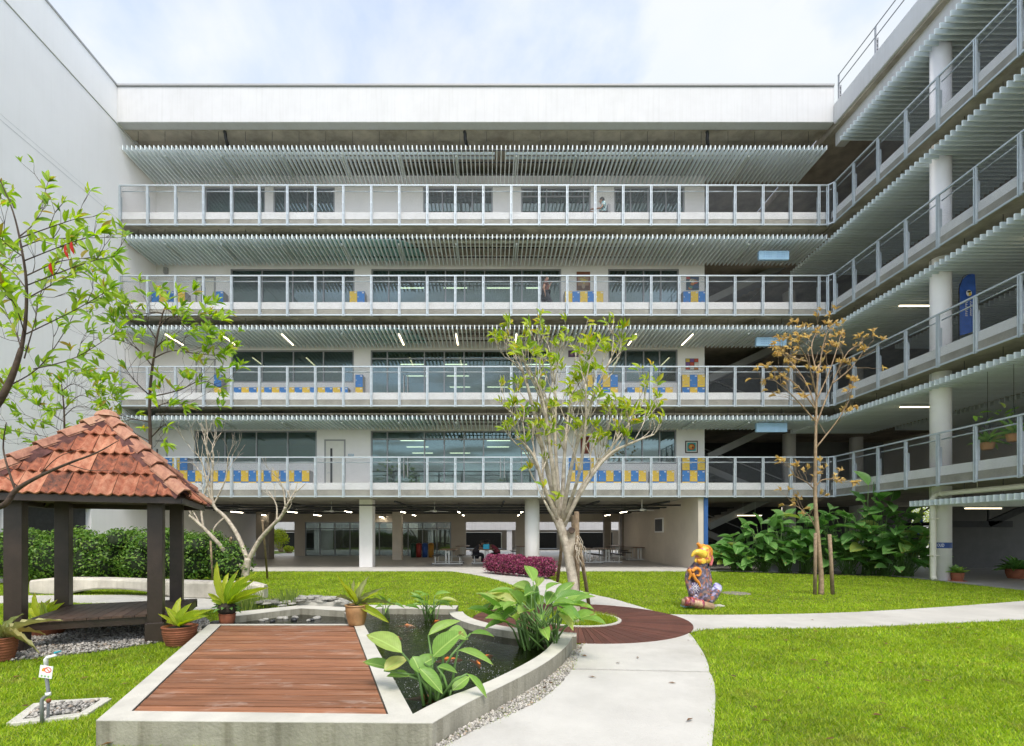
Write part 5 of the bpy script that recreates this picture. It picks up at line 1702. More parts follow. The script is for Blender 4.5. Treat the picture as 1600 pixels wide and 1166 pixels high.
def low_tree():
    r_ = random.Random(25); D = 5.6
    def q(x, y, dd=0): return P(x, y, D+dd)
    t = thing('young_tree', 'spreading branch of a young tree crossing in front of the tiled roof', 'tree', (q(-160,834).x, D-.6, 0))
    b = MB(); limb(b, [Vector((q(-160,834).x, D-.6, 0)), q(-110,820,-.6), q(-40,800,-.7), q(5,790,-.8), q(25,766,-.8), q(60,745,-.8), q(105,725,-.8), q(150,708,-.8), q(186,688,-.8)], .042, .003, 8)
    limb(b, [q(25,768,-.8), q(15,740,-.8), q(5,700,-.75), q(10,660,-.75)], .012, .004, 6)
    for pts in ([(60,745),(90,715),(130,700)],[(105,725),(140,735),(175,735)],[(28,760),(8,745),(-10,738)]): limb(b, [q(x,y,-.8) for x,y in pts], .006, .002, 5)
    b.build('trunk', M['bark_dark'], t)
low_tree()
def mid_tree(name, label, D, trunk, branches, r0, seed, dens, leafL, leafw, me, bk, jitter=.3, stemfoot=None, spread_px=None):
    r_ = random.Random(seed)
    def q(x, y, dd=0): return P(x, y, D+dd)
    foot = Vector(((trunk[0][0]-CX)*D/F, D, 0))
    t = thing(name, label, 'tree', tuple(foot))
    b = MB(); tr_ = limb(b, [foot] + [q(*p) for p in trunk], r0, r0*.25, 8); b.build('trunk', bk, t)
    lv = Leaves(me)
    for pts in branches:
        lb_ = MB(); dd = r_.uniform(-jitter, jitter)*2; n0 = len(pts)
        o = limb(lb_, [q(x, y, dd*i/(n0-1)) for i, (x, y) in enumerate(pts)], r0*.32, r0*.1, 6); N = len(o); tips = []
        for k in range(dens):
            i = int(N*(.3 + .68*k/dens)); i = min(max(i,1),N-1)
            d = rot_rand((o[i]-o[i-1]).normalized(), 20, 60, r_, .12)
            twig(lb_, o[i], d, leafL*r_.uniform(1.6,3.2), r0*.1, 1, tips, r_, (20,50), .08, (1,2), .2, 5)
        tips.append((o[-1], (o[-1]-o[-2]).normalized(), o))
        lb_.build('branch', bk, t)
        for p, d, _p in tips:
            for k in range(r_.randint(4,7)):
                a = rot_rand(d, 15, 80, r_, .08); L = leafL*r_.uniform(.65,1.15)
                lv.add(p - d*r_.uniform(0,.06), p + a*L, L*leafw*r_.uniform(.8,1.2), a*.0 + Vector((r_.uniform(-.6,.6), -.7, r_.uniform(.2,1.1))))
    lv.build(t)
mid_tree('slim_tree', 'slim young tree with layered leafy branches rising behind the pavilion roof', 10.2,
         [(236,760),(235,690),(234,620),(240,560),(250,505),(258,480)],
         [[(236,620),(215,600),(195,575)],[(240,560),(270,548),(310,553),(340,556)],[(240,575),(215,545),(190,533)],[(244,530),(225,505),(195,502)],[(250,510),(270,495),(300,512)],
          [(236,620),(280,610),(315,595),(348,608)],[(236,660),(210,655),(185,648)],[(236,640),(260,630),(285,632)],[(235,690),(205,676),(178,672)],[(235,685),(255,665),(262,668)],[(242,545),(262,530),(285,545)],[(254,490),(240,488),(220,492)],[(258,480),(280,500),(295,520)]],
         .045, 31, 8, .20, .30, LM_L, M['bark_dark'])
mid_tree('slim_tree', 'small-leaved slim tree against the white wall left of the pavilion roof peak', 9.2,
         [(102,760),(101,700),(100,640),(96,600)],
         [[(101,660),(70,640),(40,622)],[(100,640),(125,618),(150,628)],[(101,690),(60,680),(15,672)],[(100,620),(85,605),(60,603)],[(98,610),(115,600),(138,612)],[(101,680),(80,665),(30,645)],[(101,650),(120,635),(145,640)],[(101,700),(75,695),(45,690)]],
         .03, 33, 8, .15, .30, LM_L, M['bark_dark'])
mid_tree('slim_tree', 'thin tree with dry yellow-brown leaves between two stakes on the right lawn', 12.6,
         [(1283,900),(1279,850),(1274,785),(1274,720),(1275,660),(1276,615),(1279,570)],
         [[(1275,665),(1300,600),(1325,550),(1345,540)],[(1275,640),(1245,602),(1212,578)],[(1276,620),(1262,565),(1245,535)],[(1277,600),(1285,545),(1296,508)],[(1275,700),(1310,655),(1330,620)],
          [(1276,625),(1298,575),(1315,520)],[(1276,640),(1255,590),(1222,552)],[(1278,590),(1268,545),(1275,520)],[(1275,660),(1240,620),(1205,590)],[(1300,600),(1330,575),(1352,545)],[(1262,565),(1240,560),(1215,545)],
          [(1280,838),(1264,806),(1240,788)],[(1276,770),(1262,755),(1238,742)],[(1275,760),(1285,750),(1305,748)]],
         .066, 35, 7, .125, .36, LM_D, M['bark_tan'], .45)
stake('left wooden stake beside the thin dry-leaved tree', G(1273,930), P(1274,833,12.55), .04)
stake('right wooden stake beside the thin dry-leaved tree', G(1301,930), P(1296,835,12.55), .045)

# ---- leaf clouds
def leaf_cloud(name, sampler, n, size, m, parent):
    """n leaf-shaped faces placed by sampler(n) -> points, outward normals"""
    p, nr = sampler(n)
    nr = nr + rng.normal(0, .55, nr.shape); nr /= np.linalg.norm(nr, axis=1)[:,None]
    a = rng.normal(0, 1, nr.shape); a -= nr*(a*nr).sum(1)[:,None]; a /= np.linalg.norm(a,axis=1)[:,None]
    c = np.cross(nr, a)
    L = size*rng.uniform(.6,1.25,n)[:,None]; w = L*.5
    V = np.stack([p - a*L*.5, p + c*w*.5 + nr*L*.1, p + a*L*.5 - nr*L*.12, p - c*w*.5 + nr*L*.1], 1).reshape(-1,3)
    o = raw_mesh(name, V, np.arange(n*4).reshape(-1,4), m)
    o.parent = parent
    if parent.type == 'EMPTY': o.matrix_parent_inverse = Matrix.Translation(-parent.location)
    return tag(o, kind='stuff')
def blobs_sampler(blobs):
    B = np.array(blobs)
    def f(n):
        vol = (B[:,3]*B[:,4]*B[:,5])**.67; k = rng.choice(len(B), n, p=vol/vol.sum())
        d = rng.normal(0,1,(n,3)); d /= np.linalg.norm(d,axis=1)[:,None]
        d[:,2] = np.where(d[:,2] < -.75, -d[:,2], d[:,2])
        rr = rng.uniform(.72,1.08,n)[:,None]
        p = B[k,:3] + d*B[k,3:6]*rr
        p[:,2] = np.maximum(p[:,2], .04)
        return p, d
    return f
def hedge(name, label, cat, blobs, n, size, m, corem):
    c = np.array(blobs)[:,:3].mean(0)
    t = thing(name, label, cat, (c[0], c[1], 0))
    b = MB()
    for x,y,z,rx,ry,rz in blobs: b.ball((x,y,z), 1, 10, 0, (rx*.74,ry*.74,rz*.74))
    b.build('core', corem, t)
    leaf_cloud('foliage', blobs_sampler(blobs), n, size, m, t)
M['core'] = mat('dark_twig_core', (.02,.032,.012), .95, .3, 8)
M['corep'] = mat('purple_twig_core', (.05,.012,.02), .95, .3, 8)
bl = []
r_ = random.Random(3)
for i in range(26):
    x = -15.4 + 7.0*i/25; ht = 1.55 + .15*math.sin(i*1.1) - (.45 if i > 23 else 0)
    bl.append((x + r_.uniform(-.15,.15), 15.6 + r_.uniform(-.25,.3), ht*.5, .6, .75, ht*.56))
    bl.append((x + r_.uniform(-.2,.2), 15.3 + r_.uniform(-.2,.4), ht*.82, .42, .5, .38))
hedge('hedge', 'dense green hedge along the white wall behind the pavilion', 'hedge', bl, 26000, .105, M['leaf_h'], M['core'])
bl = []
for i in range(12):
    t_ = i/11; x = .0 + 2.05*t_; y = 19.4 - 2.4*t_
    bl.append((x + r_.uniform(-.06,.06), y, .36, .36, .42, .40)); bl.append((x + r_.uniform(-.1,.1), y, .58 + r_.uniform(-.06,.1), .24, .28, .2))
hedge('purple_hedge', 'low clipped purple hedge beside the path in front of the undercroft', 'hedge', bl, 13000, .062, M['leaf_p'], M['corep'])

# ---- bank of big-leaved plants on the right
def bank():
    r_ = random.Random(6)
    xs = [(1158,894,1.25),(1174,894,1.75),(1200,895,2.05),(1235,896,2.25),(1268,897,2.35),(1300,898,2.45),(1335,899,2.6),(1368,900,3.1),(1395,901,2.95),(1420,902,2.35),(1430,903,1.6)]
    desc = ['shortest at the left end beside the statue','second from the left end of the bank','third from the left end of the bank','fourth from the left, left of the thin dry tree','just left of the thin dry tree trunk',
            'just right of the thin dry tree trunk','fifth from the right end of the bank','the tallest, with one big upright leaf','second tallest, right of the tallest one','second from the right end beside the column','at the right end beside the column and pipe']
    for i, (px, py, H) in enumerate(xs):
        base = G(px, py); base.z = .01; base.y += .35
        c = clump('calathea_clump', 'large dark green broad-leaved clump, '+desc[i], base, 40, H*1.06, .85, .66, .40, LM_BROAD, 60+i, (0,-.06), .22, .012, .28)
        c['group'] = 'broad-leaved plants along the right wing'
        if i in (7, 8):
            p = base + Vector((.05,-.2,H*.95)); put_leaf(LM_BROAD, c, p, p + Vector((.12+.1*(i-7),-.05,.72)), .42, up=(.2,-1,.2))
bank()
# ================================================================ LOCKERS
def Y2(px, y=22.5): return (px-CX)*y/F
lock_door = {}
def locker_bank(k, px0, n, tiers, start, label, w=11.9, y=22.55):
    zf = ZT[k]-1.40
    x0 = Y2(px0, y); dw = w*y/F
    t = thing('locker_bank', label, 'lockers', (x0, y, zf), 'lockers in the galleries')
    T_ = [(.02,.53),(.53,1.06),(1.06,1.65)]
    for ti in tiers:
        z0, z1 = T_[ti]
        MB().box(x0, y+.02, zf+z0, x0+n*dw, WY-.004, zf+z1-.004).build('carcass', M['lockgrey'], t)
        for i in range(n):
            c = (i + ti + (0 if start == 'B' else 1)) % 2
            key = (round(dw,3), round(z1-z0,3), c)
            if key not in lock_door:
                b = MB(); b.box(.008,0,.008,dw-.008,.018,z1-z0-.012); b.box(dw-.12,-.004,z1-z0-.10,dw-.03,-.0002,z1-z0-.05,1); b.box(.03,-.012,(z1-z0)*.5,.06,-.0002,(z1-z0)*.5+.05,1)
                for q in (.1,.13,.16): b.box(dw*.35,-.002,.07+q*.3,dw*.75,-.0004,.075+q*.3,2)
                me = b.mesh('locker_door'); [me.materials.append(x) for x in ((M['blue'],M['yellow'])[c], M['whiteplain'], M['lockgrey'])]; lock_door[key] = me
            put('locker_door', lock_door[key], t, (x0+i*dw, y, zf+z0))
    return t
A = (0,1,2); B_ = (0,1)
for k, px, n, ti, s, lab in [
 (1,188,3,A,'B','three blue and yellow lockers at the far left end of the third gallery'),
 (1,236.5,3,A,'B','three blue and yellow lockers left of the narrow lone yellow one on the third gallery'),
 (1,277,1,A,'Y','single yellow locker left of the door on the third gallery'),
 (1,337,1,A,'B','single blue locker right of the door on the third gallery'),
 (1,546,2,A,'Y','yellow and blue locker pair between the left and middle windows of the third gallery'),
 (1,882.5,4,A,'Y','four lockers under the brown flower painting on the third gallery'),
 (1,931,1,A,'Y','single yellow locker right of the flower painting on the third gallery'),
 (1,1067.5,3,A,'B','three lockers under the colourful picture on the third gallery'),
 (2,190,2,A,'B','stacked blue and yellow lockers at the far left end of the second gallery'),
 (2,334,1,A,'B','single blue locker right of the door on the second gallery'),
 (2,365,15,B_,'Y','long low row of lockers under the left window of the second gallery'),
 (2,555,1,A,'B','single tall blue locker right of the left window on the second gallery'),
 (2,918,4,A,'Y','stacked lockers left of the right window on the second gallery'),
 (2,980,6,B_,'Y','low row of lockers under the right window of the second gallery'),
 (2,1066,3,A,'Y','three stacked lockers under the picture of squares on the second gallery'),
 (3,257,3,A,'B','stacked lockers beside the far left door on the lowest gallery'),
 (3,293,16,B_,'Y','long low row of lockers under the left window of the lowest gallery'),
 (3,887,4,A,'B','stacked lockers under the dark red wall hanging on the lowest gallery'),
 (3,935,3,B_,'Y','low three-locker row right of the dark red wall hanging on the lowest gallery'),
 (3,974,3,B_,'B','low three-locker row under the left half of the right window, lowest gallery'),
 (3,1018,3,B_,'B','low three-locker row under the right half of the right window, lowest gallery'),
 (3,1066,3,A,'Y','three stacked lockers under the framed teal picture on the lowest gallery')]:
    locker_bank(k, px, n, ti, s, lab)
# ================================================================ PICTURES AND SIGNS
def flat(c, w=1): return mat('print_'+str(len(bpy.data.materials)), c, .6, .12, 14)
PC = {}
def col(c):
    if c not in PC: PC[c] = flat(c)
    return PC[c]
def picture(label, x0, x1, y0, y1, bg, shapes, frame=None, y=WY-.012, cat='picture', name='picture'):
    X0, X1, Z0, Z1 = XW(x0,y), XW(x1,y), ZW(y1,y), ZW(y0,y)
    t = thing(name, label, cat, ((X0+X1)/2, y, Z0))
    if frame:
        b = MB(); w = .045
        b.box(X0-w,y-.03,Z0-w,X1+w,y+.004,Z0); b.box(X0-w,y-.03,Z1,X1+w,y+.004,Z1+w); b.box(X0-w,y-.03,Z0,X0,y+.004,Z1); b.box(X1,y-.03,Z0,X1+w,y+.004,Z1)
        b.build('picture_frame', frame, t)
    b = MB(); mats = [col(bg)]; b.box(X0,y-.018,Z0,X1,y,Z1)
    W_, H_ = X1-X0, Z1-Z0
    for i, (kind, c, cx, cz, a, d) in enumerate(shapes):
        if col(c) not in mats: mats.append(col(c))
        mi = mats.index(col(c)); yy = y - .020 - .0016*i
        if kind == 'r':
            q = [(X0+cx*W_, yy, Z0+cz*H_), (X0+(cx+a)*W_, yy, Z0+cz*H_), (X0+(cx+a)*W_, yy, Z0+(cz+d)*H_), (X0+cx*W_, yy, Z0+(cz+d)*H_)]; b.add(q, [(0,1,2,3)], mi)
        else:
            n = 14; q = [(X0+(cx+a*math.cos(6.283*j/n))*W_, yy, Z0+(cz+d*math.sin(6.283*j/n))*H_) for j in range(n)]; b.add(q, [tuple(range(n))], mi)
    b.build('canvas', mats, t)
    return t
Yl, Br, Or = (.62,.45,.07), (.20,.07,.03), (.62,.20,.04)
rr = random.Random(2)
fl = [('r',(.34,.20,.10),.1,.12,.8,.7),('r',(.13,.06,.03),.05,.0,.9,.25),('c',(.40,.30,.20),.5,.22,.13,.14)] + [('c',Yl if i%2 else (.50,.42,.08),.5+.26*math.cos(i*1.1)*rr.random(),.52+.2*math.sin(i*1.7)*rr.random(),.075,.06) for i in range(14)]
picture('brown painting of a vase of yellow flowers above lockers on the third gallery', 901, 922, 425, 454, Br, fl)
sh = [('r',(.45,.06,.05),.0,.82,.3,.18),('r',(.03,.06,.16),.4,.84,.6,.14)] + [('c',[Or,(.10,.28,.20),(.70,.55,.36),(.03,.10,.22),(.55,.10,.04)][i%5],rr.uniform(.15,.85),rr.uniform(.12,.72),.15,.11) for i in range(13)]
picture('colourful abstract picture above lockers at the right end of the third gallery', 1072, 1092, 433, 453.5, (.03,.08,.13), sh)
sh = []
for i in range(3):
    for j in range(3):
        sh.append(('r',[(.55,.09,.05),Yl,(.70,.66,.60),(.20,.10,.30),(.60,.22,.05)][(i*2+j*3)%5],i*.333+.015,j*.333+.015,.30,.30))
picture('picture of nine bright plain squares above lockers on the second gallery', 1071, 1091, 560.5, 578, (.05,.04,.04), sh)
picture('framed teal picture with an orange round shape on the lowest gallery', 1072, 1088.5, 690.5, 706.5, (.66,.66,.60), [('r',(.03,.33,.32),.1,.1,.8,.8),('c',Br,.52,.5,.33,.33),('c',Or,.5,.48,.28,.26),('c',Yl,.44,.55,.1,.12),('c',(.12,.05,.03),.62,.42,.09,.1)], col((.07,.04,.03)))
picture('dark red patterned wall hanging behind the deck tree on the lowest gallery', 907, 921, 682, 709, (.17,.03,.015), [('c',(.42,.14,.08),.35,.28,.13,.1),('c',(.42,.14,.08),.68,.28,.13,.1),('c',(.06,.01,.008),.5,.62,.2,.2),('c',(.36,.10,.06),.5,.82,.12,.08)])
picture('small purple picture behind the deck tree on the second gallery', 888, 905.5, 548, 558, (.13,.07,.15), [('c',(.35,.2,.3),.3,.5,.14,.3),('c',(.25,.28,.15),.7,.45,.16,.3)])
picture('small pale notice right of the white door on the lowest gallery', 544, 553, 709.5, 713, (.40,.52,.62), [('r',(.66,.70,.74),.1,.55,.8,.2),('r',(.66,.70,.74),.1,.2,.6,.2)], cat='sign', name='door_sign')
for k, (x0, x1, y0, y1, txt, lab) in enumerate([(1186,1233,392,405.5,1,'hanging pale blue sign under the louvres of the third gallery'),(1182,1229,527,540.5,1,'hanging pale blue sign under the louvres of the second gallery'),(1182,1230,661,675,0,'plain hanging pale blue sign under the louvres of the lowest gallery')]):
    y = 21.3; X0, X1, Z0, Z1 = XW(x0,y), XW(x1,y), ZW(y1,y), ZW(y0,y)
    t = thing('hanging_sign', lab, 'sign', ((X0+X1)/2, y, Z0), 'hanging signs at the stair bay')
    MB().box(X0,y,Z0,X1,y+.12,Z1).build('sign_panel', M['paleblue'], t)
    b = MB()
    for x in (X0+.12, X1-.12): b.tube([(x,y+.06,Z1),(x,y+.06,Z1+1.0)], .014, 5)
    b.build('suspension_rod', M['rail'], t)
    if txt:
        b = MB()
        for c_ in (0,1):
            for r2 in range(3):
                x = X0+.2+c_*.58; z = Z1-.10-.09*r2
                for s_ in range(4): b.box(x+.1*s_, y-.003, z, x+.1*s_+rr.uniform(.05,.085), y-.0005, z+.018)
        b.build('sign_text', mat('sign_text_blue', (.16,.33,.60), .5), t)
# column band with lettering
def band(cx_, cy_, rad, z0, z1):
    t = thing('column_band', 'dark blue lettered band wrapped round the right white column', 'sign', (cx_, cy_-rad, z0))
    b = MB(); n = 40; vs, fs = [], []
    for i in range(n+1):
        a = 2*math.pi*i/n
        for z in (z0, z1): vs.append((cx_+(rad+.006)*math.cos(a), cy_+(rad+.006)*math.sin(a), z))
    for i in range(n): fs.append((2*i,2*i+2,2*i+3,2*i+1))
    b.add(vs, fs, 0, True); b.build('band', M['bluepaint2'], t)
    cu = bpy.data.curves.new('lettering','FONT'); cu.body = 'OUD'; cu.size = (z1-z0)*.95; cu.extrude = .001
    cu.materials.append(M['whiteplain'])
    tmp = bpy.data.objects.new('lettering', cu); COL.objects.link(tmp)
    me = bpy.data.meshes.new_from_object(tmp.evaluated_get(bpy.context.evaluated_depsgraph_get())); bpy.data.objects.remove(tmp)
    me.transform(Matrix.Rotation(math.pi/2, 4, 'X'))
    xs = [v.co.x for v in me.vertices]; w = max(xs)-min(xs)
    a_end = math.radians(-86)
    for v in me.vertices:
        a = math.radians(-150) + (v.co.x - min(xs))/w*math.radians(34)
        rr_ = rad + .010 - v.co.y
        v.co = Vector((cx_+rr_*math.cos(a), cy_+rr_*math.sin(a), z0 + .055*(z1-z0)/.2 + v.co.z*.8))
    o = link('lettering', me, t); me.update()
M['bluepaint2'] = mat('navy_band', (.012,.055,.22), .5, .05, 6)
zb0, zb1 = 1.6-(857-CY)*16.1/F, 1.6-(848-CY)*16.1/F
band(15.38, 16.5, .287, zb0, zb1)
# feather flags
def flag(label, base, H, W_, txt=True, rz=.15):
    t = thing('feather_flag', label, 'flag', tuple(base))
    b = MB(); b.tube([base, base+Vector((0,0,H*.55)), base+Vector((0,0,H*.80)), base+Vector((W_*.25,0,H*.93)), base+Vector((W_*1.0,0,H))], [.02,.018,.014,.01,.006], 8); b.build('pole', M['black'], t)
    b = MB(); n = 14; vs = []; fs = []
    for i in range(n+1):
        f = i/n; z = H*(.31+.69*f)
        xl = .012 if f < .75 else W_*((f-.75)/.25)**1.9*.98
        zr = min(z + .0, H*1.0)
        zz = z if f < 1 else H
        for j in range(5):
            s_ = j/4; x = xl + (W_-xl)*s_
            zb = z - (.10*W_ if False else 0) - (.35*W_*(1-s_)*(1-f)*.8) + .0
            if f > .999: zb = H
            vs.append(base + Vector((x, .035*math.sin(s_*5+f*9)*(1-f*.6), zb)))
    for i in range(n):
        for j in range(4): fs.append((i*5+j, i*5+j+1, (i+1)*5+j+1, (i+1)*5+j))
    b.add(vs, fs, 0, True); b.build('flag_cloth', M['flagblue'], t)
    if txt:
        b = MB(); cx_ = W_*.52
        n = 20; b.add([base+Vector((cx_+.16*W_*2*.55*math.cos(6.283*i/n), -.055, H*.735+.16*W_*2*.6*math.sin(6.283*i/n))) for i in range(n)], [tuple(range(n))], 0)
        b.add([base+Vector((cx_+.03+.09*W_*math.cos(6.283*i/n), -.058, H*.722+.10*W_*math.sin(6.283*i/n))) for i in range(n)], [tuple(range(n))], 1)
        b.add([base+Vector((cx_+x*W_*.16, -.060, H*.742+z*W_*.16)) for x,z in ((-.9,.2),(-.2,.65),(.8,.6),(.5,.0),(-.4,-.1))], [(0,1,2,3,4)], 2)
        b.build('emblem', [M['whiteplain'], M['yellow'], M['black']], t)
        b = MB(); rr = random.Random(5)
        for c_ in range(2):
            z = H*.645
            for k in range(7):
                h = rr.uniform(.04,.06); x = W_*(.30+.28*c_)
                b.box(base.x+x, base.y-.058, base.z+z-h, base.x+x+.11*W_*1.3, base.y-.056, base.z+z-h+.016); b.box(base.x+x, base.y-.058, base.z+z-h+.016, base.x+x+.03, base.y-.056, base.z+z)
                z -= h+.022
        b.build('flag_lettering', M['whiteplain'], t)
M['flagblue'] = leaf_mat('blue_flag_cloth', (.09,.19,.62), (.09,.19,.62), None, .35, .7)
zf4 = ZT[2]-1.40
p = Vector((15.86, 16.35, ZT[2]-1.25))
flag('blue feather flag with a round emblem behind the second railing of the right wing', p, 1.6+(834-423)*16.35/755 - p.z, .55)
flag('blue feather flag seen through the right wing beyond the plants', Vector((19.6, 22.35, .1)), 2.35, .42, False)

# ================================================================ STRIP LIGHTS
SX = [258,345,440,534,623,712.5,807,900,994,1083,1170]
sl_me = {}
for key, m_ in (('on','lamp_gal'),('off','lamp_off'),('room','lamp_room'),('bright','lamp_on')):
    b = MB(); b.box(-.042,0,.03,.042,1.25,.07,1); b.box(-.028,.03,0,.028,1.22,.03,0)
    me = b.mesh('tube'); me.materials.append(M[m_]); me.materials.append(M['lamp_off']); sl_me[key] = me
for k in range(4):
    zl = ZT[k] + 1.60 if k else 18.10
    for i, px in enumerate(SX):
        lit = k == 2 and i in (0,1,2,4,5,6,8,9)
        y = 21.05; x = (px-CX)*y/F
        t = thing('strip_light', f'{ORD[i]} from the left of the {"lit" if lit else "unlit"} tube lights in the louvres over the {GAL[k]}' if False else f'{"lit" if lit else "unlit"} tube light among the louvres of the {GAL[k]}, {ORD[i]} from the left', 'strip light', (x, y, zl-.02), 'tube lights in the gallery louvres')
        o = put('tube', sl_me['on' if lit else 'off'], t, (x, y, zl-.10)) 
for i, (zl, x, y, lab) in enumerate([(ZT[2]+1.6, 15.6, 14.1, 'lit tube light under the louvres just above the blue feather flag'),(ZT[2]+1.6, 15.55, 18.4, 'lit tube light under the louvres left of the right column, third level'),
      (ZT[3]+1.6, 15.5, 18.3, 'lit tube light behind the dry tree under the second level louvres of the right wing'),(2.55, 15.9, 16.2, 'lit tube light under the lowest louvres right of the column'),(2.55,16.6,14.6,'lit tube light under the lowest louvres at the right edge'),(2.6, 12.2, 23.9, 'white tube light hanging in the dark stair bay')]):
    t = thing('strip_light', lab, 'strip light', (x, y, zl), 'tube lights of the right wing')
    o = put('tube', sl_me['on'], t, (x, y, zl-.12), -math.pi/2)
    if i == 5:
        b = MB()
        for dx in (.3,.9): b.tube([(x+dx,y,zl-.05),(x+dx,y,3.2)], .008, 4)
        b.build('suspension_wire', M['lamp_off'], t)
# classroom lights behind the glass
for k in (1,2,3):
    n_ = 0
    for cxp in (-4.6,-2.4,-.2,1.8):
        for y in (24.6,26.4,28.4):
            if (k == 1 and y > 25) or (k > 1 and (int(cxp*10)+int(y*10)+k) % 3 == 0): continue
            n_ += 1
            t = thing('classroom_light', f'lit classroom tube behind the middle glass of the {GAL[k]}, {ORD[n_-1]} from left', 'ceiling light', (cxp, y, ZT[k]+1.42), 'classroom lights')
            put('tube', sl_me['room'], t, (cxp, y, ZT[k]+1.42), -math.pi/2)
# small wall lamp and cameras
b = MB(); b.box(0,0,0,.16,.12,.28); b.box(.02,-.05,.02,.14,0,.12)
o = b.build('wall_speaker', M['lockgrey']); o.location = (XW(258), 22.87, ZW(429)); tag(o, 'small grey box fixed high on the wall at the left of the third gallery', 'wall box')

# ================================================================ STATUE
def skin_mesh(verts, edges, radii, root=0, sub=2):
    me = bpy.data.meshes.new('tmp'); bm = bmesh.new(); L = bm.verts.layers.skin.verify()
    vs = []
    for i, (v, r_) in enumerate(zip(verts, radii)):
        q = bm.verts.new(v); q[L].radius = (r_, r_) if not hasattr(r_, '__len__') else r_; q[L].use_root = (i == root); vs.append(q)
    for a, b_ in edges: bm.edges.new((vs[a], vs[b_]))
    bm.to_mesh(me); bm.free()
    o = bpy.data.objects.new('tmp', me); COL.objects.link(o)
    o.modifiers.new('skin','SKIN').use_smooth_shade = True
    s = o.modifiers.new('sub','SUBSURF'); s.levels = sub; s.render_levels = sub
    dg = bpy.context.evaluated_depsgraph_get(); dg.update()
    out = bpy.data.meshes.new_from_object(o.evaluated_get(dg))
    bpy.data.objects.remove(o); bpy.data.meshes.remove(me)
    out.polygons.foreach_set('use_smooth', [True]*len(out.polygons))
    return out
def mosaic(name, cols, scale, dots=True):
    m = bpy.data.materials.new(name); n, l = nodes_of(m); bs = n['Principled BSDF']; bs.inputs['Roughness'].default_value = .35
    tc = n.new('ShaderNodeTexCoord'); v = n.new('ShaderNodeTexVoronoi'); v.inputs['Scale'].default_value = scale
    ns = n.new('ShaderNodeTexNoise'); ns.inputs['Scale'].default_value = 3; mxv = n.new('ShaderNodeMix'); mxv.data_type = 'VECTOR'; mxv.inputs['Factor'].default_value = .12
    l.new(tc.outputs['Object'], ns.inputs['Vector']); l.new(tc.outputs['Object'], mxv.inputs['A']); l.new(ns.outputs['Color'], mxv.inputs['B']); l.new(mxv.outputs['Result'], v.inputs['Vector'])
    sp = n.new('ShaderNodeSeparateColor'); l.new(v.outputs['Color'], sp.inputs[0])
    rp = n.new('ShaderNodeValToRGB'); rp.color_ramp.interpolation = 'CONSTANT'
    for i, c in enumerate(cols):
        e = rp.color_ramp.elements[0] if i == 0 else (rp.color_ramp.elements[1] if i == 1 else rp.color_ramp.elements.new(.5))
        e.position = i/len(cols); e.color = tuple(c)+(1,)
    l.new(sp.outputs[0], rp.inputs[0])
    v2 = n.new('ShaderNodeTexVoronoi'); v2.inputs['Scale'].default_value = scale*5; l.new(tc.outputs['Object'], v2.inputs['Vector'])
    lt = n.new('ShaderNodeMath'); lt.operation = 'LESS_THAN'; lt.inputs[1].default_value = .26; l.new(v2.outputs['Distance'], lt.inputs[0])
    mx = n.new('ShaderNodeMix'); mx.data_type = 'RGBA'; l.new(rp.outputs[0], mx.inputs['A']); mx.inputs['B'].default_value = (.5,.44,.36,1)
    m2 = n.new('ShaderNodeMath'); m2.operation = 'MULTIPLY'; m2.inputs[1].default_value = .6 if dots else 0; l.new(lt.outputs[0], m2.inputs[0]); l.new(m2.outputs[0], mx.inputs['Factor'])
    l.new(mx.outputs['Result'], bs.inputs['Base Color'])
    return m
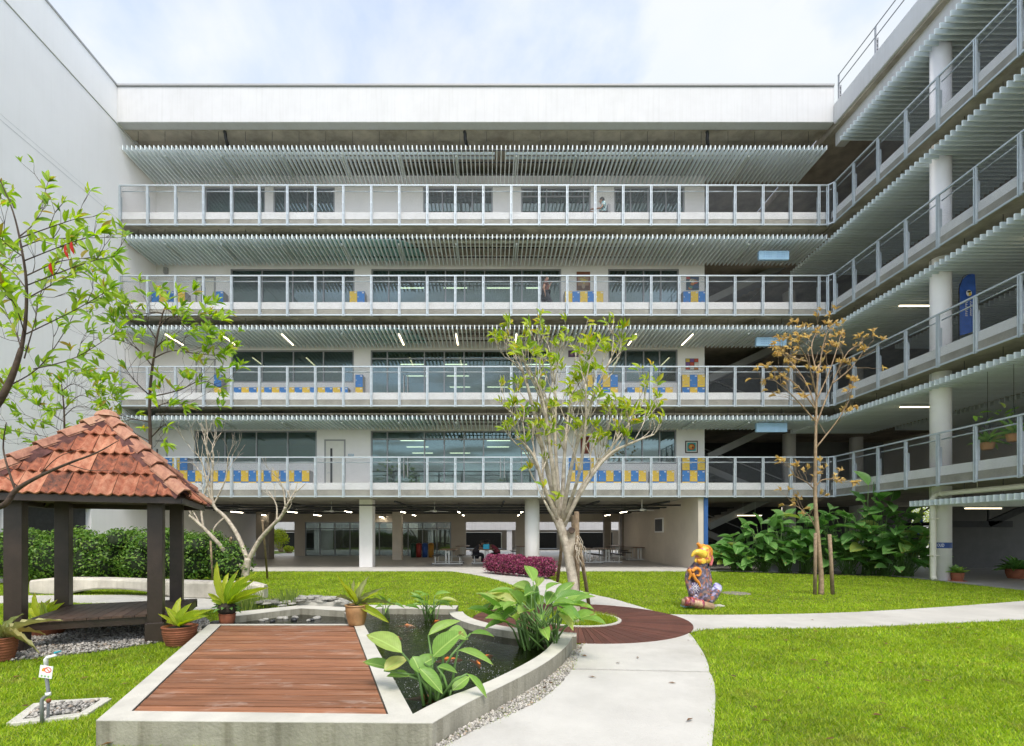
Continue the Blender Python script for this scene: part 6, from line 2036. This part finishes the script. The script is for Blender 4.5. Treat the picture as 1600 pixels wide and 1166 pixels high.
def statue():
    base = G(1093, 949); D = base.y
    def q(x, y, dd=0): return P(x, y, D+dd)
    t = thing('painted_statue', 'colourful painted bird-headed figure sitting cross-legged on the right lawn', 'statue', tuple(base))
    # body: torso, neck, head, arms to the ground, folded legs
    V = [q(1092,931), q(1091,913,-.02), q(1091,897,-.02), q(1092,886), q(1096,878), q(1098,868), q(1100,858,.02),
         q(1078,893,-.05), q(1074,902,-.10), q(1077,918,-.18), q(1082,932,-.25),
         q(1105,892,.05), q(1107,905,.02), q(1107,918,-.05), q(1106,930,-.12),
         q(1080,938,-.18), q(1068,941,-.28), q(1084,944,-.40), q(1108,940,-.15), q(1121,922,.08), q(1110,938,.20)]
    Rr = [.18,(.20,.19),(.265,.20),(.19,.16),.13,.15,.13, .09,.075,.065,.06, .10,.085,.075,.07, .10,.085,.07, .11,.10,.085]
    E = [(0,1),(1,2),(2,3),(3,4),(4,5),(5,6),(2,7),(7,8),(8,9),(9,10),(2,11),(11,12),(12,13),(13,14),(0,15),(15,16),(16,17),(0,18),(18,19),(19,20)]
    me = skin_mesh(V, E, Rr); me.materials.append(M['mos_body']); link('body', me, t)
    hd = skin_mesh([q(1098,882,-.03), q(1098,872,-.03), q(1099,862,-.02), q(1101,853,.0)], [(0,1),(1,2),(2,3)], [.17,.185,.17,.12]); hd.materials.append(M['mos_head']); link('face', hd, t)
    b = MB(); limb(b, [q(1100,867,-.12), q(1092,863,-.18), q(1085,864,-.20), q(1080.5,870,-.20)], .10, .02, 10); b.build('beak', M['st_yellow'], t)
    b = MB(); limb(b, [q(1094,877,-.15), q(1089,876,-.18)], .07, .03, 8); b.build('lower_beak', M['st_orange'], t)
    b = MB(); limb(b, [q(1108,868,.04), q(1109,860,.02), q(1104,855,-.02), q(1096,856,-.06), q(1090,849,-.08)], .07, .035, 10)
    limb(b, [q(1104,858,.06), q(1098,853,.05), q(1092,856,.0)], .06, .03, 8)
    b.build('crest', M['st_orange'], t)
    b = MB(); limb(b, [q(1109,866,.02), q(1112,874,.04), q(1110,884,.04)], .05, .03, 8); b.ball(q(1105,866,-.12), .055, 10); b.build('ear_ornament', M['st_pink'], t)
    # round flower on the chest and swirls in relief
    def disc(c, r_, m, n=22, th=.02, name='painted_disc'):
        b = MB(); b.ball(c, r_, 20, 0, (1,.22,1)); b.build(name, m, t)
    disc(q(1086,919,-.19), .125, M['st_purple'])
    b = MB()
    for i in range(12):
        a = 6.283*i/12; c = q(1086,919,-.222)
        b.bar(c + Vector((.02*math.cos(a),0,.02*math.sin(a))), c + Vector((.118*math.cos(a),.012,.118*math.sin(a))), .008, .008)
    b.build('flower_ray', M['whiteplain'], t)
    for pts in ([(1081,893),(1088,888),(1094,892),(1093,899),(1088,899)],[(1082,896),(1086,904),(1092,911),(1094,917)],[(1076,890),(1079,898),(1076,906)]):
        b = MB(); limb(b, [q(x,y,-.225+.02*abs(x-1086)/10) for x,y in pts], .042, .02, 8); b.build('painted_swirl', M['st_orange'], t)
    MB().ball(q(1098,864,-.20), .03, 10, 0, (1,.4,1)).build('eye', M['whiteplain'], t); MB().ball(q(1097.5,864,-.215), .014, 8).build('pupil', M['black'], t)
    disc(q(1088,876,-.16), .045, M['st_yellow']); disc(q(1099,877,-.20), .06, M['st_yellow']); disc(q(1100,868,-.18), .05, M['st_pink'])
    # bracelets / logs at the feet and plinth
    b = MB(); b.tube([q(1065,941,-.30), q(1090,943,-.40), q(1113,949,-.35)], [.075,.08,.085], 12); b.build('shin', M['st_log'], t)
    for x, y in ((1073,940),(1080,940),(1089,943),(1095,944)):
        b = MB(); b.tube([q(x-3,y-.4,-.37), q(x+3,y+.4,-.37)], .098, 12); b.build('anklet', M['mos_red'], t)
    b = MB(); limb(b, [q(1098,936,-.1), q(1110,930,.02), q(1121,920,.12), q(1117,917,.2)], .10, .10, 10); b.build('knee_wrap', M['mos_lilac'], t)
    for k, (x, y) in enumerate(((1078,949),(1118,948))):
        b = MB(); p = G(x, y); b.box(p.x-.16, p.y-.1, 0, p.x+.16, p.y+.12, .035); b.build('plinth', M['coping'] if k else M['paleblue'], t)
M['mos_body'] = mosaic('mosaic_body', [(.13,.09,.11),(.32,.11,.07),(.24,.21,.34),(.07,.06,.10),(.46,.27,.09),(.20,.12,.10),(.36,.36,.42)], 26)
M['mos_head'] = mosaic('mosaic_head', [(.62,.25,.03),(.72,.46,.05),(.48,.09,.04),(.66,.36,.04),(.60,.16,.17),(.14,.05,.05)], 15)
M['mos_red'] = mosaic('mosaic_red', [(.36,.06,.05),(.28,.05,.10),(.48,.22,.20)], 18)
M['mos_lilac'] = mosaic('mosaic_lilac', [(.40,.38,.62),(.50,.50,.66),(.16,.15,.40)], 14)
M['st_yellow'] = mat('statue_yellow', (.72,.48,.05), .35, .2, 20); M['st_orange'] = mat('statue_orange', (.65,.25,.03), .35, .25, 20)
M['st_pink'] = mat('statue_pink', (.62,.16,.17), .35, .2, 20); M['st_purple'] = mat('statue_purple', (.09,.05,.16), .35, .3, 20); M['st_log'] = mat('statue_tan', (.42,.28,.17), .5, .4, 9)
statue()
p = G(1150,928); b = MB(); b.lathe([(.36,.0),(.36,.02),(.31,.028)], 24, (p.x,p.y,0)); tag(b.build('manhole_cover', M['gravelbase']), 'low round concrete cover in the lawn right of the statue', 'manhole cover')

# ================================================================ PEOPLE
M['skin1'] = mat('skin', (.34,.19,.12), .55, .06, 12); M['hair'] = mat('dark_hair', (.012,.010,.009), .6, .3, 40)
def person(label, loc, rz, J, shirt, trousers, H=1.72, group=None, hair_long=False, extra=None):
    """J: joints in a 1.0-high figure; x to its right, y forward, z up"""
    t = thing('person', label, 'person', tuple(loc), group)
    t.rotation_euler = (0,0,rz)
    S = H
    g = lambda k: Vector(J[k])*S
    names = ['pelvis','waist','chest','neck','chin','skull','top']
    V = [g(k) for k in names]; Rr = [.088,.078,.092,.034,.042,.056,.034]; E = [(i,i+1) for i in range(6)]
    def chain(parent, keys, rads):
        i0 = parent
        for k, r_ in zip(keys, rads):
            V.append(Vector(k) if not isinstance(k, str) else g(k)); Rr.append(r_/S if False else r_); E.append((i0, len(V)-1)); i0 = len(V)-1
        return i0
    ends = {}
    for s in ('l','r'):
        h = chain(2, [s+'_shoulder', s+'_elbow', s+'_wrist'], [.036,.026,.017])
        w, e = g(s+'_wrist'), g(s+'_elbow'); d = (w-e).normalized(); side = d.cross(Vector((0,0,1)))
        side = side.normalized() if side.length > .1 else Vector((1,0,0))
        pm = w + d*.045*S; nrm = side.cross(d)
        h = chain(h, [pm], [.019])
        sg = 1 if s == 'r' else -1
        for j in range(4):
            o_ = side*(.013*(j-1.5))*S*.9; L = (.042,.048,.045,.036)[j]*S
            chain(h, [pm + o_ + d*.018*S, pm + o_ + d*(.018*S+L*.55) - nrm*.006*S, pm + o_ + d*(.012*S+L*.9) - nrm*.02*S], [.0062,.0056,.0048])
        chain(h-1 if False else h, [w + d*.02*S + side*sg*.026*S, w + d*.045*S + side*sg*.036*S], [.0072,.006])
        k_ = chain(0, [s+'_hip', s+'_knee', s+'_ankle', s+'_toe'], [.056,.040,.026,.018])
    me = skin_mesh(V, E, [r_*S for r_ in Rr], 0, 1)
    # facial features joined into the same body mesh
    sk = g('skull'); fw = (g('chin')-g('neck')); fwd = Vector(J.get('face',(0,1,0))).normalized()
    rt = fwd.cross(Vector((0,0,1))).normalized(); up = rt.cross(fwd)
    fb = MB()
    fb.ball(sk + fwd*.058*S - up*.012*S, .011*S, 8, 0, (1,1,1.5))
    for s in (-1,1):
        fb.ball(sk + rt*s*.021*S + fwd*.050*S + up*.004*S, .0075*S, 6, 1); fb.ball(sk + rt*s*.056*S - up*.006*S, .014*S, 6, 0, (.5,.8,1.3))
    fb.ball(sk + fwd*.050*S - up*.036*S, .010*S, 6, 2, (1.5,.6,.5))
    fm = fb.mesh('face'); bm = bmesh.new(); bm.from_mesh(me); bm.from_mesh(fm)
    bm.to_mesh(me); bm.free()
    for m_ in (M['skin1'], M['whiteplain'], mat('lips', (.28,.10,.08))): me.materials.append(m_)
    o = link('body', me, t); o.matrix_parent_inverse = Matrix()
    def wear(name, keys, edges, rads, m_):
        w = skin_mesh([g(k) for k in keys], edges, [r_*S for r_ in rads], 0, 1); w.materials.append(m_)
        o_ = link(name, w, t); o_.matrix_parent_inverse = Matrix(); return o_
    wear('shirt', ['pelvis','waist','chest','l_shoulder','l_sleeve','r_shoulder','r_sleeve'], [(0,1),(1,2),(2,3),(3,4),(2,5),(5,6)], [.112,.108,.120,.058,.048,.058,.048], shirt)
    wear('trousers', ['pelvis','l_hip','l_knee','l_ankle','r_hip','r_knee','r_ankle'], [(0,1),(1,2),(2,3),(0,4),(4,5),(5,6)], [.108,.080,.060,.046,.080,.060,.046], trousers)
    for s in ('l','r'): wear('shoe', [s+'_ankle2', s+'_toe'], [(0,1)], [.032,.026], M['black'])
    hb = MB(); hb.ball(sk + up*.018*S - fwd*.010*S, .062*S, 12, 0, (1,1.06,1.02))
    if hair_long:
        hb.ball(sk - fwd*.035*S - up*.04*S, .058*S, 10, 0, (1.05,.8,1.6))
    hm = hb.build('hair', M['hair'], t); hm.matrix_parent_inverse = Matrix()
    # keep the face free: push the cap back
    hm.location = -fwd*.012*S + up*.012*S
    return t, g
def stand(face=(0,1,0), stride=0.0, **kw):
    J = dict(pelvis=(0,0,.53), waist=(0,0,.62), chest=(0,.0,.76), neck=(0,.01,.855), chin=(0,.022,.885), skull=(0,.022,.935), top=(0,.016,.975), face=face)
    for s, sx in (('l',-1),('r',1)):
        k = stride*sx
        J[s+'_shoulder'] = (.108*sx, 0, .805); J[s+'_elbow'] = (.135*sx, -.02-k*.25, .635); J[s+'_wrist'] = (.14*sx, .05-k*.5, .50)
        J[s+'_sleeve'] = (.125*sx, -.012-k*.14, .70)
        J[s+'_hip'] = (.052*sx, 0, .50); J[s+'_knee'] = (.058*sx, .03+k*.55, .285); J[s+'_ankle'] = (.058*sx, -.0+k*1.0, .045 + max(0,-k)*.2); J[s+'_toe'] = (.062*sx, .10+k*1.0, .018); J[s+'_ankle2'] = (.058*sx, -.01+k*1.0, .032)
    J.update(kw); return J
def plaid(name, c1, c2):
    m = mat(name, c1, .8, .1, 10); n, l = nodes_of(m); bs = n['Principled BSDF']
    tc = n.new('ShaderNodeTexCoord'); ck = n.new('ShaderNodeTexChecker'); ck.inputs['Scale'].default_value = 11
    ck.inputs['Color1'].default_value = tuple(c1)+(1,); ck.inputs['Color2'].default_value = tuple(c2)+(1,)
    l.new(tc.outputs['Object'], ck.inputs['Vector']); l.new(ck.outputs[0], bs.inputs['Base Color']); return m
# man on the top gallery looking at a phone, facing left
J = stand(l_elbow=(-.13,.06,.655), l_wrist=(-.07,.24,.67), r_elbow=(.13,.05,.655), r_wrist=(.05,.24,.66), chin=(0,.034,.878), skull=(0,.036,.93), top=(0,.034,.972))
py_ = 22.0
t, g = person('man in a pale plaid shirt looking at a phone on the top gallery', (XW(941.5,py_), py_, ZT[0]-1.40), math.radians(90), J, plaid('plaid_shirt', (.62,.72,.72), (.10,.30,.34)), mat('grey_trousers', (.12,.12,.13), .85), 1.74)
b = MB(); b.box(-.037,-.005,-.07,.037,.005,.07); o = b.build('phone', M['black']); tag(o, 'black phone held up by the man on the top gallery', 'phone')
o.location = (XW(941.5,py_)-.30*1.74, py_+.0, ZT[0]-1.40+.70*1.74); o.rotation_euler = (.5,0,math.radians(90))
b = MB(); b.box(-.15,-.13,0,.15,0,.42); o = b.build('backpack', M['grey'], bevel=.05); tag(o, 'grey backpack worn by the man on the top gallery', 'backpack'); o.location = (XW(941.5,py_)+.20, py_, ZT[0]-1.4+1.0); o.rotation_euler = (0,0,math.radians(90))
J = stand(stride=.17, l_elbow=(-.13,.04,.65), l_wrist=(-.10,.12,.80), l_sleeve=(-.125,.01,.70))
py_ = 21.35
t, g = person('man in a brown shirt striding along the third gallery with a hand to his ear', (XW(852.5,py_), py_, ZT[1]-1.40), math.radians(-90), J, mat('brown_shirt', (.13,.045,.03), .85), mat('navy_trousers', (.02,.024,.035), .85), 1.72)
# ================================================================ UNDERCROFT FURNITURE
b = MB(); b.box(-.045,-.0,.0,.045,1.2,.05,1); b.box(-.032,.03,-.022,.032,1.17,.0,0)
lm = b.mesh('tube'); lm.materials.append(M['lamp_on']); lm.materials.append(M['steel'])
LP = [(204,799),(229,812),(370,800),(344,805),(380,812),(395,809),(416,805),(435,812),(457,800),(457,809),(496,805),(487,812),(529,809),(544,799.5),(555,812.5),(596,808),(612,811.5),
      (630,800),(647,805),(662,809),(674,812),(717,800),(724,805),(733,812),(815,800),(810,805),(801,812.5),(910,813),(929,809),(949,805),(974,800),(996,809),(1025,804),(1062,799),(255,803),(300,809)]
LP.sort()
for i, (px, py) in enumerate(LP):
    d = 1.15*F/(CY-py); x = (px-CX)*d/F
    nm = ORD[i % 20] if i < 20 else ORD[i-20]
    t = thing('pendant_light', f'lit hanging tube in the undercroft, {nm} from the left' if i < 18 else f'lit hanging tube in the undercroft, {ORD[len(LP)-1-i]} from the right', 'pendant light', (x, d, 2.75), 'hanging tubes in the undercroft')
    put('tube', lm, t, (x, d-.6, 2.745))
    b = MB(); b.tube([(x,d-.3,2.79),(x,d-.3,3.2)],.012,4); b.tube([(x,d+.3,2.79),(x,d+.3,3.2)],.012,4); b.build('hanger', M['steel'], t)
for px, py, lab in ((679,799,'white ceiling fan left of the middle of the undercroft'),(518,799,'white ceiling fan at the left of the undercroft'),(1003,797,'white ceiling fan near the side wall of the undercroft')):
    d = 1.1*F/(CY-py); c = Vector(((px-CX)*d/F, d, 2.7))
    t = thing('ceiling_fan', lab, 'fan', tuple(c))
    MB().tube([c+Vector((0,0,.05)), c+Vector((0,0,.5))], .018, 6).build('rod', M['whiteplain'], t)
    MB().lathe([(.03,-.05),(.11,-.03),(.12,.02),(.05,.07)], 14, tuple(c)).build('hub', M['whiteplain'], t)
    for k in range(3):
        a = k*2.094+.4; b = MB(); b.bar(c+Vector((.1*math.cos(a),.1*math.sin(a),0)), c+Vector((.68*math.cos(a),.68*math.sin(a),-.01)), .13, .012); b.build('blade', M['whiteplain'], t)
M['tabletop'] = mat('laminate_tabletop', (.20,.12,.07), .4, .2, 8); M['tablemetal'] = mat('white_steel', (.66,.66,.63), .45, .05, 8)
def canteen_table():
    t = thing('canteen_table', 'x', 'table', (0,0,0), 'folding canteen tables in the undercroft')
    MB().box(-.42,-.95,.73,.42,.95,.765).build('tabletop', M['tabletop'], t)
    for y in (-.8,.8):
        b = MB(); b.box(-.11,y-.025,.08,-.05,y+.025,.73); b.box(.05,y-.025,.08,.11,y+.025,.73); b.box(-.78,y-.03,.04,.78,y+.03,.085)
        b.box(-.05,y-.02,.62,.05,y+.02,.66)
        for s in (-1,1): b.box(s*.62-.02,y-.02,.085,s*.62+.02,y+.02,.42)
        b.build('leg_frame', M['tablemetal'], t)
    for s in (-1,1): MB().box(s*.62-.15,-.9,.42,s*.62+.15,.9,.46).build('bench_seat', M['black'], t)
    for sx in (-1,1):
        for sy in (-.8,.8):
            b = MB(); b.ball((sx*.72,sy,.03),.035,8); b.build('castor', M['black'], t)
    return t
ct = canteen_table()
for i, (px, py, lab) in enumerate([(699,883,'canteen table with attached benches standing left of the seated students'),(760,882,'canteen table where the students sit'),(920,881,'canteen table behind the deck tree trunk'),(950,880,'canteen table right of the deck tree in the open undercroft'),
      (722,872,'canteen table far back by the beige pier'),(818,873,'canteen table far back beside the round column'),(1000,876,'long table near the side wall of the undercroft'),(965,871.5,'canteen table farthest back on the right')]):
    o = ct if i == 0 else copy_tree(ct)
    p = G(px, py, .03); o.location = (p.x, p.y+.9, .036); o['label'] = lab
for i, (px, c, nm) in enumerate([(646,(.02,.07,.05),'dark green'),(654.5,(.30,.03,.025),'red'),(664,(.02,.08,.32),'blue'),(673.5,(.42,.20,.02),'orange')]):
    p = G(px, 871, .03); t = thing('recycling_bin', f'{nm} recycling bin against the glazed wall of the undercroft', 'bin', tuple(p), 'recycling bins')
    b = MB(); b.lathe([(.17,0),(.185,.45),(.19,.82)], 18, tuple(p)); b.build('bin_body', mat(nm.replace(' ','_')+'_bin', c, .45), t)
    b = MB(); b.lathe([(.20,.82),(.20,.86),(.15,.93),(.05,.96)], 18, tuple(p)); b.build('bin_lid', mat(nm.replace(' ','_')+'_lid', tuple(v*.8 for v in c), .45), t)
def seated(lean=.12, **kw):
    J = dict(pelvis=(0,0,.29), waist=(0,.02,.38), chest=(0,.02+lean,.52), neck=(0,.06+lean*1.3,.60), chin=(0,.085+lean*1.4,.625), skull=(0,.095+lean*1.5,.67), top=(0,.095+lean*1.5,.71), face=(0,1,-.35))
    for s, sx in (('l',-1),('r',1)):
        J[s+'_shoulder'] = (.10*sx,.01+lean*1.1,.565); J[s+'_elbow'] = (.135*sx,.13+lean,.47); J[s+'_wrist'] = (.06*sx,.27+lean,.475); J[s+'_sleeve'] = (.12*sx,.07+lean,.52)
        J[s+'_hip'] = (.055*sx,.02,.28); J[s+'_knee'] = (.065*sx,.26,.29); J[s+'_ankle'] = (.065*sx,.25,.05); J[s+'_toe'] = (.07*sx,.34,.022); J[s+'_ankle2'] = (.065*sx,.25,.035)
    J.update(kw); return J
tc_ = G(760,882,.03); TX, TY = tc_.x, tc_.y+.9
dk = mat('dark_school_shirt', (.035,.03,.035), .85); mr = mat('maroon_shirt', (.20,.03,.05), .85, .4, 14); nv = mat('black_trousers', (.012,.012,.016), .85)
for i, (dx, dy, rz, sh, lab, ll) in enumerate([(-.62,-.45,-90,dk,'student in dark clothes bent over the left side of the canteen table',True),(-.62,.25,-90,dk,'student in dark clothes farther along the left bench',False),
        (.62,-.40,90,mr,'student in a maroon shirt with dark long hair on the right bench',True),(.62,.35,90,dk,'student in dark clothes farther along the right bench',True)]):
    person(lab, (TX+dx, TY+dy, .036), math.radians(rz), seated(.10+.03*i), sh, nv, 1.62, 'students at the canteen table', ll)
t = thing('bag', 'bright blue bag standing on the canteen table between the students', 'bag', (TX, TY-.6, .80))
b = MB(); b.box(TX-.17,TY-.85,.803,TX+.15,TY-.62,1.06); b.build('bag_body', mat('cyan_bag', (.03,.42,.66), .6), t, bevel=.02)
b = MB(); b.tube([(TX-.10,TY-.74,1.05),(TX-.08,TY-.74,1.14),(TX+.06,TY-.74,1.14),(TX+.08,TY-.74,1.05)], .01, 6); b.build('bag_handle', M['steel'], t)
# board on the side wall
yb = 755*9.0/(1030-CX)
t = thing('wall_board', 'white-framed dark board on the side wall of the undercroft', 'picture', (9.0, yb, 1.6))
MB().box(8.965, yb-.62, 1.66, 9.018, yb+.62, 2.44).build('board_frame', M['whiteplain'], t)
MB().box(8.955, yb-.54, 1.73, 8.966, yb+.54, 2.37).build('board_panel', M['steel'], t)
# ================================================================ BEYOND
sheet('rear_paving', [(-60,36.5),(60,36.5),(60,60),(-60,60)], -.02, M['paving'])
nb = thing('neighbouring_building', 'low pale building with a white canopy seen through the undercroft', 'building', (0, 52, 0))
w = MB(); holes = [(x, x+4.2, .0, 1.75) for x in (-30,-22.5,-3.0,3.0,9.0)]
strip_wall(-45, 40, 0, 10, 52, 52.4, holes, w); w.build('wall', M['beige'], nb)
MB().box(-45, 46.5, 1.95, 40, 51.99, 2.8).build('canopy', M['white'], nb)
for h in holes:
    MB().box(h[0]+.02, 52.15, .02, h[1]-.02, 52.2, 1.73).build('window', M['steel'], nb)
for x in (-26,-17,-9,-6,1.6,8.0,14): MB().box(x, 46.6, 0, x+.5, 47.1, 1.95).build('column', M['white'], nb)
sheet('garden_lawn', [(-26,38),(-17,38),(-17,45),(-26,45)], .0, M['lawnsoil'])
M['leaf_lime'] = leaf_mat('lime_leaf', (.20,.30,.02), (.45,.48,.05), None, .4)
for i, (px, py, d, rx, rz_, m_, lab) in enumerate([(437,846,42,1.1,1.2,'leaf_lime','small yellow-green tree in the garden seen through the left undercroft opening'),(372,852,44,1.3,.9,'leaf_h','green shrub seen through the undercroft left of the dark column'),(270,850,42,2.2,1.4,'leaf_h','green shrub mass seen past the pavilion through the undercroft'),
      (1441,832,33,1.6,2.2,'leaf_lime','lime-green shrub glimpsed between the plants and the right column'),(1262,845,36,2.4,2.2,'leaf_h','dark shrub seen low through the stair bay'),(450,862,40,.5,.35,'leaf_lime','small low plant at the foot of the garden opening')]):
    c = P(px, py, d); c.z = max(c.z, rz_*.9)
    bl = [(c.x+R.uniform(-.6,.6)*rx*.6, d+R.uniform(-.4,.4), c.z+R.uniform(-.4,.4)*rz_*.6, rx*.6, rx*.5, rz_*.6) for _ in range(6)]
    t = thing('garden_shrub', lab, 'shrub', (c.x, d, 0))
    b = MB()
    for k in range(4): limb(b, [(c.x+.1*k, d, 0), (c.x+.15*(k-1.5), d, c.z*.5), (c.x+.35*(k-1.5)*rx*.6, d, c.z)], .05, .02, 5)
    b.build('stem', M['bark_tan'], t)
    leaf_cloud('foliage', blobs_sampler(bl), 1500, .16, M[m_], t)
